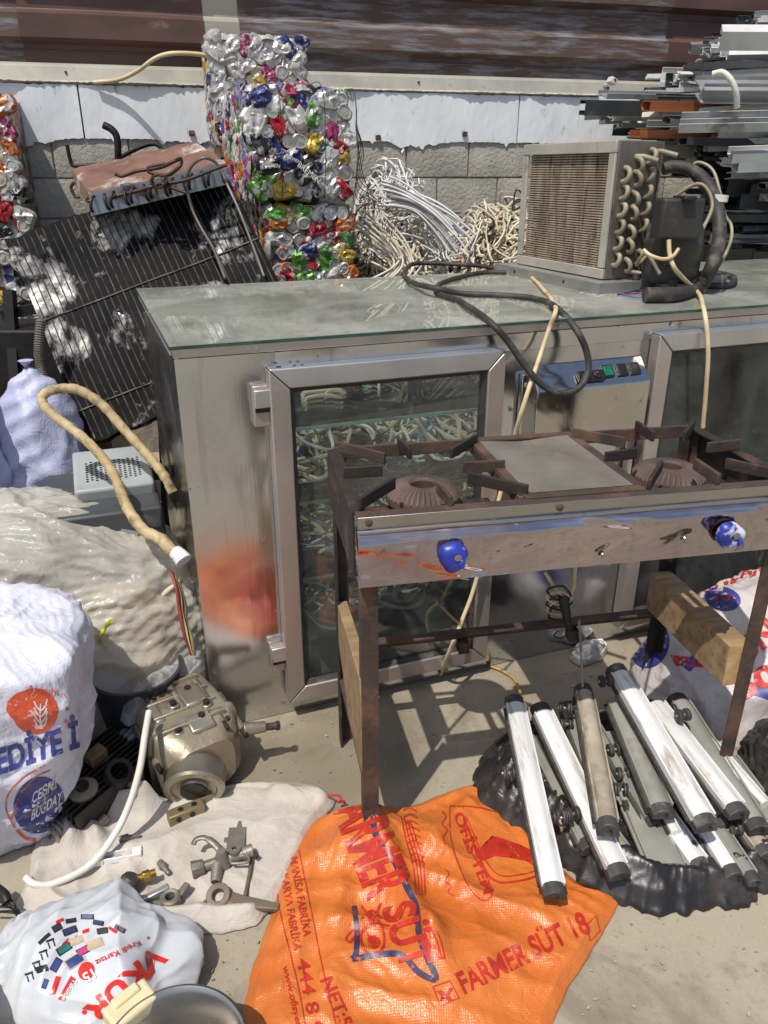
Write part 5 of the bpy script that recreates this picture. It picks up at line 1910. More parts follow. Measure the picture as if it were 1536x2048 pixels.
def print_text(soft, text, p0, p1, hpx, mat, bold=0.02, up=None, name='lettering', step=7.0):
    me = word(text, 1.0, bold)
    bm = bmesh.new()
    bm.from_mesh(me)
    bpy.data.meshes.remove(me)
    x0 = min(v.co.x for v in bm.verts)
    x1 = max(v.co.x for v in bm.verts)
    d = np.array(p1, float) - np.array(p0, float)
    L = np.linalg.norm(d)
    dn_ = d / L
    u_ = np.array([dn_[1], -dn_[0]]) if up is None else np.array(up, float) / np.linalg.norm(up)
    for v in bm.verts:
        q = np.array(p0) + d * (v.co.x - x0) / (x1 - x0) + u_ * hpx * v.co.y / 0.70
        v.co = Vector((q[0], q[1], 0))
    return px_decal(bm, soft, name, mat, off=0.0022, step=step)


def print_poly(soft, pts, mat, name='print_patch', off=0.0010, step=9.0):
    bm = bmesh.new()
    vs = [bm.verts.new((p[0], p[1], 0)) for p in pts]
    f = bm.faces.new(vs)
    bmesh.ops.triangulate(bm, faces=[f])
    return px_decal(bm, soft, name, mat, off, step)


def print_line(soft, pts, w, mat, name='print_line', closed=False, off=0.0011, k=5):
    P = [np.array(p, float) for p in pts]
    if closed:
        P = P + [P[0]]
    P = catmull(P, k) if k > 1 else P
    bm = bmesh.new()
    prev = None
    for i, p in enumerate(P):
        a = P[max(0, i - 1)]
        b = P[min(len(P) - 1, i + 1)]
        t = (b - a) / (np.linalg.norm(b - a) + 1e-9)
        n_ = np.array([t[1], -t[0]]) * w / 2
        cur = (bm.verts.new((*(p + n_), 0)), bm.verts.new((*(p - n_), 0)))
        if prev:
            bm.faces.new((prev[0], cur[0], cur[1], prev[1]))
        prev = cur
    return px_decal(bm, soft, name, mat, off, 8.0)


def ellipse(cx, cy, rx, ry, rot=0, n=28, a0=0, a1=360):
    out = []
    for i in range(n + (1 if a1 - a0 < 360 else 0)):
        a = R(a0 + (a1 - a0) * i / n)
        x, y = rx * math.cos(a), ry * math.sin(a)
        c, s = math.cos(R(rot)), math.sin(R(rot))
        out.append((cx + x * c - y * s, cy + x * s + y * c))
    return out


def ink(name, c, rough=0.45, wear=None):
    return M(name, c, tuple(int(q * 0.85) for q in c), 30, rough, bump=0.15, bscale=300, bdist=0.001, dirt=wear, dscale=45, dlo=0.58, dhi=0.66, drough=rough)


# --- orange feed sack
orange_m = weave_mat('orange woven sack', (204, 116, 52), (190, 98, 38), 0.31, 0.5, 420, bump=0.3)
ored = ink('red sack print', (190, 48, 34), 0.4, (206, 96, 44))
onavy = ink('navy sack print', (60, 54, 84), 0.4, (190, 96, 50))
orange = flat_sack('orange_sack', [(440, 2180), (478, 2060), (500, 1960), (535, 1850), (578, 1720), (612, 1655), (660, 1628), (735, 1620), (790, 1622), (835, 1610), (890, 1588), (948, 1572), (1010, 1600), (1085, 1700), (1165, 1775), (1238, 1802), (1190, 1890), (1125, 2000), (1040, 2170), (760, 2230)],
                   orange_m, 'orange woven feed sack printed red, spread on the concrete before the stove', 'sack', H=0.045, p=2.2, cr=((2.6, 0.022),), fo=((5, 0.013), (11, 0.011), (22, 0.0055), (44, 0.0018)), seed=4,
                   ridges=(((735, 1625), (745, 1700), 0.055, 0.075), ((745, 1690), (860, 1900), 0.028, 0.025), ((860, 1900), (900, 2000), 0.018, 0.03), ((600, 1750), (540, 1990), 0.030, 0.05), ((690, 1700), (660, 2040), 0.014, 0.03), ((945, 1600), (850, 1720), 0.018, 0.03)),
                   nth=300, nr=100, rag=0.003, ze=0.003)
print_text(orange, 'FARMER', (660, 1598), (738, 1802), 92, ored, 0.03)
print_text(orange, 'SÜT', (764, 1818), (806, 1944), 66, ored, 0.03)
print_line(orange, [(742, 1622), (756, 1680), (788, 1722), (812, 1770), (832, 1812), (838, 1862), (850, 1905), (872, 1958), (838, 1945), (806, 1912), (768, 1908), (704, 1918)], 13, onavy)
print_line(orange, [(704, 1918), (712, 1905), (714, 1860), (708, 1812)], 11, onavy)
print_text(orange, 'MANİSA FABRİKA', (580, 1716), (607, 1874), 15, ored, 0.01)
print_text(orange, 'SAKARYA FABRİKA', (558, 1726), (588, 1902), 15, ored, 0.01)
print_text(orange, 'KA', (572, 1676), (584, 1698), 15, ored, 0.01)
print_text(orange, '444 8 9', (592, 1920), (622, 2068), 26, ored, 0.015)
print_text(orange, 'www.ofisyem.com', (564, 1934), (606, 2110), 13, ored, 0.01)
print_text(orange, 'NET:50', (640, 1962), (690, 2078), 26, ored, 0.015)
print_line(orange, [(548, 1700), (556, 1800), (580, 1905), (600, 1990), (612, 2060)], 2.5, ored, k=3)
print_line(orange, [(598, 1700), (618, 1800), (638, 1900), (660, 2000), (672, 2050)], 2.5, ored, k=3)
print_text(orange, 'FARMER SÜT 18', (928, 1988), (1182, 1862), 44, ored, 0.025)
print_line(orange, [(1174, 1850), (1192, 1832), (1200, 1862), (1180, 1882)], 2.5, ored, closed=True, k=1)
print_line(orange, [(866, 1974), (900, 1962), (918, 1996), (880, 2012)], 3, ored, closed=True, k=1)
print_poly(orange, [(872, 1984), (882, 1980), (892, 1988), (900, 1974), (906, 1978), (898, 1990), (904, 2000), (896, 2002), (890, 1996), (884, 2003), (879, 2003), (883, 1992)], ored)
print_text(orange, 'OFİS YEM', (906, 1630), (968, 1790), 21, ored, 0.015)
print_line(orange, [(900, 1612), (962, 1616), (1040, 1640)], 2.6, ored, k=3)
print_line(orange, [(900, 1612), (902, 1680), (930, 1760), (962, 1800), (984, 1790), (970, 1750), (936, 1690), (926, 1630)], 2.6, ored, k=4)
print_line(orange, [(926, 1630), (960, 1720), (990, 1762), (1040, 1762), (1080, 1750)], 4, ored, k=4)
print_line(orange, [(932, 1632), (968, 1715), (998, 1750), (1040, 1750), (1078, 1740)], 2.2, ored, k=4)
print_poly(orange, [(948, 1698), (962, 1694), (984, 1672), (1000, 1676), (1040, 1690), (1076, 1706), (1078, 1738), (1052, 1722), (1020, 1716), (990, 1712), (968, 1722), (952, 1716)], ored)
# printed hand script and straw hatching
print_line(orange, [(884, 1622), (892, 1634), (884, 1648), (894, 1660), (886, 1676), (892, 1690)], 2.4, ored)
print_line(orange, [(888, 1736), (898, 1748), (890, 1762), (902, 1772), (896, 1784), (908, 1792)], 2.4, ored)
for k in range(9):
    y0 = 1622 + k * 13
    print_line(orange, [(806 + k * 2, y0), (818 + k * 2, y0 - 6), (834 + k * 2, y0 + 2)], 2.4, ored, k=3)
for k in range(4):
    print_line(orange, [(802 + 6 * k, 1632 + 4 * k), (812 + 7 * k, 1680), (826 + 7 * k, 1730), (832 + 6 * k, 1790)], 3, ored, k=3)
    print_line(orange, [(846 + 9 * k, 1856 + 2 * k), (858 + 8 * k, 1884), (866 + 7 * k, 1906), (878 + 4 * k, 1918)], 3, ored, k=3)
# bull's head: muzzle, ears, horns, eyes as drawn lines
for pts, w in (([(722, 1812), (735, 1830), (738, 1850), (716, 1868), (700, 1886)], 5), ([(762, 1806), (754, 1830), (762, 1848), (780, 1852)], 5), ([(738, 1848), (722, 1870), (728, 1898), (748, 1910), (766, 1896), (768, 1870), (760, 1848), (738, 1848)], 5),
               ([(734, 1868), (742, 1874), (750, 1868)], 4), ([(738, 1890), (750, 1896), (758, 1886)], 5), ([(722, 1838), (744, 1822), (762, 1836)], 5), ([(700, 1886), (692, 1878), (704, 1862), (722, 1852)], 4)):
    print_line(orange, pts, w, ored)
print_poly(orange, ellipse(748, 1882, 14, 10, 20), ored)
print_poly(orange, ellipse(742, 1834, 11, 7, 60), ored)

# --- flat white sack with small parts on it
wsack_m = weave_mat('dirty white sacking', (190, 183, 173), (170, 162, 152), 0.6, 0.3, 520, (150, 138, 122), 0.5, 0.72, bump=0.2)
white_sack = flat_sack('white_sack', [(30, 1815), (52, 1765), (70, 1690), (92, 1622), (120, 1598), (190, 1612), (270, 1610), (340, 1612), (400, 1600), (450, 1580), (530, 1568), (620, 1572), (662, 1590), (672, 1602), (655, 1630), (640, 1640), (600, 1720), (560, 1790), (515, 1850), (470, 1862), (420, 1868), (330, 1862), (240, 1850), (140, 1850), (60, 1850)],
                       wsack_m, 'dirty white woven sack spread flat under small metal parts', 'sack', H=0.022, p=6, cr=((4, 0.012),), fo=((6, 0.014), (13, 0.008), (28, 0.003)), seed=9,
                       ridges=(((110, 1615), (300, 1625), 0.055, 0.028), ((300, 1625), (420, 1610), 0.026, 0.022), ((120, 1640), (150, 1700), 0.045, 0.026), ((170, 1640), (200, 1690), 0.028, 0.02), ((560, 1595), (640, 1600), 0.035, 0.03), ((280, 1846), (520, 1832), 0.034, 0.016), ((60, 1780), (130, 1830), 0.03, 0.025)), nth=280, nr=80, rag=0.006)
o = MB().tube(catmull([G(655, 1592, 0.03), G(672, 1590, 0.035), G(683, 1596, 0.03), G(676, 1604, 0.025), G(690, 1602, 0.02)], 5), 0.003, 6).build('red_tie', M('red string', (190, 40, 44), None, 9, 0.6))
tag(centre(o), 'red string tied round the corner of the white sack', 'string')

# --- standing printed sack at the left
hsack_m = weave_mat('white woven sack', (212, 213, 224), (196, 197, 210), 0.5, 0.3, 300, (160, 156, 160), 0.56, 0.78, bump=0.25)
blue_i = ink('blue sack print', (66, 74, 150), 0.45, (190, 192, 220))
orng_i = ink('orange sack print', (222, 92, 58), 0.45, (232, 190, 176))
navy_i = ink('dark blue sack print', (58, 62, 130), 0.45, (120, 124, 176))
pw = G(60, 1765)
hed = blob_sack('printed_sack', -0.965, 1.46, 0.27, 0.24, 0.575, hsack_m, 'white woven sack with orange flag emblem and blue lettering', 'sack', rz=R(20), ex=0.6, cr=((2.2, 0.022),), fo=((4.5, 0.016), (10, 0.011), (22, 0.0055), (40, 0.002)), seed=3,
                prof=[(0.0, 0.48), (0.15, 0.64), (0.45, 0.90), (0.78, 1.0), (0.93, 0.97), (0.985, 0.7), (1.0, 0.05)], nth=260, nz=180)
print_poly(hed, ellipse(70, 1422, 46, 46, -10), orng_i)
print_poly(hed, [(12, 1420), (16, 1400), (34, 1385), (52, 1380), (60, 1392), (46, 1402), (34, 1418), (36, 1440), (22, 1436)], orng_i)
print_line(hed, [(44, 1430), (54, 1396), (62, 1370)], 3.5, orng_i)
wh_i = ink('white print', (226, 226, 232), 0.45)
print_line(hed, [(82, 1400), (80, 1425), (82, 1455)], 3, wh_i)
for k in range(4):
    print_line(hed, [(68, 1402 + 12 * k), (74, 1414 + 12 * k), (82, 1420 + 12 * k), (90, 1412 + 12 * k), (94, 1398 + 12 * k)], 3, wh_i, k=3)
print_text(hed, 'HEDİYE', (78, 1388), (118, 1392), 11, orng_i, 0.01)
for i, ch in enumerate('TARLA'):
    a = R(-30 + 24 * i)
    c_ = (70 + 60 * math.cos(a), 1424 + 58 * math.sin(a))
    print_text(hed, ch, (c_[0] + 4 * math.sin(a), c_[1] - 4 * math.cos(a)), (c_[0] - 4 * math.sin(a), c_[1] + 4 * math.cos(a)), 9, orng_i, 0.01)
print_text(hed, 'EDİYE İ', (-6, 1548), (158, 1492), 48, blue_i, 0.035, up=(-0.08, -1))
print_poly(hed, ellipse(78, 1610, 50, 58, 22), navy_i)
print_text(hed, 'ÇEŞNİ', (64, 1606), (112, 1574), 22, wh_i, 0.02, up=(0.1, -1))
print_text(hed, 'BUĞDAY', (62, 1640), (122, 1602), 22, wh_i, 0.02, up=(0.1, -1))
print_line(hed, [(30, 1655), (16, 1630), (12, 1605), (22, 1580), (50, 1552), (90, 1530)], 3.0, orng_i)
print_line(hed, [(34, 1660), (52, 1676), (76, 1680)], 6.0, orng_i)
print_line(hed, [(22, 1640), (40, 1590), (70, 1555), (100, 1540)], 2.5, orng_i)

# --- big translucent film sack behind it
def film_mat(name, alpha=0.5, tint=(222, 216, 200), rough=0.22, tone=(196, 186, 160)):
    t = NT(name)
    v = t.coord((1, 1, 1))
    a = t.noise(v, 6, 6, 0.65, 0.8)
    b = t.noise(v, 30, 4, 0.6, 1.0)
    tr = t.n('ShaderNodeBsdfTransparent')
    tr.inputs[0].default_value = (0.93, 0.92, 0.88, 1)
    pr = t.n('ShaderNodeBsdfPrincipled')
    col = t.mix(t.fac(a, 0.35, 0.7), lin(tint), lin(tone))
    t.l(col, pr.inputs['Base Color'])
    pr.inputs['Roughness'].default_value = rough
    pr.inputs['Specular IOR Level'].default_value = 0.6
    tl = t.n('ShaderNodeBsdfTranslucent')
    t.l(col, tl.inputs[0])
    t.l(t.bump(b, 0.6, 0.008), pr.inputs['Normal'])
    m0 = t.n('ShaderNodeMixShader')
    m0.inputs[0].default_value = 0.35
    t.l(pr.outputs[0], m0.inputs[1])
    t.l(tl.outputs[0], m0.inputs[2])
    mx = t.n('ShaderNodeMixShader')
    g = t.noise(v, 2.6, 3, 0.5, 0.4)
    f = t.math('ADD', alpha - 0.30, t.math('MULTIPLY', t.math('ADD', t.fac(a, 0.3, 0.7), t.fac(g, 0.35, 0.65)), 0.27))
    t.l(f, mx.inputs[0])
    t.l(tr.outputs[0], mx.inputs[1])
    t.l(m0.outputs[0], mx.inputs[2])
    t.l(mx.outputs[0], t.out.inputs[0])
    return t.m


film_m = film_mat('cloudy plastic film', 0.72, (234, 231, 222), 0.16, (218, 212, 194))
film2_m = film_mat('clear plastic film', 0.55, (226, 228, 230), 0.14, (204, 208, 212))
film = blob_sack('clear_sack', -1.03, 1.98, 0.60, 0.34, 0.63, film_m, 'big cloudy translucent plastic sack full of cable leaning on the counter', 'sack', rz=R(14), cr=((2.0, 0.05),), fo=((4, 0.020), (9, 0.013), (19, 0.010), (38, 0.006)), seed=6,
                 prof=[(0.0, 0.88), (0.2, 0.94), (0.45, 0.90), (0.68, 0.78), (0.85, 0.62), (0.96, 0.42), (1.0, 0.05)], nth=240, nz=150, lean=(-0.10, 0.05))
# what the film shows through: a dark drum and cables
dk = thing('dark_bucket', 'dark grey bucket showing through the foot of the translucent sack', 'bucket', (-0.70, 1.80, 0.0))
MB().lathe([(0.0, 0.004), (0.10, 0.004), (0.125, 0.22), (0.13, 0.225), (0.12, 0.225), (0.098, 0.02)], 32).build('body', M('dark grey plastic', (54, 56, 62), (40, 42, 46), 5, 0.5, bump=0.1), dk)
hs = []
for i in range(90):
    a = i * 0.35
    hs.append((-0.95 + (0.30 + 0.05 * math.sin(i * 0.37)) * math.cos(a), 1.98 + 0.15 * math.sin(a), 0.18 + 0.22 * (i / 90) + 0.05 * math.sin(i * 0.9)))
o = MB().tube(catmull(hs, 4), 0.009, 6).build('bagged_cable', pcable_m, smooth=70)
tag(centre(o), 'coil of cream cable inside the translucent sack', 'cable')
for (bx_, by_, bz_, rr_, hh_, col_, lab_, sd_) in ((-0.78, 1.96, 0.0, 0.16, 0.40, (176, 150, 112), 'tan cloth bundle showing through the translucent sack', 61), (-1.12, 1.90, 0.0, 0.17, 0.46, (120, 116, 112), 'grey cloth bundle showing through the translucent sack', 62), (-1.28, 2.00, 0.0, 0.16, 0.52, (176, 140, 126), 'pinkish cloth bundle showing through the translucent sack', 63)):
    blob_sack('cloth_bundle', bx_, by_, rr_, rr_ * 0.8, hh_, M('bundle %d' % sd_, col_, None, 6, 0.8, bump=0.3), lab_, 'bundle', cr=((4, 0.05),), fo=((8, 0.02),), seed=sd_, nth=70, nz=50)
ygr = M('green yellow wire', (206, 196, 40), (120, 150, 40), 30, 0.4, bump=0.0)
cable('green_yellow_wire', [G(200, 1288, 0.26), Y(204, 1270, 1.60), Y(210, 1254, 1.59), Y(222, 1243, 1.58)], 0.0055, ygr, 'green and yellow wire end poking out of the translucent sack', 'wire')
fl = flat_sack('film_mouth', [(258, 1452), (300, 1420), (350, 1390), (408, 1338), (404, 1310), (370, 1318), (320, 1350), (280, 1372), (262, 1400), (240, 1440)], film2_m, 'crumpled clear plastic film lying over the engine casting', 'plastic film', H=0.05, p=2.4, cr=((5, 0.03), (14, 0.02), (36, 0.008)), seed=15, nth=140, nr=40, floor=0.0, zpoly=0.16)
fl.o.location.z += 0.16
fl.o.matrix_basis = Matrix.Translation(fl.o.location)
hose_m = M('grey blue hose', (150, 158, 172), (118, 126, 140), 6, 0.4, bump=0.1)
for k in range(6):
    cable('grey_hose', [G(165 + 8 * k, 1520 + 6 * k, 0.02 + 0.01 * k), G(215 + 8 * k, 1455 + 6 * k, 0.05 + 0.012 * k), G(280 + 6 * k, 1405 + 5 * k, 0.09 + 0.010 * k), G(345, 1375 + 7 * k, 0.12 + 0.01 * k), G(385 + 2 * k, 1345 + 7 * k, 0.10 + 0.01 * k)], 0.009, hose_m, 'grey hose strand under the clear plastic film', 'hose', group='grey hoses under the film')
cable('white_hose', [G(416, 1402, 0.07), G(450, 1392, 0.075), G(500, 1370, 0.09), G(548, 1342, 0.12)], [0.0105] * 25, white_cab_m, 'short stiff white hose pointing at the counter door', 'hose')
cable('white_hose', [G(298, 1424, 0.26), G(290, 1470, 0.25), G(280, 1535, 0.20), G(260, 1605, 0.13), G(230, 1668, 0.075), G(180, 1730, 0.038), G(110, 1766, 0.034), G(70, 1768, 0.034), G(52, 1755, 0.036)], 0.0085, white_cab_m, 'long white hose curving across the flat white sack', 'hose')
# sacks further back at the left
bsack_m = weave_mat('bluish white sack', (186, 190, 216), (166, 170, 200), 0.45, 0.4, 300, bump=0.25)
bs = blob_sack('bluish_sack', -1.56, 2.40, 0.30, 0.22, 1.00, bsack_m, 'pale bluish woven sack with red marks, slumped below the condenser', 'sack', cr=((3, 0.05),), fo=((5, 0.03), (11, 0.015), (24, 0.006)), bias=(1, 0.3, 0), seed=21, prof=[(0.0, 0.9), (0.3, 1.0), (0.6, 0.86), (0.8, 0.78), (0.93, 0.68), (1.0, 0.62)], nth=170, nz=120)
bs2 = blob_sack('bluish_sack', -1.22, 2.60, 0.15, 0.15, 0.92, bsack_m, 'narrow pale sack behind the bluish sack, under the wrapped hose', 'sack', cr=((3, 0.05),), fo=((6, 0.02), (13, 0.01)), seed=23, prof=[(0.0, 1.0), (0.5, 1.0), (0.8, 0.8), (1.0, 0.1)], nth=110, nz=70)
red_i = ink('red print', (196, 52, 52), 0.45, (220, 190, 200))
for x, y in ((95, 905), (110, 925), (86, 885)):
    print_text(bs, 'C', (x - 8, y + 8), (x + 6, y), 16, red_i, 0.02)

# --- patterned carrier bag at the lower left
bag_m = M('glossy white carrier bag', (196, 199, 202), (182, 186, 190), 6, 0.24, bump=0.3, bscale=26, bdist=0.003)
bagr = ink('red bag print', (214, 44, 36), 0.25)
bagk = ink('dark bag print', (44, 42, 44), 0.25)
b0 = G(165, 2010)
bag = blob_sack('carrier_bag', -0.60, 1.035, 0.215, 0.155, 0.155, bag_m, 'stuffed white plastic carrier bag printed with red words and phones', 'bag', rz=R(-8), cr=((3, 0.026),), fo=((6, 0.022), (13, 0.017), (27, 0.009)), seed=31,
                prof=[(0.0, 0.95), (0.15, 1.0), (0.5, 0.90), (0.78, 0.66), (0.93, 0.38), (1.0, 0.05)], nth=220, nz=120)
print_text(bag, 'VKUR', (312, 1888), (166, 2018), 40, bagr, 0.035, up=(0.62, 0.78))
print_poly(bag, ellipse(296, 1876, 3, 3), bagr)
print_text(bag, 'Kredi Kartsız', (276, 1882), (190, 1922), 11, bagr, 0.01, up=(0.45, 0.9))
print_poly(bag, ellipse(173, 1942, 16, 19, 25), bagr)
wh2 = ink('white bag print', (232, 232, 232), 0.25)
print_text(bag, '15', (184, 1938), (164, 1950), 20, wh2, 0.02, up=(0.5, 0.87))
print_poly(bag, [(142, 1952), (152, 1958), (128, 2002), (116, 1998)], bagr)
print_text(bag, 'Taksitle', (148, 1958), (124, 1998), 9, wh2, 0.01)
print_poly(bag, ellipse(169, 2024, 5, 5), bagr)
phones = [((150, 1922), (44, 22), -32, (52, 70, 130)), ((128, 1898), (32, 16), -32, (52, 120, 110)), ((190, 1888), (34, 18), -20, (206, 186, 150)), ((166, 1902), (26, 15), -28, (186, 60, 110)), ((112, 1930), (28, 16), -60, (70, 80, 150)), ((152, 1882), (30, 15), -22, (196, 172, 140)),
          ((140, 1862), (30, 14), -20, (60, 60, 90)), ((175, 1834), (26, 10), 0, (110, 120, 150)), ((197, 1846), (22, 10), 10, (60, 76, 120)), ((205, 1862), (22, 12), -10, (60, 60, 60)), ((114, 1856), (20, 14), -30, (60, 58, 60)), ((84, 1938), (24, 13), -15, (40, 38, 40)), ((90, 1968), (10, 20), 20, (60, 90, 150)), ((142, 1842), (22, 9), -10, (50, 50, 54)), ((240, 1858), (22, 10), 30, (120, 116, 120))]
for k, ((x, y), (w, h), a, c) in enumerate(phones):
    cc, ss = math.cos(R(a)), math.sin(R(a))
    q = lambda w, h: [(x + sx * w / 2 * cc - sy * h / 2 * ss, y + sx * w / 2 * ss + sy * h / 2 * cc) for sx, sy in ((-1, -1), (1, -1), (1, 1), (-1, 1))]
    print_poly(bag, q(w, h), ink('phone frame %d' % k, (196, 180, 150) if k in (0, 2, 5) else (40, 40, 44), 0.25), 'phone_print')
    print_poly(bag, q(w * 0.8, h * 0.8), ink('phone face %d' % k, c, 0.25), 'phone_print', off=0.0016)
for pts in ([(126, 1886), (136, 1876), (138, 1884), (122, 1892)], [(164, 1862), (178, 1856), (178, 1864), (166, 1868)], [(218, 1852), (236, 1862), (232, 1868), (216, 1858)], [(112, 1952), (122, 1954), (110, 1988), (100, 1990)], [(112, 1842), (126, 1836), (128, 1842), (112, 1848)]):
    print_poly(bag, pts, bagr)
for k in range(4):
    x, y = 60 + 14 * k, 1950 - 22 * k
    print_line(bag, [(x - 10, y), (x + 6, y - 6)], 4, bagk, k=1)
    print_line(bag, [(x - 6, y + 2), (x - 2, y + 14)], 2.5, bagk, k=1)
    print_line(bag, [(x + 4, y - 4), (x + 8, y + 9)], 2.5, bagk, k=1)
print_line(bag, [(78, 1888), (90, 1876), (100, 1868)], 7, bagk, k=2)

# --- printed sack at the right
rs_m = weave_mat('white printed sack', (198, 190, 187), (182, 173, 170), 0.45, 0.4, 300, (176, 160, 150), 0.55, 0.75, bump=0.3)
rs = blob_sack('printed_sack', 1.30, 2.00, 0.54, 0.34, 0.40, rs_m, 'white sack with red and blue print slumped under the right of the stove', 'sack', rz=R(18), cr=((2.5, 0.045),), fo=((5, 0.018), (11, 0.010), (24, 0.005)), seed=41,
               prof=[(0.0, 1.0), (0.2, 0.98), (0.5, 0.86), (0.8, 0.6), (0.95, 0.3), (1.0, 0.05)], nth=220, nz=120)
rsr = ink('red coarse print', (204, 52, 48), 0.45, (220, 170, 164))
rsb = ink('blue coarse print', (62, 66, 142), 0.45, (120, 122, 176))
print_text(rs, 'UNLARI', (1402, 1186), (1536, 1142), 34, rsr, 0.035, up=(0.2, -1))
print_poly(rs, ellipse(1446, 1198, 36, 24, 12), rsb)
print_line(rs, [(1428, 1200), (1440, 1192), (1452, 1200), (1466, 1190)], 6, rsr)
print_poly(rs, ellipse(1300, 1290, 38, 48, 20), rsb)
print_poly(rs, [(1218, 1328), (1240, 1312), (1246, 1340), (1214, 1348)], rsr)
print_poly(rs, [(1340, 1310), (1420, 1318), (1424, 1336), (1352, 1332)], rsr)
print_text(rs, 'UN', (1490, 1330), (1560, 1270), 44, rsr, 0.04)
print_text(rs, '50', (1482, 1402), (1560, 1360), 40, rsr, 0.04)
print_poly(rs, [(1492, 1362), (1540, 1372), (1538, 1400), (1500, 1388)], rsb)
print_poly(rs, [(1360, 1330), (1396, 1300), (1412, 1312), (1380, 1344)], rsb)

# --- black bag under the roller bars
bb_m = M('black bin film', (40, 37, 36), (28, 26, 26), 10, 0.36, bump=0.25, bscale=90, bdist=0.002, dirt=(88, 80, 74), dscale=6, dlo=0.5, dhi=0.8, drough=0.6)


def rim(x, y, t):
    lf = max(0, min(1, (0.62 - x) / 0.25))
    return (0.045 + 0.035 * lf) * math.exp(-((t - 0.84 + 0.08 * lf) / (0.09 + 0.07 * lf)) ** 2)


blackbag = flat_sack('black_bag', [(940, 1590), (946, 1550), (970, 1505), (1010, 1480), (1100, 1465), (1180, 1440), (1280, 1420), (1350, 1395), (1420, 1385), (1480, 1420), (1560, 1500), (1640, 1600), (1640, 1700), (1570, 1775), (1490, 1808), (1400, 1824), (1330, 1834), (1262, 1818), (1195, 1788), (1132, 1745), (1075, 1700), (1005, 1655), (952, 1620)],
                     bb_m, 'crumpled black plastic bag holding the roller bars', 'bag', H=0.03, p=5, cr=((4, 0.018),), fo=((9, 0.010), (20, 0.012), (36, 0.010), (60, 0.005)), seed=52, extra=rim, nth=380, nr=110, rag=0.02)
bb2 = blob_sack('black_bag', 1.06, 1.50, 0.16, 0.20, 0.27, bb_m, 'crumpled black plastic bag bunched round the right front leg of the stove', 'bag', rz=R(30), cr=((4, 0.06), (10, 0.035)), fo=((9, 0.016), (20, 0.012), (42, 0.005)), seed=57,
                prof=[(0.0, 1.0), (0.3, 0.9), (0.6, 0.66), (0.85, 0.4), (1.0, 0.05)], nth=200, nz=110)
# ------------------------------------------------------------------ roller bars in the black bag
bar_white = M('white bar', (220, 220, 219), (202, 201, 199), 5, 0.45, bump=0.15, dirt=(150, 138, 120), dscale=10, dlo=0.54, dhi=0.70, stretch=(0.6, 3, 3), hue=0.12)
bar_grey = M('grey green bar', (158, 158, 148), (132, 132, 122), 6, 0.5, 0.2, bump=0.2, dirt=(110, 102, 90), dscale=9, dlo=0.56, dhi=0.72)
bar_dirty = M('dirt caked bar', (176, 166, 148), (140, 130, 112), 9, 0.8, bump=0.5, bscale=40, dirt=(112, 98, 80), dscale=8, dlo=0.48, dhi=0.66)
cap_m = M('grey plastic end cap', (70, 68, 66), (52, 50, 49), 12, 0.55, bump=0.3, dirt=(128, 120, 110), dscale=16, dlo=0.55, dhi=0.72)
brush_m = M('dark brush strip', (70, 64, 58), (48, 44, 40), 60, 0.9, bump=0.8, bscale=200)


def roller_bar(a, b, mat, label, w=0.050, caps=(0, 1), wheels=(), roll=0.0, h=0.026, brush=True):
    w *= 0.98
    p0, p1 = Vector(G(*a)), Vector(G(*b))
    d = (p1 - p0)
    L = d.length
    d.normalize()
    s = Vector((0, 0, 1)).cross(d).normalized()
    up = d.cross(s)
    Rm = Matrix((d, s, up)).transposed() @ Matrix.Rotation(roll, 3, 'X')
    t = thing('roller_bar', label, 'bar', p0, rot=Rm.to_euler(), group='roller bars in the black bag')
    arc = [(w / 2, h * 0.30), (w * 0.45, h * 0.34), (w * 0.34, h * 0.60), (w * 0.12, h * 0.78), (-w * 0.12, h * 0.78), (-w * 0.34, h * 0.60), (-w * 0.45, h * 0.34), (-w / 2, h * 0.30)]
    poly = [(-w / 2, -h * 0.35), (w / 2, -h * 0.35)] + arc
    Mx = Matrix(((0, 0, 1, 0), (1, 0, 0, 0), (0, 1, 0, 0), (0, 0, 0, 1)))
    MB().prism(poly, 0.0, L, Mx).build('bar', mat, t, smooth=35)
    # side lips and brush groove
    for s_ in (-1, 1):
        MB().box((L / 2, s_ * (w / 2 - 0.001), h * 0.36), (L - 0.002, 0.0045, h * 0.62)).build('lip', mat, t, bevel=0.001)
    MB().box((L / 2, -w / 2 - 0.004, -h * 0.1), (L - 0.01, 0.007, 0.008)).build('brush' if brush else 'lip', brush_m if brush else mat, t)
    for c in caps:
        x = -0.010 if c == 0 else L + 0.010
        pc = [(y * 1.03, z * 1.06 - 0.0005) for y, z in poly]
        q = MB().prism(pc, x - 0.016, x + 0.012, Mx)
        co = q.build('end_cap', cap_m, t, bevel=0.003)
        MB().cyl((x + (0.012 if c else -0.016), 0.004, 0.008), (x + (0.0165 if c else -0.020), 0.004, 0.008), 0.004, n=10).build('pin_hole', black_m, co)
    for (x, y, z) in wheels:
        for k in (-1, 1):
            q = MB().lathe([(0.0, -0.006), (0.010, -0.006), (0.016, -0.005), (0.0165, -0.002), (0.0125, 0.0), (0.0165, 0.002), (0.016, 0.005), (0.010, 0.006), (0.0, 0.006)], 20,
                           Matrix.Translation((x, y + k * 0.011, z)) @ Matrix.Rotation(R(90), 4, 'X'))
            q.build('wheel', cap_m, t, smooth=40)
        MB().cyl((x, y - 0.02, z), (x, y + 0.02, z), 0.0035, n=8).build('axle', alu_bright_m, t)
        MB().beam((x, y, z), (x, y * 0.2, 0.004), 0.006, 0.008).build('wheel_stem', cap_m, t)
    return t


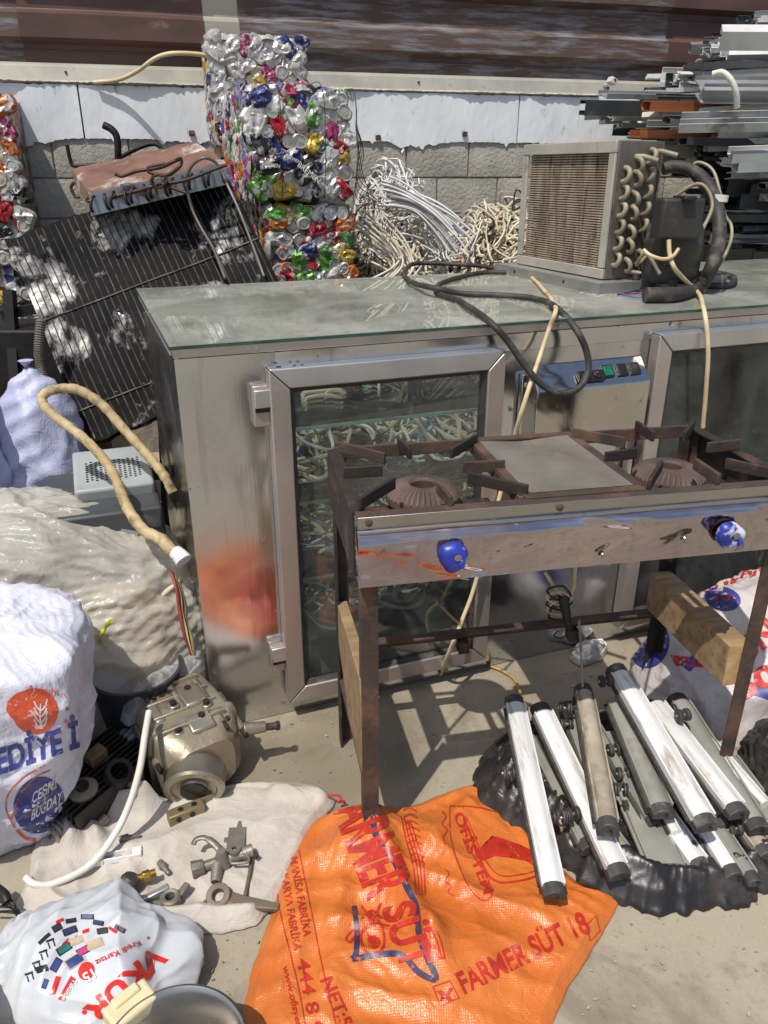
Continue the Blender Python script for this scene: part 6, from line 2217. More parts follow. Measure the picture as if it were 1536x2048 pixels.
roller_bar((1030, 1412, 0.19), (1106, 1776, 0.085), bar_white, 'clean white roller bar lying over the orange sack corner', 0.050, (0, 1), ((0.33, 0.05, 0.0), (0.20, -0.045, -0.01)))
roller_bar((1085, 1428, 0.175), (1232, 1738, 0.085), bar_white, 'white roller bar with grimy lower end beside the caked bar', 0.052, (0, 1), ((0.30, -0.045, 0.01),))
roller_bar((1168, 1392, 0.20), (1214, 1650, 0.155), bar_dirty, 'square roller bar caked in beige dirt', 0.048, (0, 1), ((0.05, -0.055, 0.0), (0.30, 0.05, -0.01)), h=0.034)
roller_bar((1232, 1405, 0.17), (1322, 1618, 0.125), bar_grey, 'grey green roller bar with a glittering edge between caked and white bars', 0.055, (1,), ((0.18, 0.05, -0.005),))
roller_bar((1238, 1352, 0.235), (1405, 1642, 0.150), bar_white, 'longest bright white roller bar on top of the heap', 0.056, (0, 1), ((0.02, -0.05, 0.01),), h=0.032)
roller_bar((1310, 1412, 0.165), (1468, 1618, 0.140), bar_white, 'white roller bar with twin wheels standing on its middle', 0.054, (1,), ((0.09, 0.02, 0.045),))
roller_bar((1360, 1408, 0.140), (1510, 1648, 0.100), bar_grey, 'grey roller bar at the side of the bunched black bag', 0.052, (0, 1), ((0.03, -0.045, 0.01),))
roller_bar((1062, 1480, 0.085), (1168, 1690, 0.065), bar_grey, 'narrow grey bar lying under the two leftmost white bars', 0.030, (1,), ((0.24, 0.03, 0.0), (0.13, -0.03, 0.0)))
roller_bar((1120, 1470, 0.075), (1222, 1722, 0.055), bar_grey, 'grey bar under the white bar with the grimy end', 0.046, (1,), ((0.22, 0.045, 0.01),))
roller_bar((1215, 1470, 0.080), (1335, 1735, 0.050), bar_grey, 'wide dull grey bar lying lowest between the heaped bars', 0.085, (), ((0.17, -0.02, 0.035),), h=0.018, brush=False)
roller_bar((1350, 1560, 0.065), (1462, 1742, 0.050), bar_white, 'short white bar under the end of the longest white bar', 0.050, (1,), ((0.20, -0.045, 0.0),))
roller_bar((1290, 1580, 0.075), (1395, 1728, 0.045), bar_white, 'white bar half hidden under others with a dark end', 0.050, (1,), ())
roller_bar((1420, 1560, 0.075), (1525, 1700, 0.060), bar_dirty, 'grimy bar under the grey bar at the bag edge', 0.050, (1,), ((0.12, 0.045, 0.01),))
roller_bar((1455, 1520, 0.10), (1580, 1690, 0.08), bar_grey, 'grey bar tucked below the bunched black bag', 0.050, (1,), ())
roller_bar((1140, 1425, 0.13), (1190, 1560, 0.10), bar_grey, 'short grey bar with wheels beside the caked bar', 0.045, (0,), ((0.01, 0.02, 0.03), (0.06, -0.03, 0.02)))
roller_bar((1185, 1450, 0.10), (1300, 1640, 0.07), bar_grey, 'thin grey bar crossing under the grey green bar', 0.030, (1,), ((0.12, 0.0, 0.03),))

roller_bar((1048, 1500, 0.075), (1130, 1660, 0.065), bar_dirty, 'thin dirty strip lying beside the clean white bar', 0.022, (), (), h=0.014)
roller_bar((1150, 1560, 0.085), (1250, 1700, 0.065), bar_grey, 'thin grey strip showing under the dirt caked bar', 0.024, (1,), (), h=0.016)
roller_bar((1260, 1500, 0.095), (1352, 1668, 0.075), bar_white, 'narrow white strip between the grey green bar and the longest bar', 0.024, (), (), h=0.016)
roller_bar((1330, 1480, 0.105), (1440, 1640, 0.085), bar_grey, 'thin grey strip between the two brightest white bars', 0.026, (1,), (), h=0.016)
roller_bar((1390, 1450, 0.13), (1530, 1610, 0.11), bar_white, 'narrow white strip at the edge of the bunched black bag', 0.028, (), (), h=0.016)
roller_bar((1400, 1600, 0.075), (1500, 1752, 0.060), bar_grey, 'short grey strip lying by the bag hem', 0.034, (1,), ((0.1, 0.03, 0.01),), h=0.018)

# ------------------------------------------------------------------ engine casting and finned motor
eng_m = M('oily cast aluminium', (176, 166, 146), (138, 127, 108), 7, 0.42, 0.55, bump=0.5, bscale=60, bdist=0.003, dirt=(66, 54, 42), dscale=8, dlo=0.54, dhi=0.70, drough=0.6, dmetal=0.2)
eng_b = M('worn cast aluminium', (186, 180, 166), (150, 142, 126), 7, 0.36, 0.8, bump=0.35, bscale=60, bdist=0.002, dirt=(90, 76, 60), dscale=9, dlo=0.58, dhi=0.72, dmetal=0.3)
mot_m = M('dark greasy casting', (58, 52, 46), (38, 34, 31), 8, 0.55, 0.4, bump=0.5, bscale=60, bdist=0.003, dirt=(120, 104, 82), dscale=9, dlo=0.58, dhi=0.72)
ex = Vector(G(455, 1590)) - Vector(G(345, 1430))
eng_rz = math.atan2(ex.y, ex.x)
eng = thing('engine_casting', 'oily aluminium engine crankcase lying before the counter corner', 'engine', G(392, 1545), rot=(0, 0, eng_rz))
# body: lofted sections along local x
secs = [(-0.165, 0.080, 0.070, 0.095), (-0.155, 0.096, 0.075, 0.106), (-0.060, 0.102, 0.082, 0.112), (0.005, 0.100, 0.085, 0.115), (0.008, 0.108, 0.086, 0.120), (0.022, 0.108, 0.086, 0.120), (0.025, 0.100, 0.084, 0.114), (0.070, 0.090, 0.080, 0.100), (0.085, 0.074, 0.078, 0.086), (0.095, 0.066, 0.078, 0.080)]
ns = 40
arr = np.zeros((len(secs), ns, 3))
for i, (x, hw, cz_, hh) in enumerate(secs):
    for j in range(ns):
        a = 2 * math.pi * j / ns
        e = 0.30 if x < 0.06 else 0.55
        c, s = math.cos(a), math.sin(a)
        yy = hw * math.copysign(abs(c) ** e, c)
        zz = 0.085 + hh * 0.78 * math.copysign(abs(s) ** e, s)
        arr[i, j] = (x, yy + 0.003 * fbm(x * 30, a * 2), max(0.0, zz + 0.004 * fbm(x * 40, a * 3, 2)))
m = MB().grid(arr, cv=True)
m.f.append(tuple(range(ns))[::-1])
m.f.append(tuple(range((len(secs) - 1) * ns, len(secs) * ns)))
m.mi += [0, 0]
m.build('crankcase', eng_m, eng, smooth=40, bevel=0.004)
# clutch cover drum at the near end
q = MB().lathe([(0.0, 0.0), (0.060, 0.0), (0.068, 0.004), (0.070, 0.012), (0.066, 0.046), (0.068, 0.050), (0.064, 0.056), (0.052, 0.057), (0.048, 0.050), (0.030, 0.049), (0.027, 0.054), (0.0, 0.054)], 40, Matrix.Translation((0.072, -0.022, 0.076)) @ Matrix.Rotation(R(-28), 4, 'Z') @ Matrix.Rotation(R(104), 4, 'Y'))
q.build('drum_cover', eng_b, eng, smooth=40)
MB().lathe([(0.0, 0.0), (0.030, 0.0), (0.030, 0.004), (0.0, 0.004)], 20, Matrix.Translation((0.1190, -0.047, 0.0625)) @ Matrix.Rotation(R(-28), 4, 'Z') @ Matrix.Rotation(R(104), 4, 'Y')).build('bore', black_m, eng)
for y0, z, x0, x1, r_ in ((-0.055, 0.168, -0.12, 0.03, 0.012), (0.060, 0.172, -0.11, 0.06, 0.010), (0.0, 0.176, -0.13, 0.0, 0.009), (-0.098, 0.120, -0.09, 0.05, 0.011), (0.103, 0.13, -0.08, 0.06, 0.012)):
    MB().cyl((x0, y0, z), (x1, y0, z - 0.012), r_, r_ * 0.9, n=12).build('boss', eng_b, eng, smooth=40)
    MB().cyl((x1, y0, z - 0.012), (x1 + 0.022, y0, z - 0.014), r_ * 0.55, n=8).build('bolt', mot_m, eng, smooth=40)
for (x, y, z) in ((-0.08, 0.03, 0.174), (-0.04, -0.02, 0.178), (0.0, 0.045, 0.178), (-0.10, -0.05, 0.165), (0.03, 0.02, 0.172), (0.04, -0.04, 0.165), (0.05, 0.07, 0.15)):
    b_o = MB().cyl((x, y, z - 0.02), (x, y, z + 0.006), 0.013, n=14).build('bolt_seat', eng_b, eng, bevel=0.002)
    MB().cyl((x, y, z + 0.006), (x, y, z + 0.014), 0.0085, n=6).build('bolt_head', mot_m, b_o)
MB().box((-0.055, 0.03, 0.176), (0.075, 0.055, 0.016)).build('top_cover', eng_b, eng, bevel=0.005)
MB().box((-0.045, -0.062, 0.168), (0.080, 0.024, 0.022)).build('rib', eng_b, eng, bevel=0.005)
MB().box((0.040, 0.012, 0.168), (0.05, 0.06, 0.02), Matrix.Rotation(R(15), 3, 'Y')).build('rib', eng_b, eng, bevel=0.006)
MB().cyl((0.06, 0.105, 0.12), (0.075, 0.155, 0.115), 0.016, 0.013, n=14).build('shaft_neck', eng_b, eng, bevel=0.002)
MB().cyl((0.075, 0.150, 0.115), (0.083, 0.178, 0.112), 0.009, n=10).build('shaft', mot_m, eng)
MB().cyl((0.083, 0.178, 0.112), (0.085, 0.186, 0.111), 0.012, n=6).build('nut', mot_m, eng)
for k in range(4):
    MB().box((-0.13 + 0.055 * k, 0.0, 0.172), (0.006, 0.15, 0.016)).build('web', eng_m, eng, bevel=0.002)
eng.scale = (1.14, 1.14, 1.14)
cable('black_lead', [G(300, 1440, 0.17), G(292, 1465, 0.19), G(293, 1500, 0.17), G(296, 1530, 0.10)], 0.004, black_m, 'short black lead hanging over the engine crankcase', 'wire')

mx_ = Vector(G(280, 1500)) - Vector(G(140, 1600))
mot = thing('finned_motor', 'dark greasy finned cylinder casting leaning on the printed sack', 'engine', G(214, 1590), rot=(R(8), R(-6), math.atan2(mx_.y, mx_.x)))
MB().box((0.0, 0.0, 0.05), (0.20, 0.105, 0.085)).build('body', mot_m, mot, bevel=0.008)
for k in range(11):
    MB().box((-0.02, -0.075 + 0.015 * k, 0.062), (0.235, 0.0045, 0.125)).build('fin', mot_m, mot, bevel=0.001)
MB().lathe([(0.0, 0.0), (0.034, 0.0), (0.036, 0.012), (0.026, 0.018), (0.0, 0.018)], 24, Matrix.Translation((-0.075, -0.03, 0.118))).build('boss', eng_m, mot)
MB().cyl((-0.075, -0.03, 0.134), (-0.075, -0.03, 0.148), 0.016, n=6).build('bolt_head', mot_m, mot)
MB().lathe([(0.022, 0.0), (0.022, 0.040), (0.033, 0.040), (0.035, 0.0)], 24, Matrix.Translation((0.005, -0.055, 0.112)) @ Matrix.Rotation(R(25), 4, 'X')).build('port', mot_m, mot)
brownp = M('brown varnished block', (140, 112, 78), (104, 82, 58), 12, 0.5, bump=0.3)
MB().box((0.005, 0.02, 0.138), (0.05, 0.035, 0.03)).build('spacer', brownp, mot, bevel=0.003)
MB().box((0.03, -0.085, 0.10), (0.045, 0.03, 0.03)).build('spacer', brownp, mot, bevel=0.003)
MB().cyl((-0.11, -0.08, 0.03), (-0.06, -0.085, 0.05), 0.017, 0.014, n=14).build('stub', eng_m, mot)
for k in range(5):
    MB().lathe([(0.018, 0.0), (0.030, 0.0), (0.030, 0.006), (0.018, 0.006)], 20, Matrix.Translation((-0.135 - 0.011 * k, -0.03, 0.06)) @ Matrix.Rotation(R(90), 4, 'Y')).build('fin_ring', eng_m, mot)

# ------------------------------------------------------------------ small metal parts on the white sack
zinc_m = M('grey zinc', (150, 144, 132), (118, 112, 102), 10, 0.5, 0.6, bump=0.4, bscale=70, dirt=(84, 74, 62), dscale=12, dlo=0.56, dhi=0.72)
brass_m = M('brass', (190, 150, 70), (150, 112, 48), 10, 0.35, 0.9, bump=0.2)
dullbrass_m = M('dull brass', (150, 134, 104), (118, 104, 80), 10, 0.5, 0.6, bump=0.3)
zs_ = 0.033


def sit(px, py, z=None):
    """where a sight line meets the white sack"""
    h = white_sack.bvh.ray_cast(Vector(EYE), Vector(ray(px, py)).normalized())
    return np.array(h[0]) if h[0] is not None else G(px, py, zs_)


def axis(a, b):
    p, q = sit(*a), sit(*b)
    return p, math.atan2(q[1] - p[1], q[0] - p[0]), float(np.linalg.norm((q - p)[:2])), (p + q) / 2


p, rz, L, c = axis((338, 1650), (408, 1618))
vb = thing('valve_block', 'dull brass block with two bored holes on the white sack', 'metal part', c - np.array([0, 0, 0.004]), rz)
MB().box((0, 0, 0.018), (L, 0.030, 0.034)).build('block', dullbrass_m, vb, bevel=0.003)
MB().box((L * 0.62, 0.012, 0.018), (L * 0.35, 0.004, 0.03)).build('tab', dullbrass_m, vb, bevel=0.001)
for x in (-0.022, 0.012):
    MB().cyl((x, -0.0145, 0.02), (x, -0.0165, 0.02), 0.007, n=14).build('bore', black_m, vb)
    MB().cyl((x + 0.01, 0.0, 0.034), (x + 0.01, 0, 0.0365), 0.007, n=14).build('bore', black_m, vb)
p, rz, L, c = axis((470, 1700), (476, 1648))
pl = thing('metal_plate', 'small stepped grey metal plate on the white sack', 'metal part', c + np.array([0, 0, -0.001]), rz)
MB().prism([(-L / 2, -0.022), (L / 2 - 0.012, -0.022), (L / 2 - 0.012, -0.010), (L / 2 + 0.008, -0.008), (L / 2 + 0.008, 0.0), (L / 2 - 0.012, 0.002), (L / 2 - 0.012, 0.020), (-0.005, 0.020), (-0.005, 0.028), (-0.018, 0.028), (-0.02, 0.02), (-L / 2, 0.02)], 0, 0.007).build('plate', zinc_m, pl, bevel=0.001)
# tap with lever
p, rz, L, c = axis((385, 1752), (505, 1715))
tp = thing('tap_fitting', 'grey metal tap with curved lever and side spout', 'tap', c - np.array([0, 0, 0.003]), rz)
MB().cyl((-L * 0.5, 0, 0.022), (-L * 0.30, 0, 0.022), 0.020, 0.017, n=8).build('union_nut', zinc_m, tp, bevel=0.002)
MB().cyl((-L * 0.30, 0, 0.022), (L * 0.38, 0, 0.024), 0.011, 0.012, n=16).build('pipe', zinc_m, tp, smooth=40)
MB().cyl((L * 0.34, 0, 0.024), (L * 0.52, 0, 0.026), 0.015, n=14).build('collar', zinc_m, tp, bevel=0.002)
MB().lathe([(0.0, 0.0), (0.019, 0.0), (0.021, 0.014), (0.014, 0.028), (0.010, 0.044), (0.0, 0.044)], 18, Matrix.Translation((0.0, 0, 0.010))).build('valve_body', zinc_m, tp, smooth=40)
MB().tube(catmull([(0.0, 0.004, 0.046), (-0.012, 0.024, 0.058), (-0.030, 0.044, 0.062), (-0.048, 0.048, 0.060), (-0.056, 0.040, 0.056)], 6), [0.009] * 10 + [0.007] * 15, 10, flat=0.6).build('lever', zinc_m, tp, smooth=60)
MB().cyl((-0.012, -0.006, 0.022), (-0.026, -0.046, 0.014), 0.014, 0.011, n=14).build('spout', zinc_m, tp, bevel=0.002)
MB().cyl((-0.0262, -0.0466, 0.014), (-0.0268, -0.048, 0.0138), 0.008, n=12).build('bore', black_m, tp)
lk = [(0.018, -0.020, 0.026), (0.05, -0.030, 0.026), (0.058, -0.020, 0.027), (0.05, -0.010, 0.027), (0.02, -0.008, 0.027), (0.018, -0.020, 0.026)]
MB().tube(catmull(lk, 5), 0.0035, 7).build('link', zinc_m, tp, smooth=60)
MB().lathe([(0.006, 0.0), (0.006, 0.010), (0.015, 0.010), (0.016, 0.0)], 16, Matrix.Translation((L * 0.22, 0.006, 0.032))).build('ring', zinc_m, tp)
MB().cyl((L * 0.5, -0.004, 0.022), (L * 0.56, -0.018, 0.02), 0.006, n=10).build('screw', rust_dark_m, tp)
for i, (a, b, lab_) in enumerate((((320, 1728), (339, 1754), 'small grey tapered plug beside the tap'), ((240, 1684), (281, 1675), 'small grey metal stub near the white bracket'))):
    p, rz, L, c = axis(a, b)
    st = thing('metal_stub', lab_, 'metal part', c, rz)
    MB().lathe([(0, -L / 2), (0.008, -L / 2), (0.010, -L * 0.1), (0.006, 0.0), (0.006, L * 0.42), (0.004, L / 2), (0, L / 2)], 10, Matrix.Translation((0, 0, 0.008)) @ Matrix.Rotation(R(90), 4, 'Y')).build('stub', zinc_m, st, smooth=40)
p, rz, L, c = axis((190, 1728), (284, 1704))
br = thing('white_bracket', 'white plastic bracket with a long slot lying on the sack', 'bracket', c - np.array([0, 0, 0.001]), rz)
wpl = M('white plastic', (230, 230, 230), (214, 214, 212), 8, 0.4, bump=0.05)
MB().box((-L * 0.40, 0, 0.008), (L * 0.2, 0.030, 0.016)).build('end_block', wpl, br, bevel=0.002)
MB().box((L * 0.40, 0, 0.008), (L * 0.2, 0.026, 0.016)).build('end_block', wpl, br, bevel=0.002)
for y in (-0.010, 0.010):
    MB().box((0, y, 0.007), (L * 0.62, 0.004, 0.013)).build('side_bar', wpl, br)
MB().box((0, 0, 0.002), (L * 0.62, 0.016, 0.003)).build('slot_floor', M('grey slot', (150, 150, 150), None, 8, 0.4), br)
# regulator
p, rz, L, c = axis((232, 1812), (300, 1772))
rg_ = thing('gas_regulator', 'small gas regulator with red knob and brass outlet', 'regulator', c - np.array([0, 0, 0.003]), rz)
dk_m = M('dark grey moulding', (78, 76, 74), (58, 56, 55), 9, 0.5, bump=0.15, dirt=(140, 132, 120), dscale=12, dlo=0.6, dhi=0.75)
redp = M('red ribbed plastic', (176, 34, 36), (140, 26, 30), 9, 0.4, bump=0.1)
rb_M = Matrix.Translation((-0.012, 0.0, 0.024))
MB().lathe([(0, -0.022), (0.020, -0.022), (0.023, -0.016), (0.023, 0.016), (0.018, 0.024), (0, 0.024)], 20, Matrix.Translation((-0.004, 0.012, 0.026)) @ Matrix.Rotation(R(35), 4, 'Y')).build('body', dk_m, rg_, smooth=40)
MB().lathe([(0, 0.0), (0.019, 0.0), (0.021, 0.006), (0.020, 0.036), (0.012, 0.040), (0, 0.040)], 24, Matrix.Translation((-0.016, -0.004, 0.026)) @ Matrix.Rotation(R(125), 4, 'X') @ Matrix.Rotation(R(-18), 4, 'Y'), mod=lambda r, z, t, i: r * (1.05 if i % 2 else 0.97)).build('knob', redp, rg_, smooth=20)
MB().cyl((0.008, 0.014, 0.030), (0.030, 0.008, 0.030), 0.010, n=16).build('outlet', brass_m, rg_, smooth=40)
MB().cyl((0.030, 0.008, 0.030), (0.046, 0.004, 0.030), 0.0125, n=6).build('outlet_nut', brass_m, rg_, bevel=0.001)
MB().cyl((0.046, 0.004, 0.030), (0.058, 0.001, 0.030), 0.009, n=16).build('outlet_tip', brass_m, rg_, smooth=40)
# zinc casting
p, rz, L, c = axis((268, 1818), (374, 1798))
zc = thing('zinc_casting', 'irregular zinc latch casting with ring and arm', 'metal part', c - np.array([0, 0, 0.002]), rz)
MB().box((-0.012, 0.014, 0.020), (L * 0.62, 0.014, 0.012), Matrix.Rotation(R(12), 3, 'Z') @ Matrix.Rotation(R(-8), 3, 'Y')).build('arm', alu_bright_m, zc, bevel=0.003)
MB().box((-0.02, -0.012, 0.008), (L * 0.55, 0.030, 0.014)).build('base', zinc_m, zc, bevel=0.003)
MB().lathe([(0.011, 0.0), (0.011, 0.020), (0.018, 0.022), (0.022, 0.018), (0.022, 0.0)], 20, Matrix.Translation((0.022, -0.008, 0.008))).build('ring', zinc_m, zc, smooth=40)
MB().cyl((0.022, -0.008, 0.009), (0.022, -0.008, 0.012), 0.0115, n=14).build('bore', black_m, zc)
MB().beam((0.04, -0.004, 0.018), (0.062, 0.018, 0.022), 0.016, 0.012).build('ear', zinc_m, zc, bevel=0.003)
for x in (-0.045, -0.02, 0.0):
    MB().cyl((x, -0.014, 0.012), (x, -0.014, 0.020), 0.006, n=10).build('lug', zinc_m, zc)
# eye lever
p, rz, L, c = axis((420, 1785), (530, 1815))
el = thing('eye_lever', 'brown iron lever with a round eye at one end', 'metal part', sit(440, 1795) - np.array([0, 0, 0.002]), rz)
iron = M('brown iron', (128, 114, 98), (98, 86, 74), 10, 0.65, 0.4, bump=0.4, bscale=70)
MB().lathe([(0.013, 0.0), (0.013, 0.022), (0.027, 0.022), (0.028, 0.0)], 28, Matrix.Rotation(R(22), 4, 'X')).build('eye', iron, el, bevel=0.002)
MB().prism([(0.02, -0.016), (0.05, -0.020), (L + 0.01, -0.008), (L + 0.01, 0.008), (0.05, 0.010), (0.022, 0.014)], 0.002, 0.014).build('arm', iron, el, bevel=0.003)
MB().prism([(-0.024, -0.014), (0.004, -0.026), (-0.02, -0.046), (-0.036, -0.040)], 0.0, 0.012).build('claw', iron, el, bevel=0.003)
a_, b_ = sit(503, 1722), sit(490, 1800)
cable('bent_rod', [a_ + np.array([0, 0, 0.010]), (a_ * 0.6 + b_ * 0.4) + np.array([0.002, 0, 0.008]), b_ + np.array([0, 0, 0.008])], 0.0045, iron, 'thin brown rod leaning from the tap to the sack hem', 'rod')

# ------------------------------------------------------------------ pan and odd ends at the lower left
pan_m = steel_mat('scratched steel pan', (190, 186, 178), 0.22, (130, 116, 100), 0.55, 0.72)
pc = G(345, 2112, 0.16)
pan = thing('steel_pan', 'round steel pan with rolled rim and cream handle lug', 'pan', (pc[0], pc[1], 0.0))
MB().lathe([(0.0, 0.062), (0.075, 0.062), (0.098, 0.072), (0.108, 0.095), (0.114, 0.150), (0.122, 0.158), (0.127, 0.156), (0.127, 0.150), (0.118, 0.144), (0.112, 0.092), (0.100, 0.066), (0.076, 0.056), (0.0, 0.056)], 64).build('bowl', pan_m, pan, smooth=40)
MB().lathe([(0.0, 0.0), (0.095, 0.0), (0.09, 0.058), (0.0, 0.058)], 40).build('base', dk_m, pan, smooth=40)
lug_m = M('cream plastic', (226, 212, 172), (206, 190, 148), 8, 0.45, bump=0.1, dirt=(150, 132, 100), dscale=14, dlo=0.58, dhi=0.72)
lv = Vector(G(262, 2005, 0.16)) - Vector((pc[0], pc[1], 0.16))
lv.z = 0
lv.normalize()
la = math.atan2(lv.y, lv.x)
Ml = Matrix.Rotation(la, 4, 'Z')
MB().box(Ml @ Vector((0.136, 0, 0.140)), (0.052, 0.085, 0.034), Ml.to_3x3()).build('handle_lug', lug_m, pan, bevel=0.007, seg=3)
MB().box(Ml @ Vector((0.150, 0, 0.158)), (0.02, 0.05, 0.012), Ml.to_3x3()).build('handle_cap', lug_m, pan, bevel=0.004, seg=3)
tub = thing('cream_tub', 'cream round plastic tub cut off by the left side', 'tub', G(-105, 2150, 0.0))
MB().lathe([(0.0, 0.004), (0.085, 0.004), (0.095, 0.12), (0.102, 0.125), (0.102, 0.135), (0.090, 0.135), (0.080, 0.02), (0.0, 0.016)], 40).build('tub', lug_m, tub, smooth=40)
for k in range(4):
    cable('black_wire', [G(-20, 1790 + 12 * k, 0.03), G(14 + 4 * k, 1800 + 8 * k, 0.05), G(38 + 2 * k, 1822 + 9 * k, 0.04), G(42, 1850 + 6 * k, 0.03), G(30 - 4 * k, 1880, 0.02), G(10, 1892 - 4 * k, 0.02)], 0.0028, black_m, 'thin black wire looping from under the carrier bag', 'wire', group='black wires at the carrier bag', n=6)
cable('dark_plug', [G(-10, 1775, 0.05), G(8, 1790, 0.055), G(16, 1806, 0.05)], 0.012, black_m, 'black plug end lying beside the printed sack', 'plug')

# ------------------------------------------------------------------ grey appliance, wrapped hose, wires at the counter end
app = thing('grey_appliance', 'dark grey plastic appliance with vented light top, behind the counter end', 'appliance', CL(-0.22, 0.50, 0), R(C_A))
gd_m = M('dark grey plastic case', (74, 76, 78), (60, 62, 64), 6, 0.5, bump=0.1, dirt=(120, 116, 110), dscale=8, dlo=0.6, dhi=0.75)
gl_m = M('light grey plastic', (160, 165, 164), (142, 147, 146), 6, 0.45, bump=0.1, dirt=(120, 116, 108), dscale=8, dlo=0.6, dhi=0.75)
MB().box((0.0, 0.0, 0.30), (0.34, 0.40, 0.60)).build('case', gd_m, app, bevel=0.02, seg=3)
MB().box((0.0, -0.196, 0.57), (0.33, 0.03, 0.07)).build('fascia', gd_m, app, bevel=0.008)
MB().box((-0.165, -0.17, 0.47), (0.035, 0.09, 0.24)).build('corner_post', gl_m, app, bevel=0.012, seg=3)
lid = MB().box((0.045, 0.05, 0.632), (0.23, 0.26, 0.045), Matrix.Rotation(R(9), 3, 'X')).build('vent_lid', gl_m, app, bevel=0.01, seg=3)
vh = MB()
for i in range(12):
    for j in range(9):
        yv = -0.03 + 0.014 * j + (0.007 if i % 2 else 0)
        zv = 0.632 + 0.0229 + (yv - 0.05) * math.tan(R(9))
        vh.cyl((-0.03 + 0.014 * i, yv, zv - 0.001), (-0.03 + 0.014 * i, yv, zv + 0.001), 0.0042, n=8)
vh.build('vent_holes', black_m, lid, kind='stuff')
MB().box((0.06, -0.212, 0.52), (0.05, 0.003, 0.05), Matrix.Rotation(R(20), 3, 'Y')).build('paper_tag', gl_m, app)
for k in range(5):
    MB().box((0.0, -0.2015, 0.12 + 0.075 * k), (0.26, 0.004, 0.05)).build('front_slat', gd_m, app, bevel=0.001)
wrap_m = M('tape wrapped hose', (190, 172, 132), (164, 142, 100), 9, 0.7, bump=0.6, bscale=40, bdist=0.004, dirt=(96, 78, 54), dscale=14, dlo=0.50, dhi=0.66)
hp = [Y(352, 1112, 1.88), Y(322, 1080, 1.90), Y(285, 1058, 1.93), Y(252, 1010, 1.97), Y(228, 950, 2.02), Y(196, 905, 2.06), Y(150, 862, 2.10), Y(104, 828, 2.12), Y(84, 800, 2.14), Y(100, 782, 2.16), Y(150, 778, 2.18), Y(200, 806, 2.18), Y(245, 855, 2.16), Y(290, 905, 2.13), Y(326, 948, 2.10), Y(346, 985, 2.08)]
path = catmull(hp, 14)
rad = [0.013 + 0.0016 * noise.noise(Vector((i * 0.22, 2, 0))) + 0.0018 * ((i * 0.17) % 1.0) + 0.004 * max(0, 1 - i / 60) for i in range(len(path))]
o = MB().tube(path, rad, 12).build('wrapped_hose', wrap_m, smooth=40)
tag(centre(o), 'tan tape wrapped hose arching at the end of the counter', 'hose')
o = MB().tube(catmull([Y(368, 1122, 1.86), Y(360, 1112, 1.87), Y(350, 1104, 1.88)], 5), [0.024 - 0.0004 * i for i in range(11)], 12).build('hose_wrap', wpl, smooth=50)
tag(centre(o), 'white tape end of the wrapped hose', 'tape')
for k, (c, lab_) in enumerate((((150, 58, 50), 'red wire'), ((60, 62, 64), 'grey wire'), ((206, 180, 120), 'cream wire'), ((40, 40, 42), 'black wire'), ((168, 156, 80), 'yellow wire'), ((110, 112, 116), 'pale grey wire'))):
    cable('loose_wire', [Y(340 + 4 * k, 1140 + 6 * k, 1.86), Y(352 + 4 * k, 1175 + 8 * k, 1.83), Y(358 + 3 * k, 1215 + 6 * k, 1.81), Y(366 + 4 * k, 1260 + 4 * k, 1.79), Y(384 + k, 1310, 1.785)], 0.0045, M('end wire %d' % k, c, None, 8, 0.5), lab_ + ' squeezed between translucent sack and counter', 'wire', n=6)
cond_m = M('ribbed grey conduit', (120, 112, 100), (92, 86, 78), 9, 0.6, bump=0.2)
pth = catmull([Y(82, 640, 2.75), Y(78, 690, 2.72), Y(80, 730, 2.70), Y(92, 770, 2.66)], 40)
o = MB().tube(pth, [0.015 + (0.003 if (i // 2) % 2 else 0) for i in range(len(pth))], 10).build('ribbed_conduit', cond_m, smooth=20)
tag(centre(o), 'ribbed grey conduit hanging under the black condenser', 'conduit')

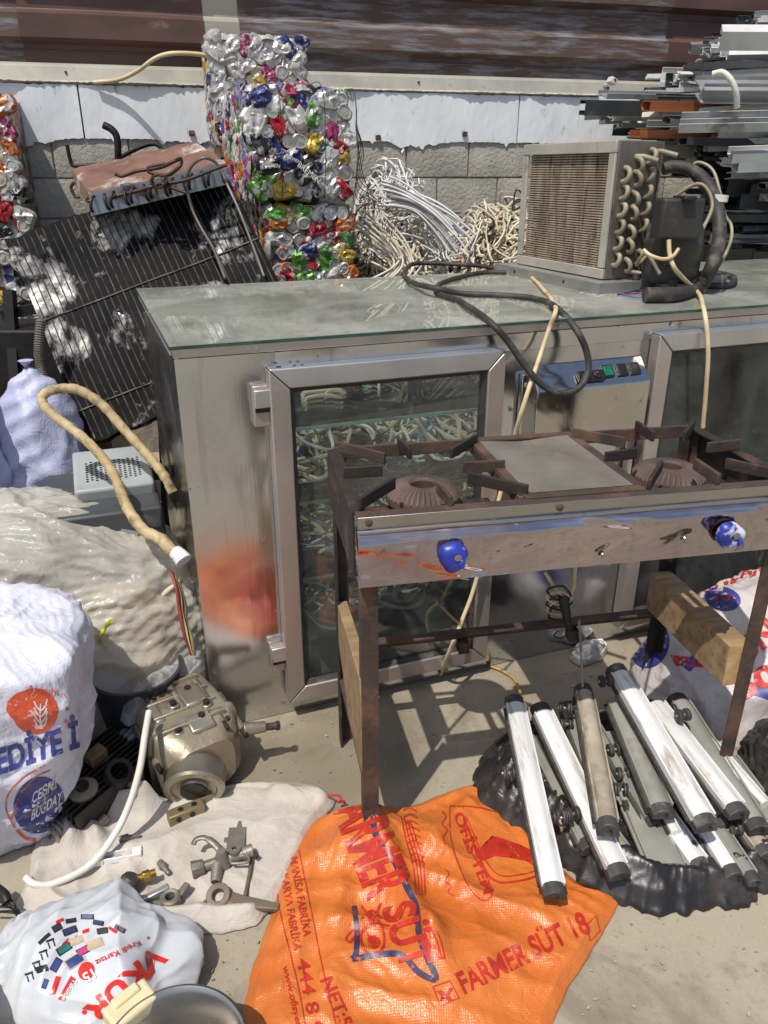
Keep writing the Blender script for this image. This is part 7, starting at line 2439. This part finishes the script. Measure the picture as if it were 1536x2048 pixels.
# under the stove: knotted cable, thin rod, crumpled foil, yellow wire
kn = thing('cable_knot', 'knotted cream cable and black tape hanging on the lower stove rail', 'cable', SL(0.665, SD - 0.02, 0.335), R(S_A))
wp = [Y(1090, 1145, 1.86), Y(1110, 1175, 1.85), Y(1128, 1195, 1.84), Y(1146, 1180, 1.84), Y(1150, 1145, 1.85), Y(1152, 1120, 1.86)]
MB().tube(catmull(wp, 6), 0.0055, 7).build('cable_loop', cream_m, kn, world=True, smooth=60)
for k in range(5):
    lp_ = [Y(1118 + 22 * math.cos(a) + 4 * math.sin(3 * a + k), 1186 + 10 * k + 14 * math.sin(a), 1.83 + 0.008 * k + 0.01 * math.sin(a)) for a in np.linspace(0, 6.3, 14)]
    MB().tube(lp_, 0.0035, 6).build('winding', cream_m if k % 2 else gcable_m, kn, world=True, smooth=60)
MB().tube([Y(1126, 1192, 1.84), Y(1132, 1225, 1.83), Y(1138, 1258, 1.82)], [0.016, 0.013, 0.010], 10).build('tape_tail', black_m, kn, world=True, smooth=60)
MB().tube(catmull([Y(1115, 1262, 1.80), Y(1108, 1272, 1.79), Y(1124, 1276, 1.79), Y(1140, 1262, 1.8)], 5), 0.002, 5).build('wire_tail', tie_m, kn, world=True)
cable('thin_rod', [Y(1158, 1240, 1.80), Y(1162, 1300, 1.76), Y(1166, 1385, 1.70)], 0.0035, ubend_m, 'thin grey rod hanging from the stove rail to the roller bars', 'rod')
fo = flat_sack('crumpled_foil', [(1140, 1318), (1150, 1296), (1178, 1288), (1204, 1288), (1216, 1300), (1204, 1318), (1180, 1330), (1158, 1332)], M('crumpled film', (206, 204, 200), (150, 148, 144), 18, 0.25, 0.3, bump=0.8, bscale=50, bdist=0.008), 'crumpled clear film lying at the foot of the counter', 'plastic film', H=0.04, p=2, cr=((9, 0.04), (22, 0.02)), seed=71, nth=90, nr=26)
cable('yellow_wire', [G(980, 1332, 0.006), G(1005, 1342, 0.006), G(1028, 1358, 0.006), G(1038, 1378, 0.02), G(1046, 1400, 0.06), G(1054, 1418, 0.10)], 0.005, M('yellowed wire', (190, 158, 84), (150, 120, 66), 12, 0.6), 'yellowed wire running on the ground to the roller bars', 'wire')
# crumbs of concrete and litter on the ground
lit = MB()
rl = random.Random(77)
for k in range(900):
    px, py = rl.uniform(330, 1560), rl.uniform(1330, 2060)
    p = G(px, py)
    s = 0.0008 + 0.0045 * rl.random() ** 3
    lit.box((p[0], p[1], s * 0.3), (s * rl.uniform(0.8, 2), s, s * 0.7), Matrix.Rotation(rl.uniform(0, 6), 3, 'Z'))
lo = lit.build('ground_grit', M('pale grit', (176, 168, 152), (110, 102, 90), 3, 0.9), kind='stuff')
tag(lo, 'pale grit and crumbs scattered over the concrete', 'grit')
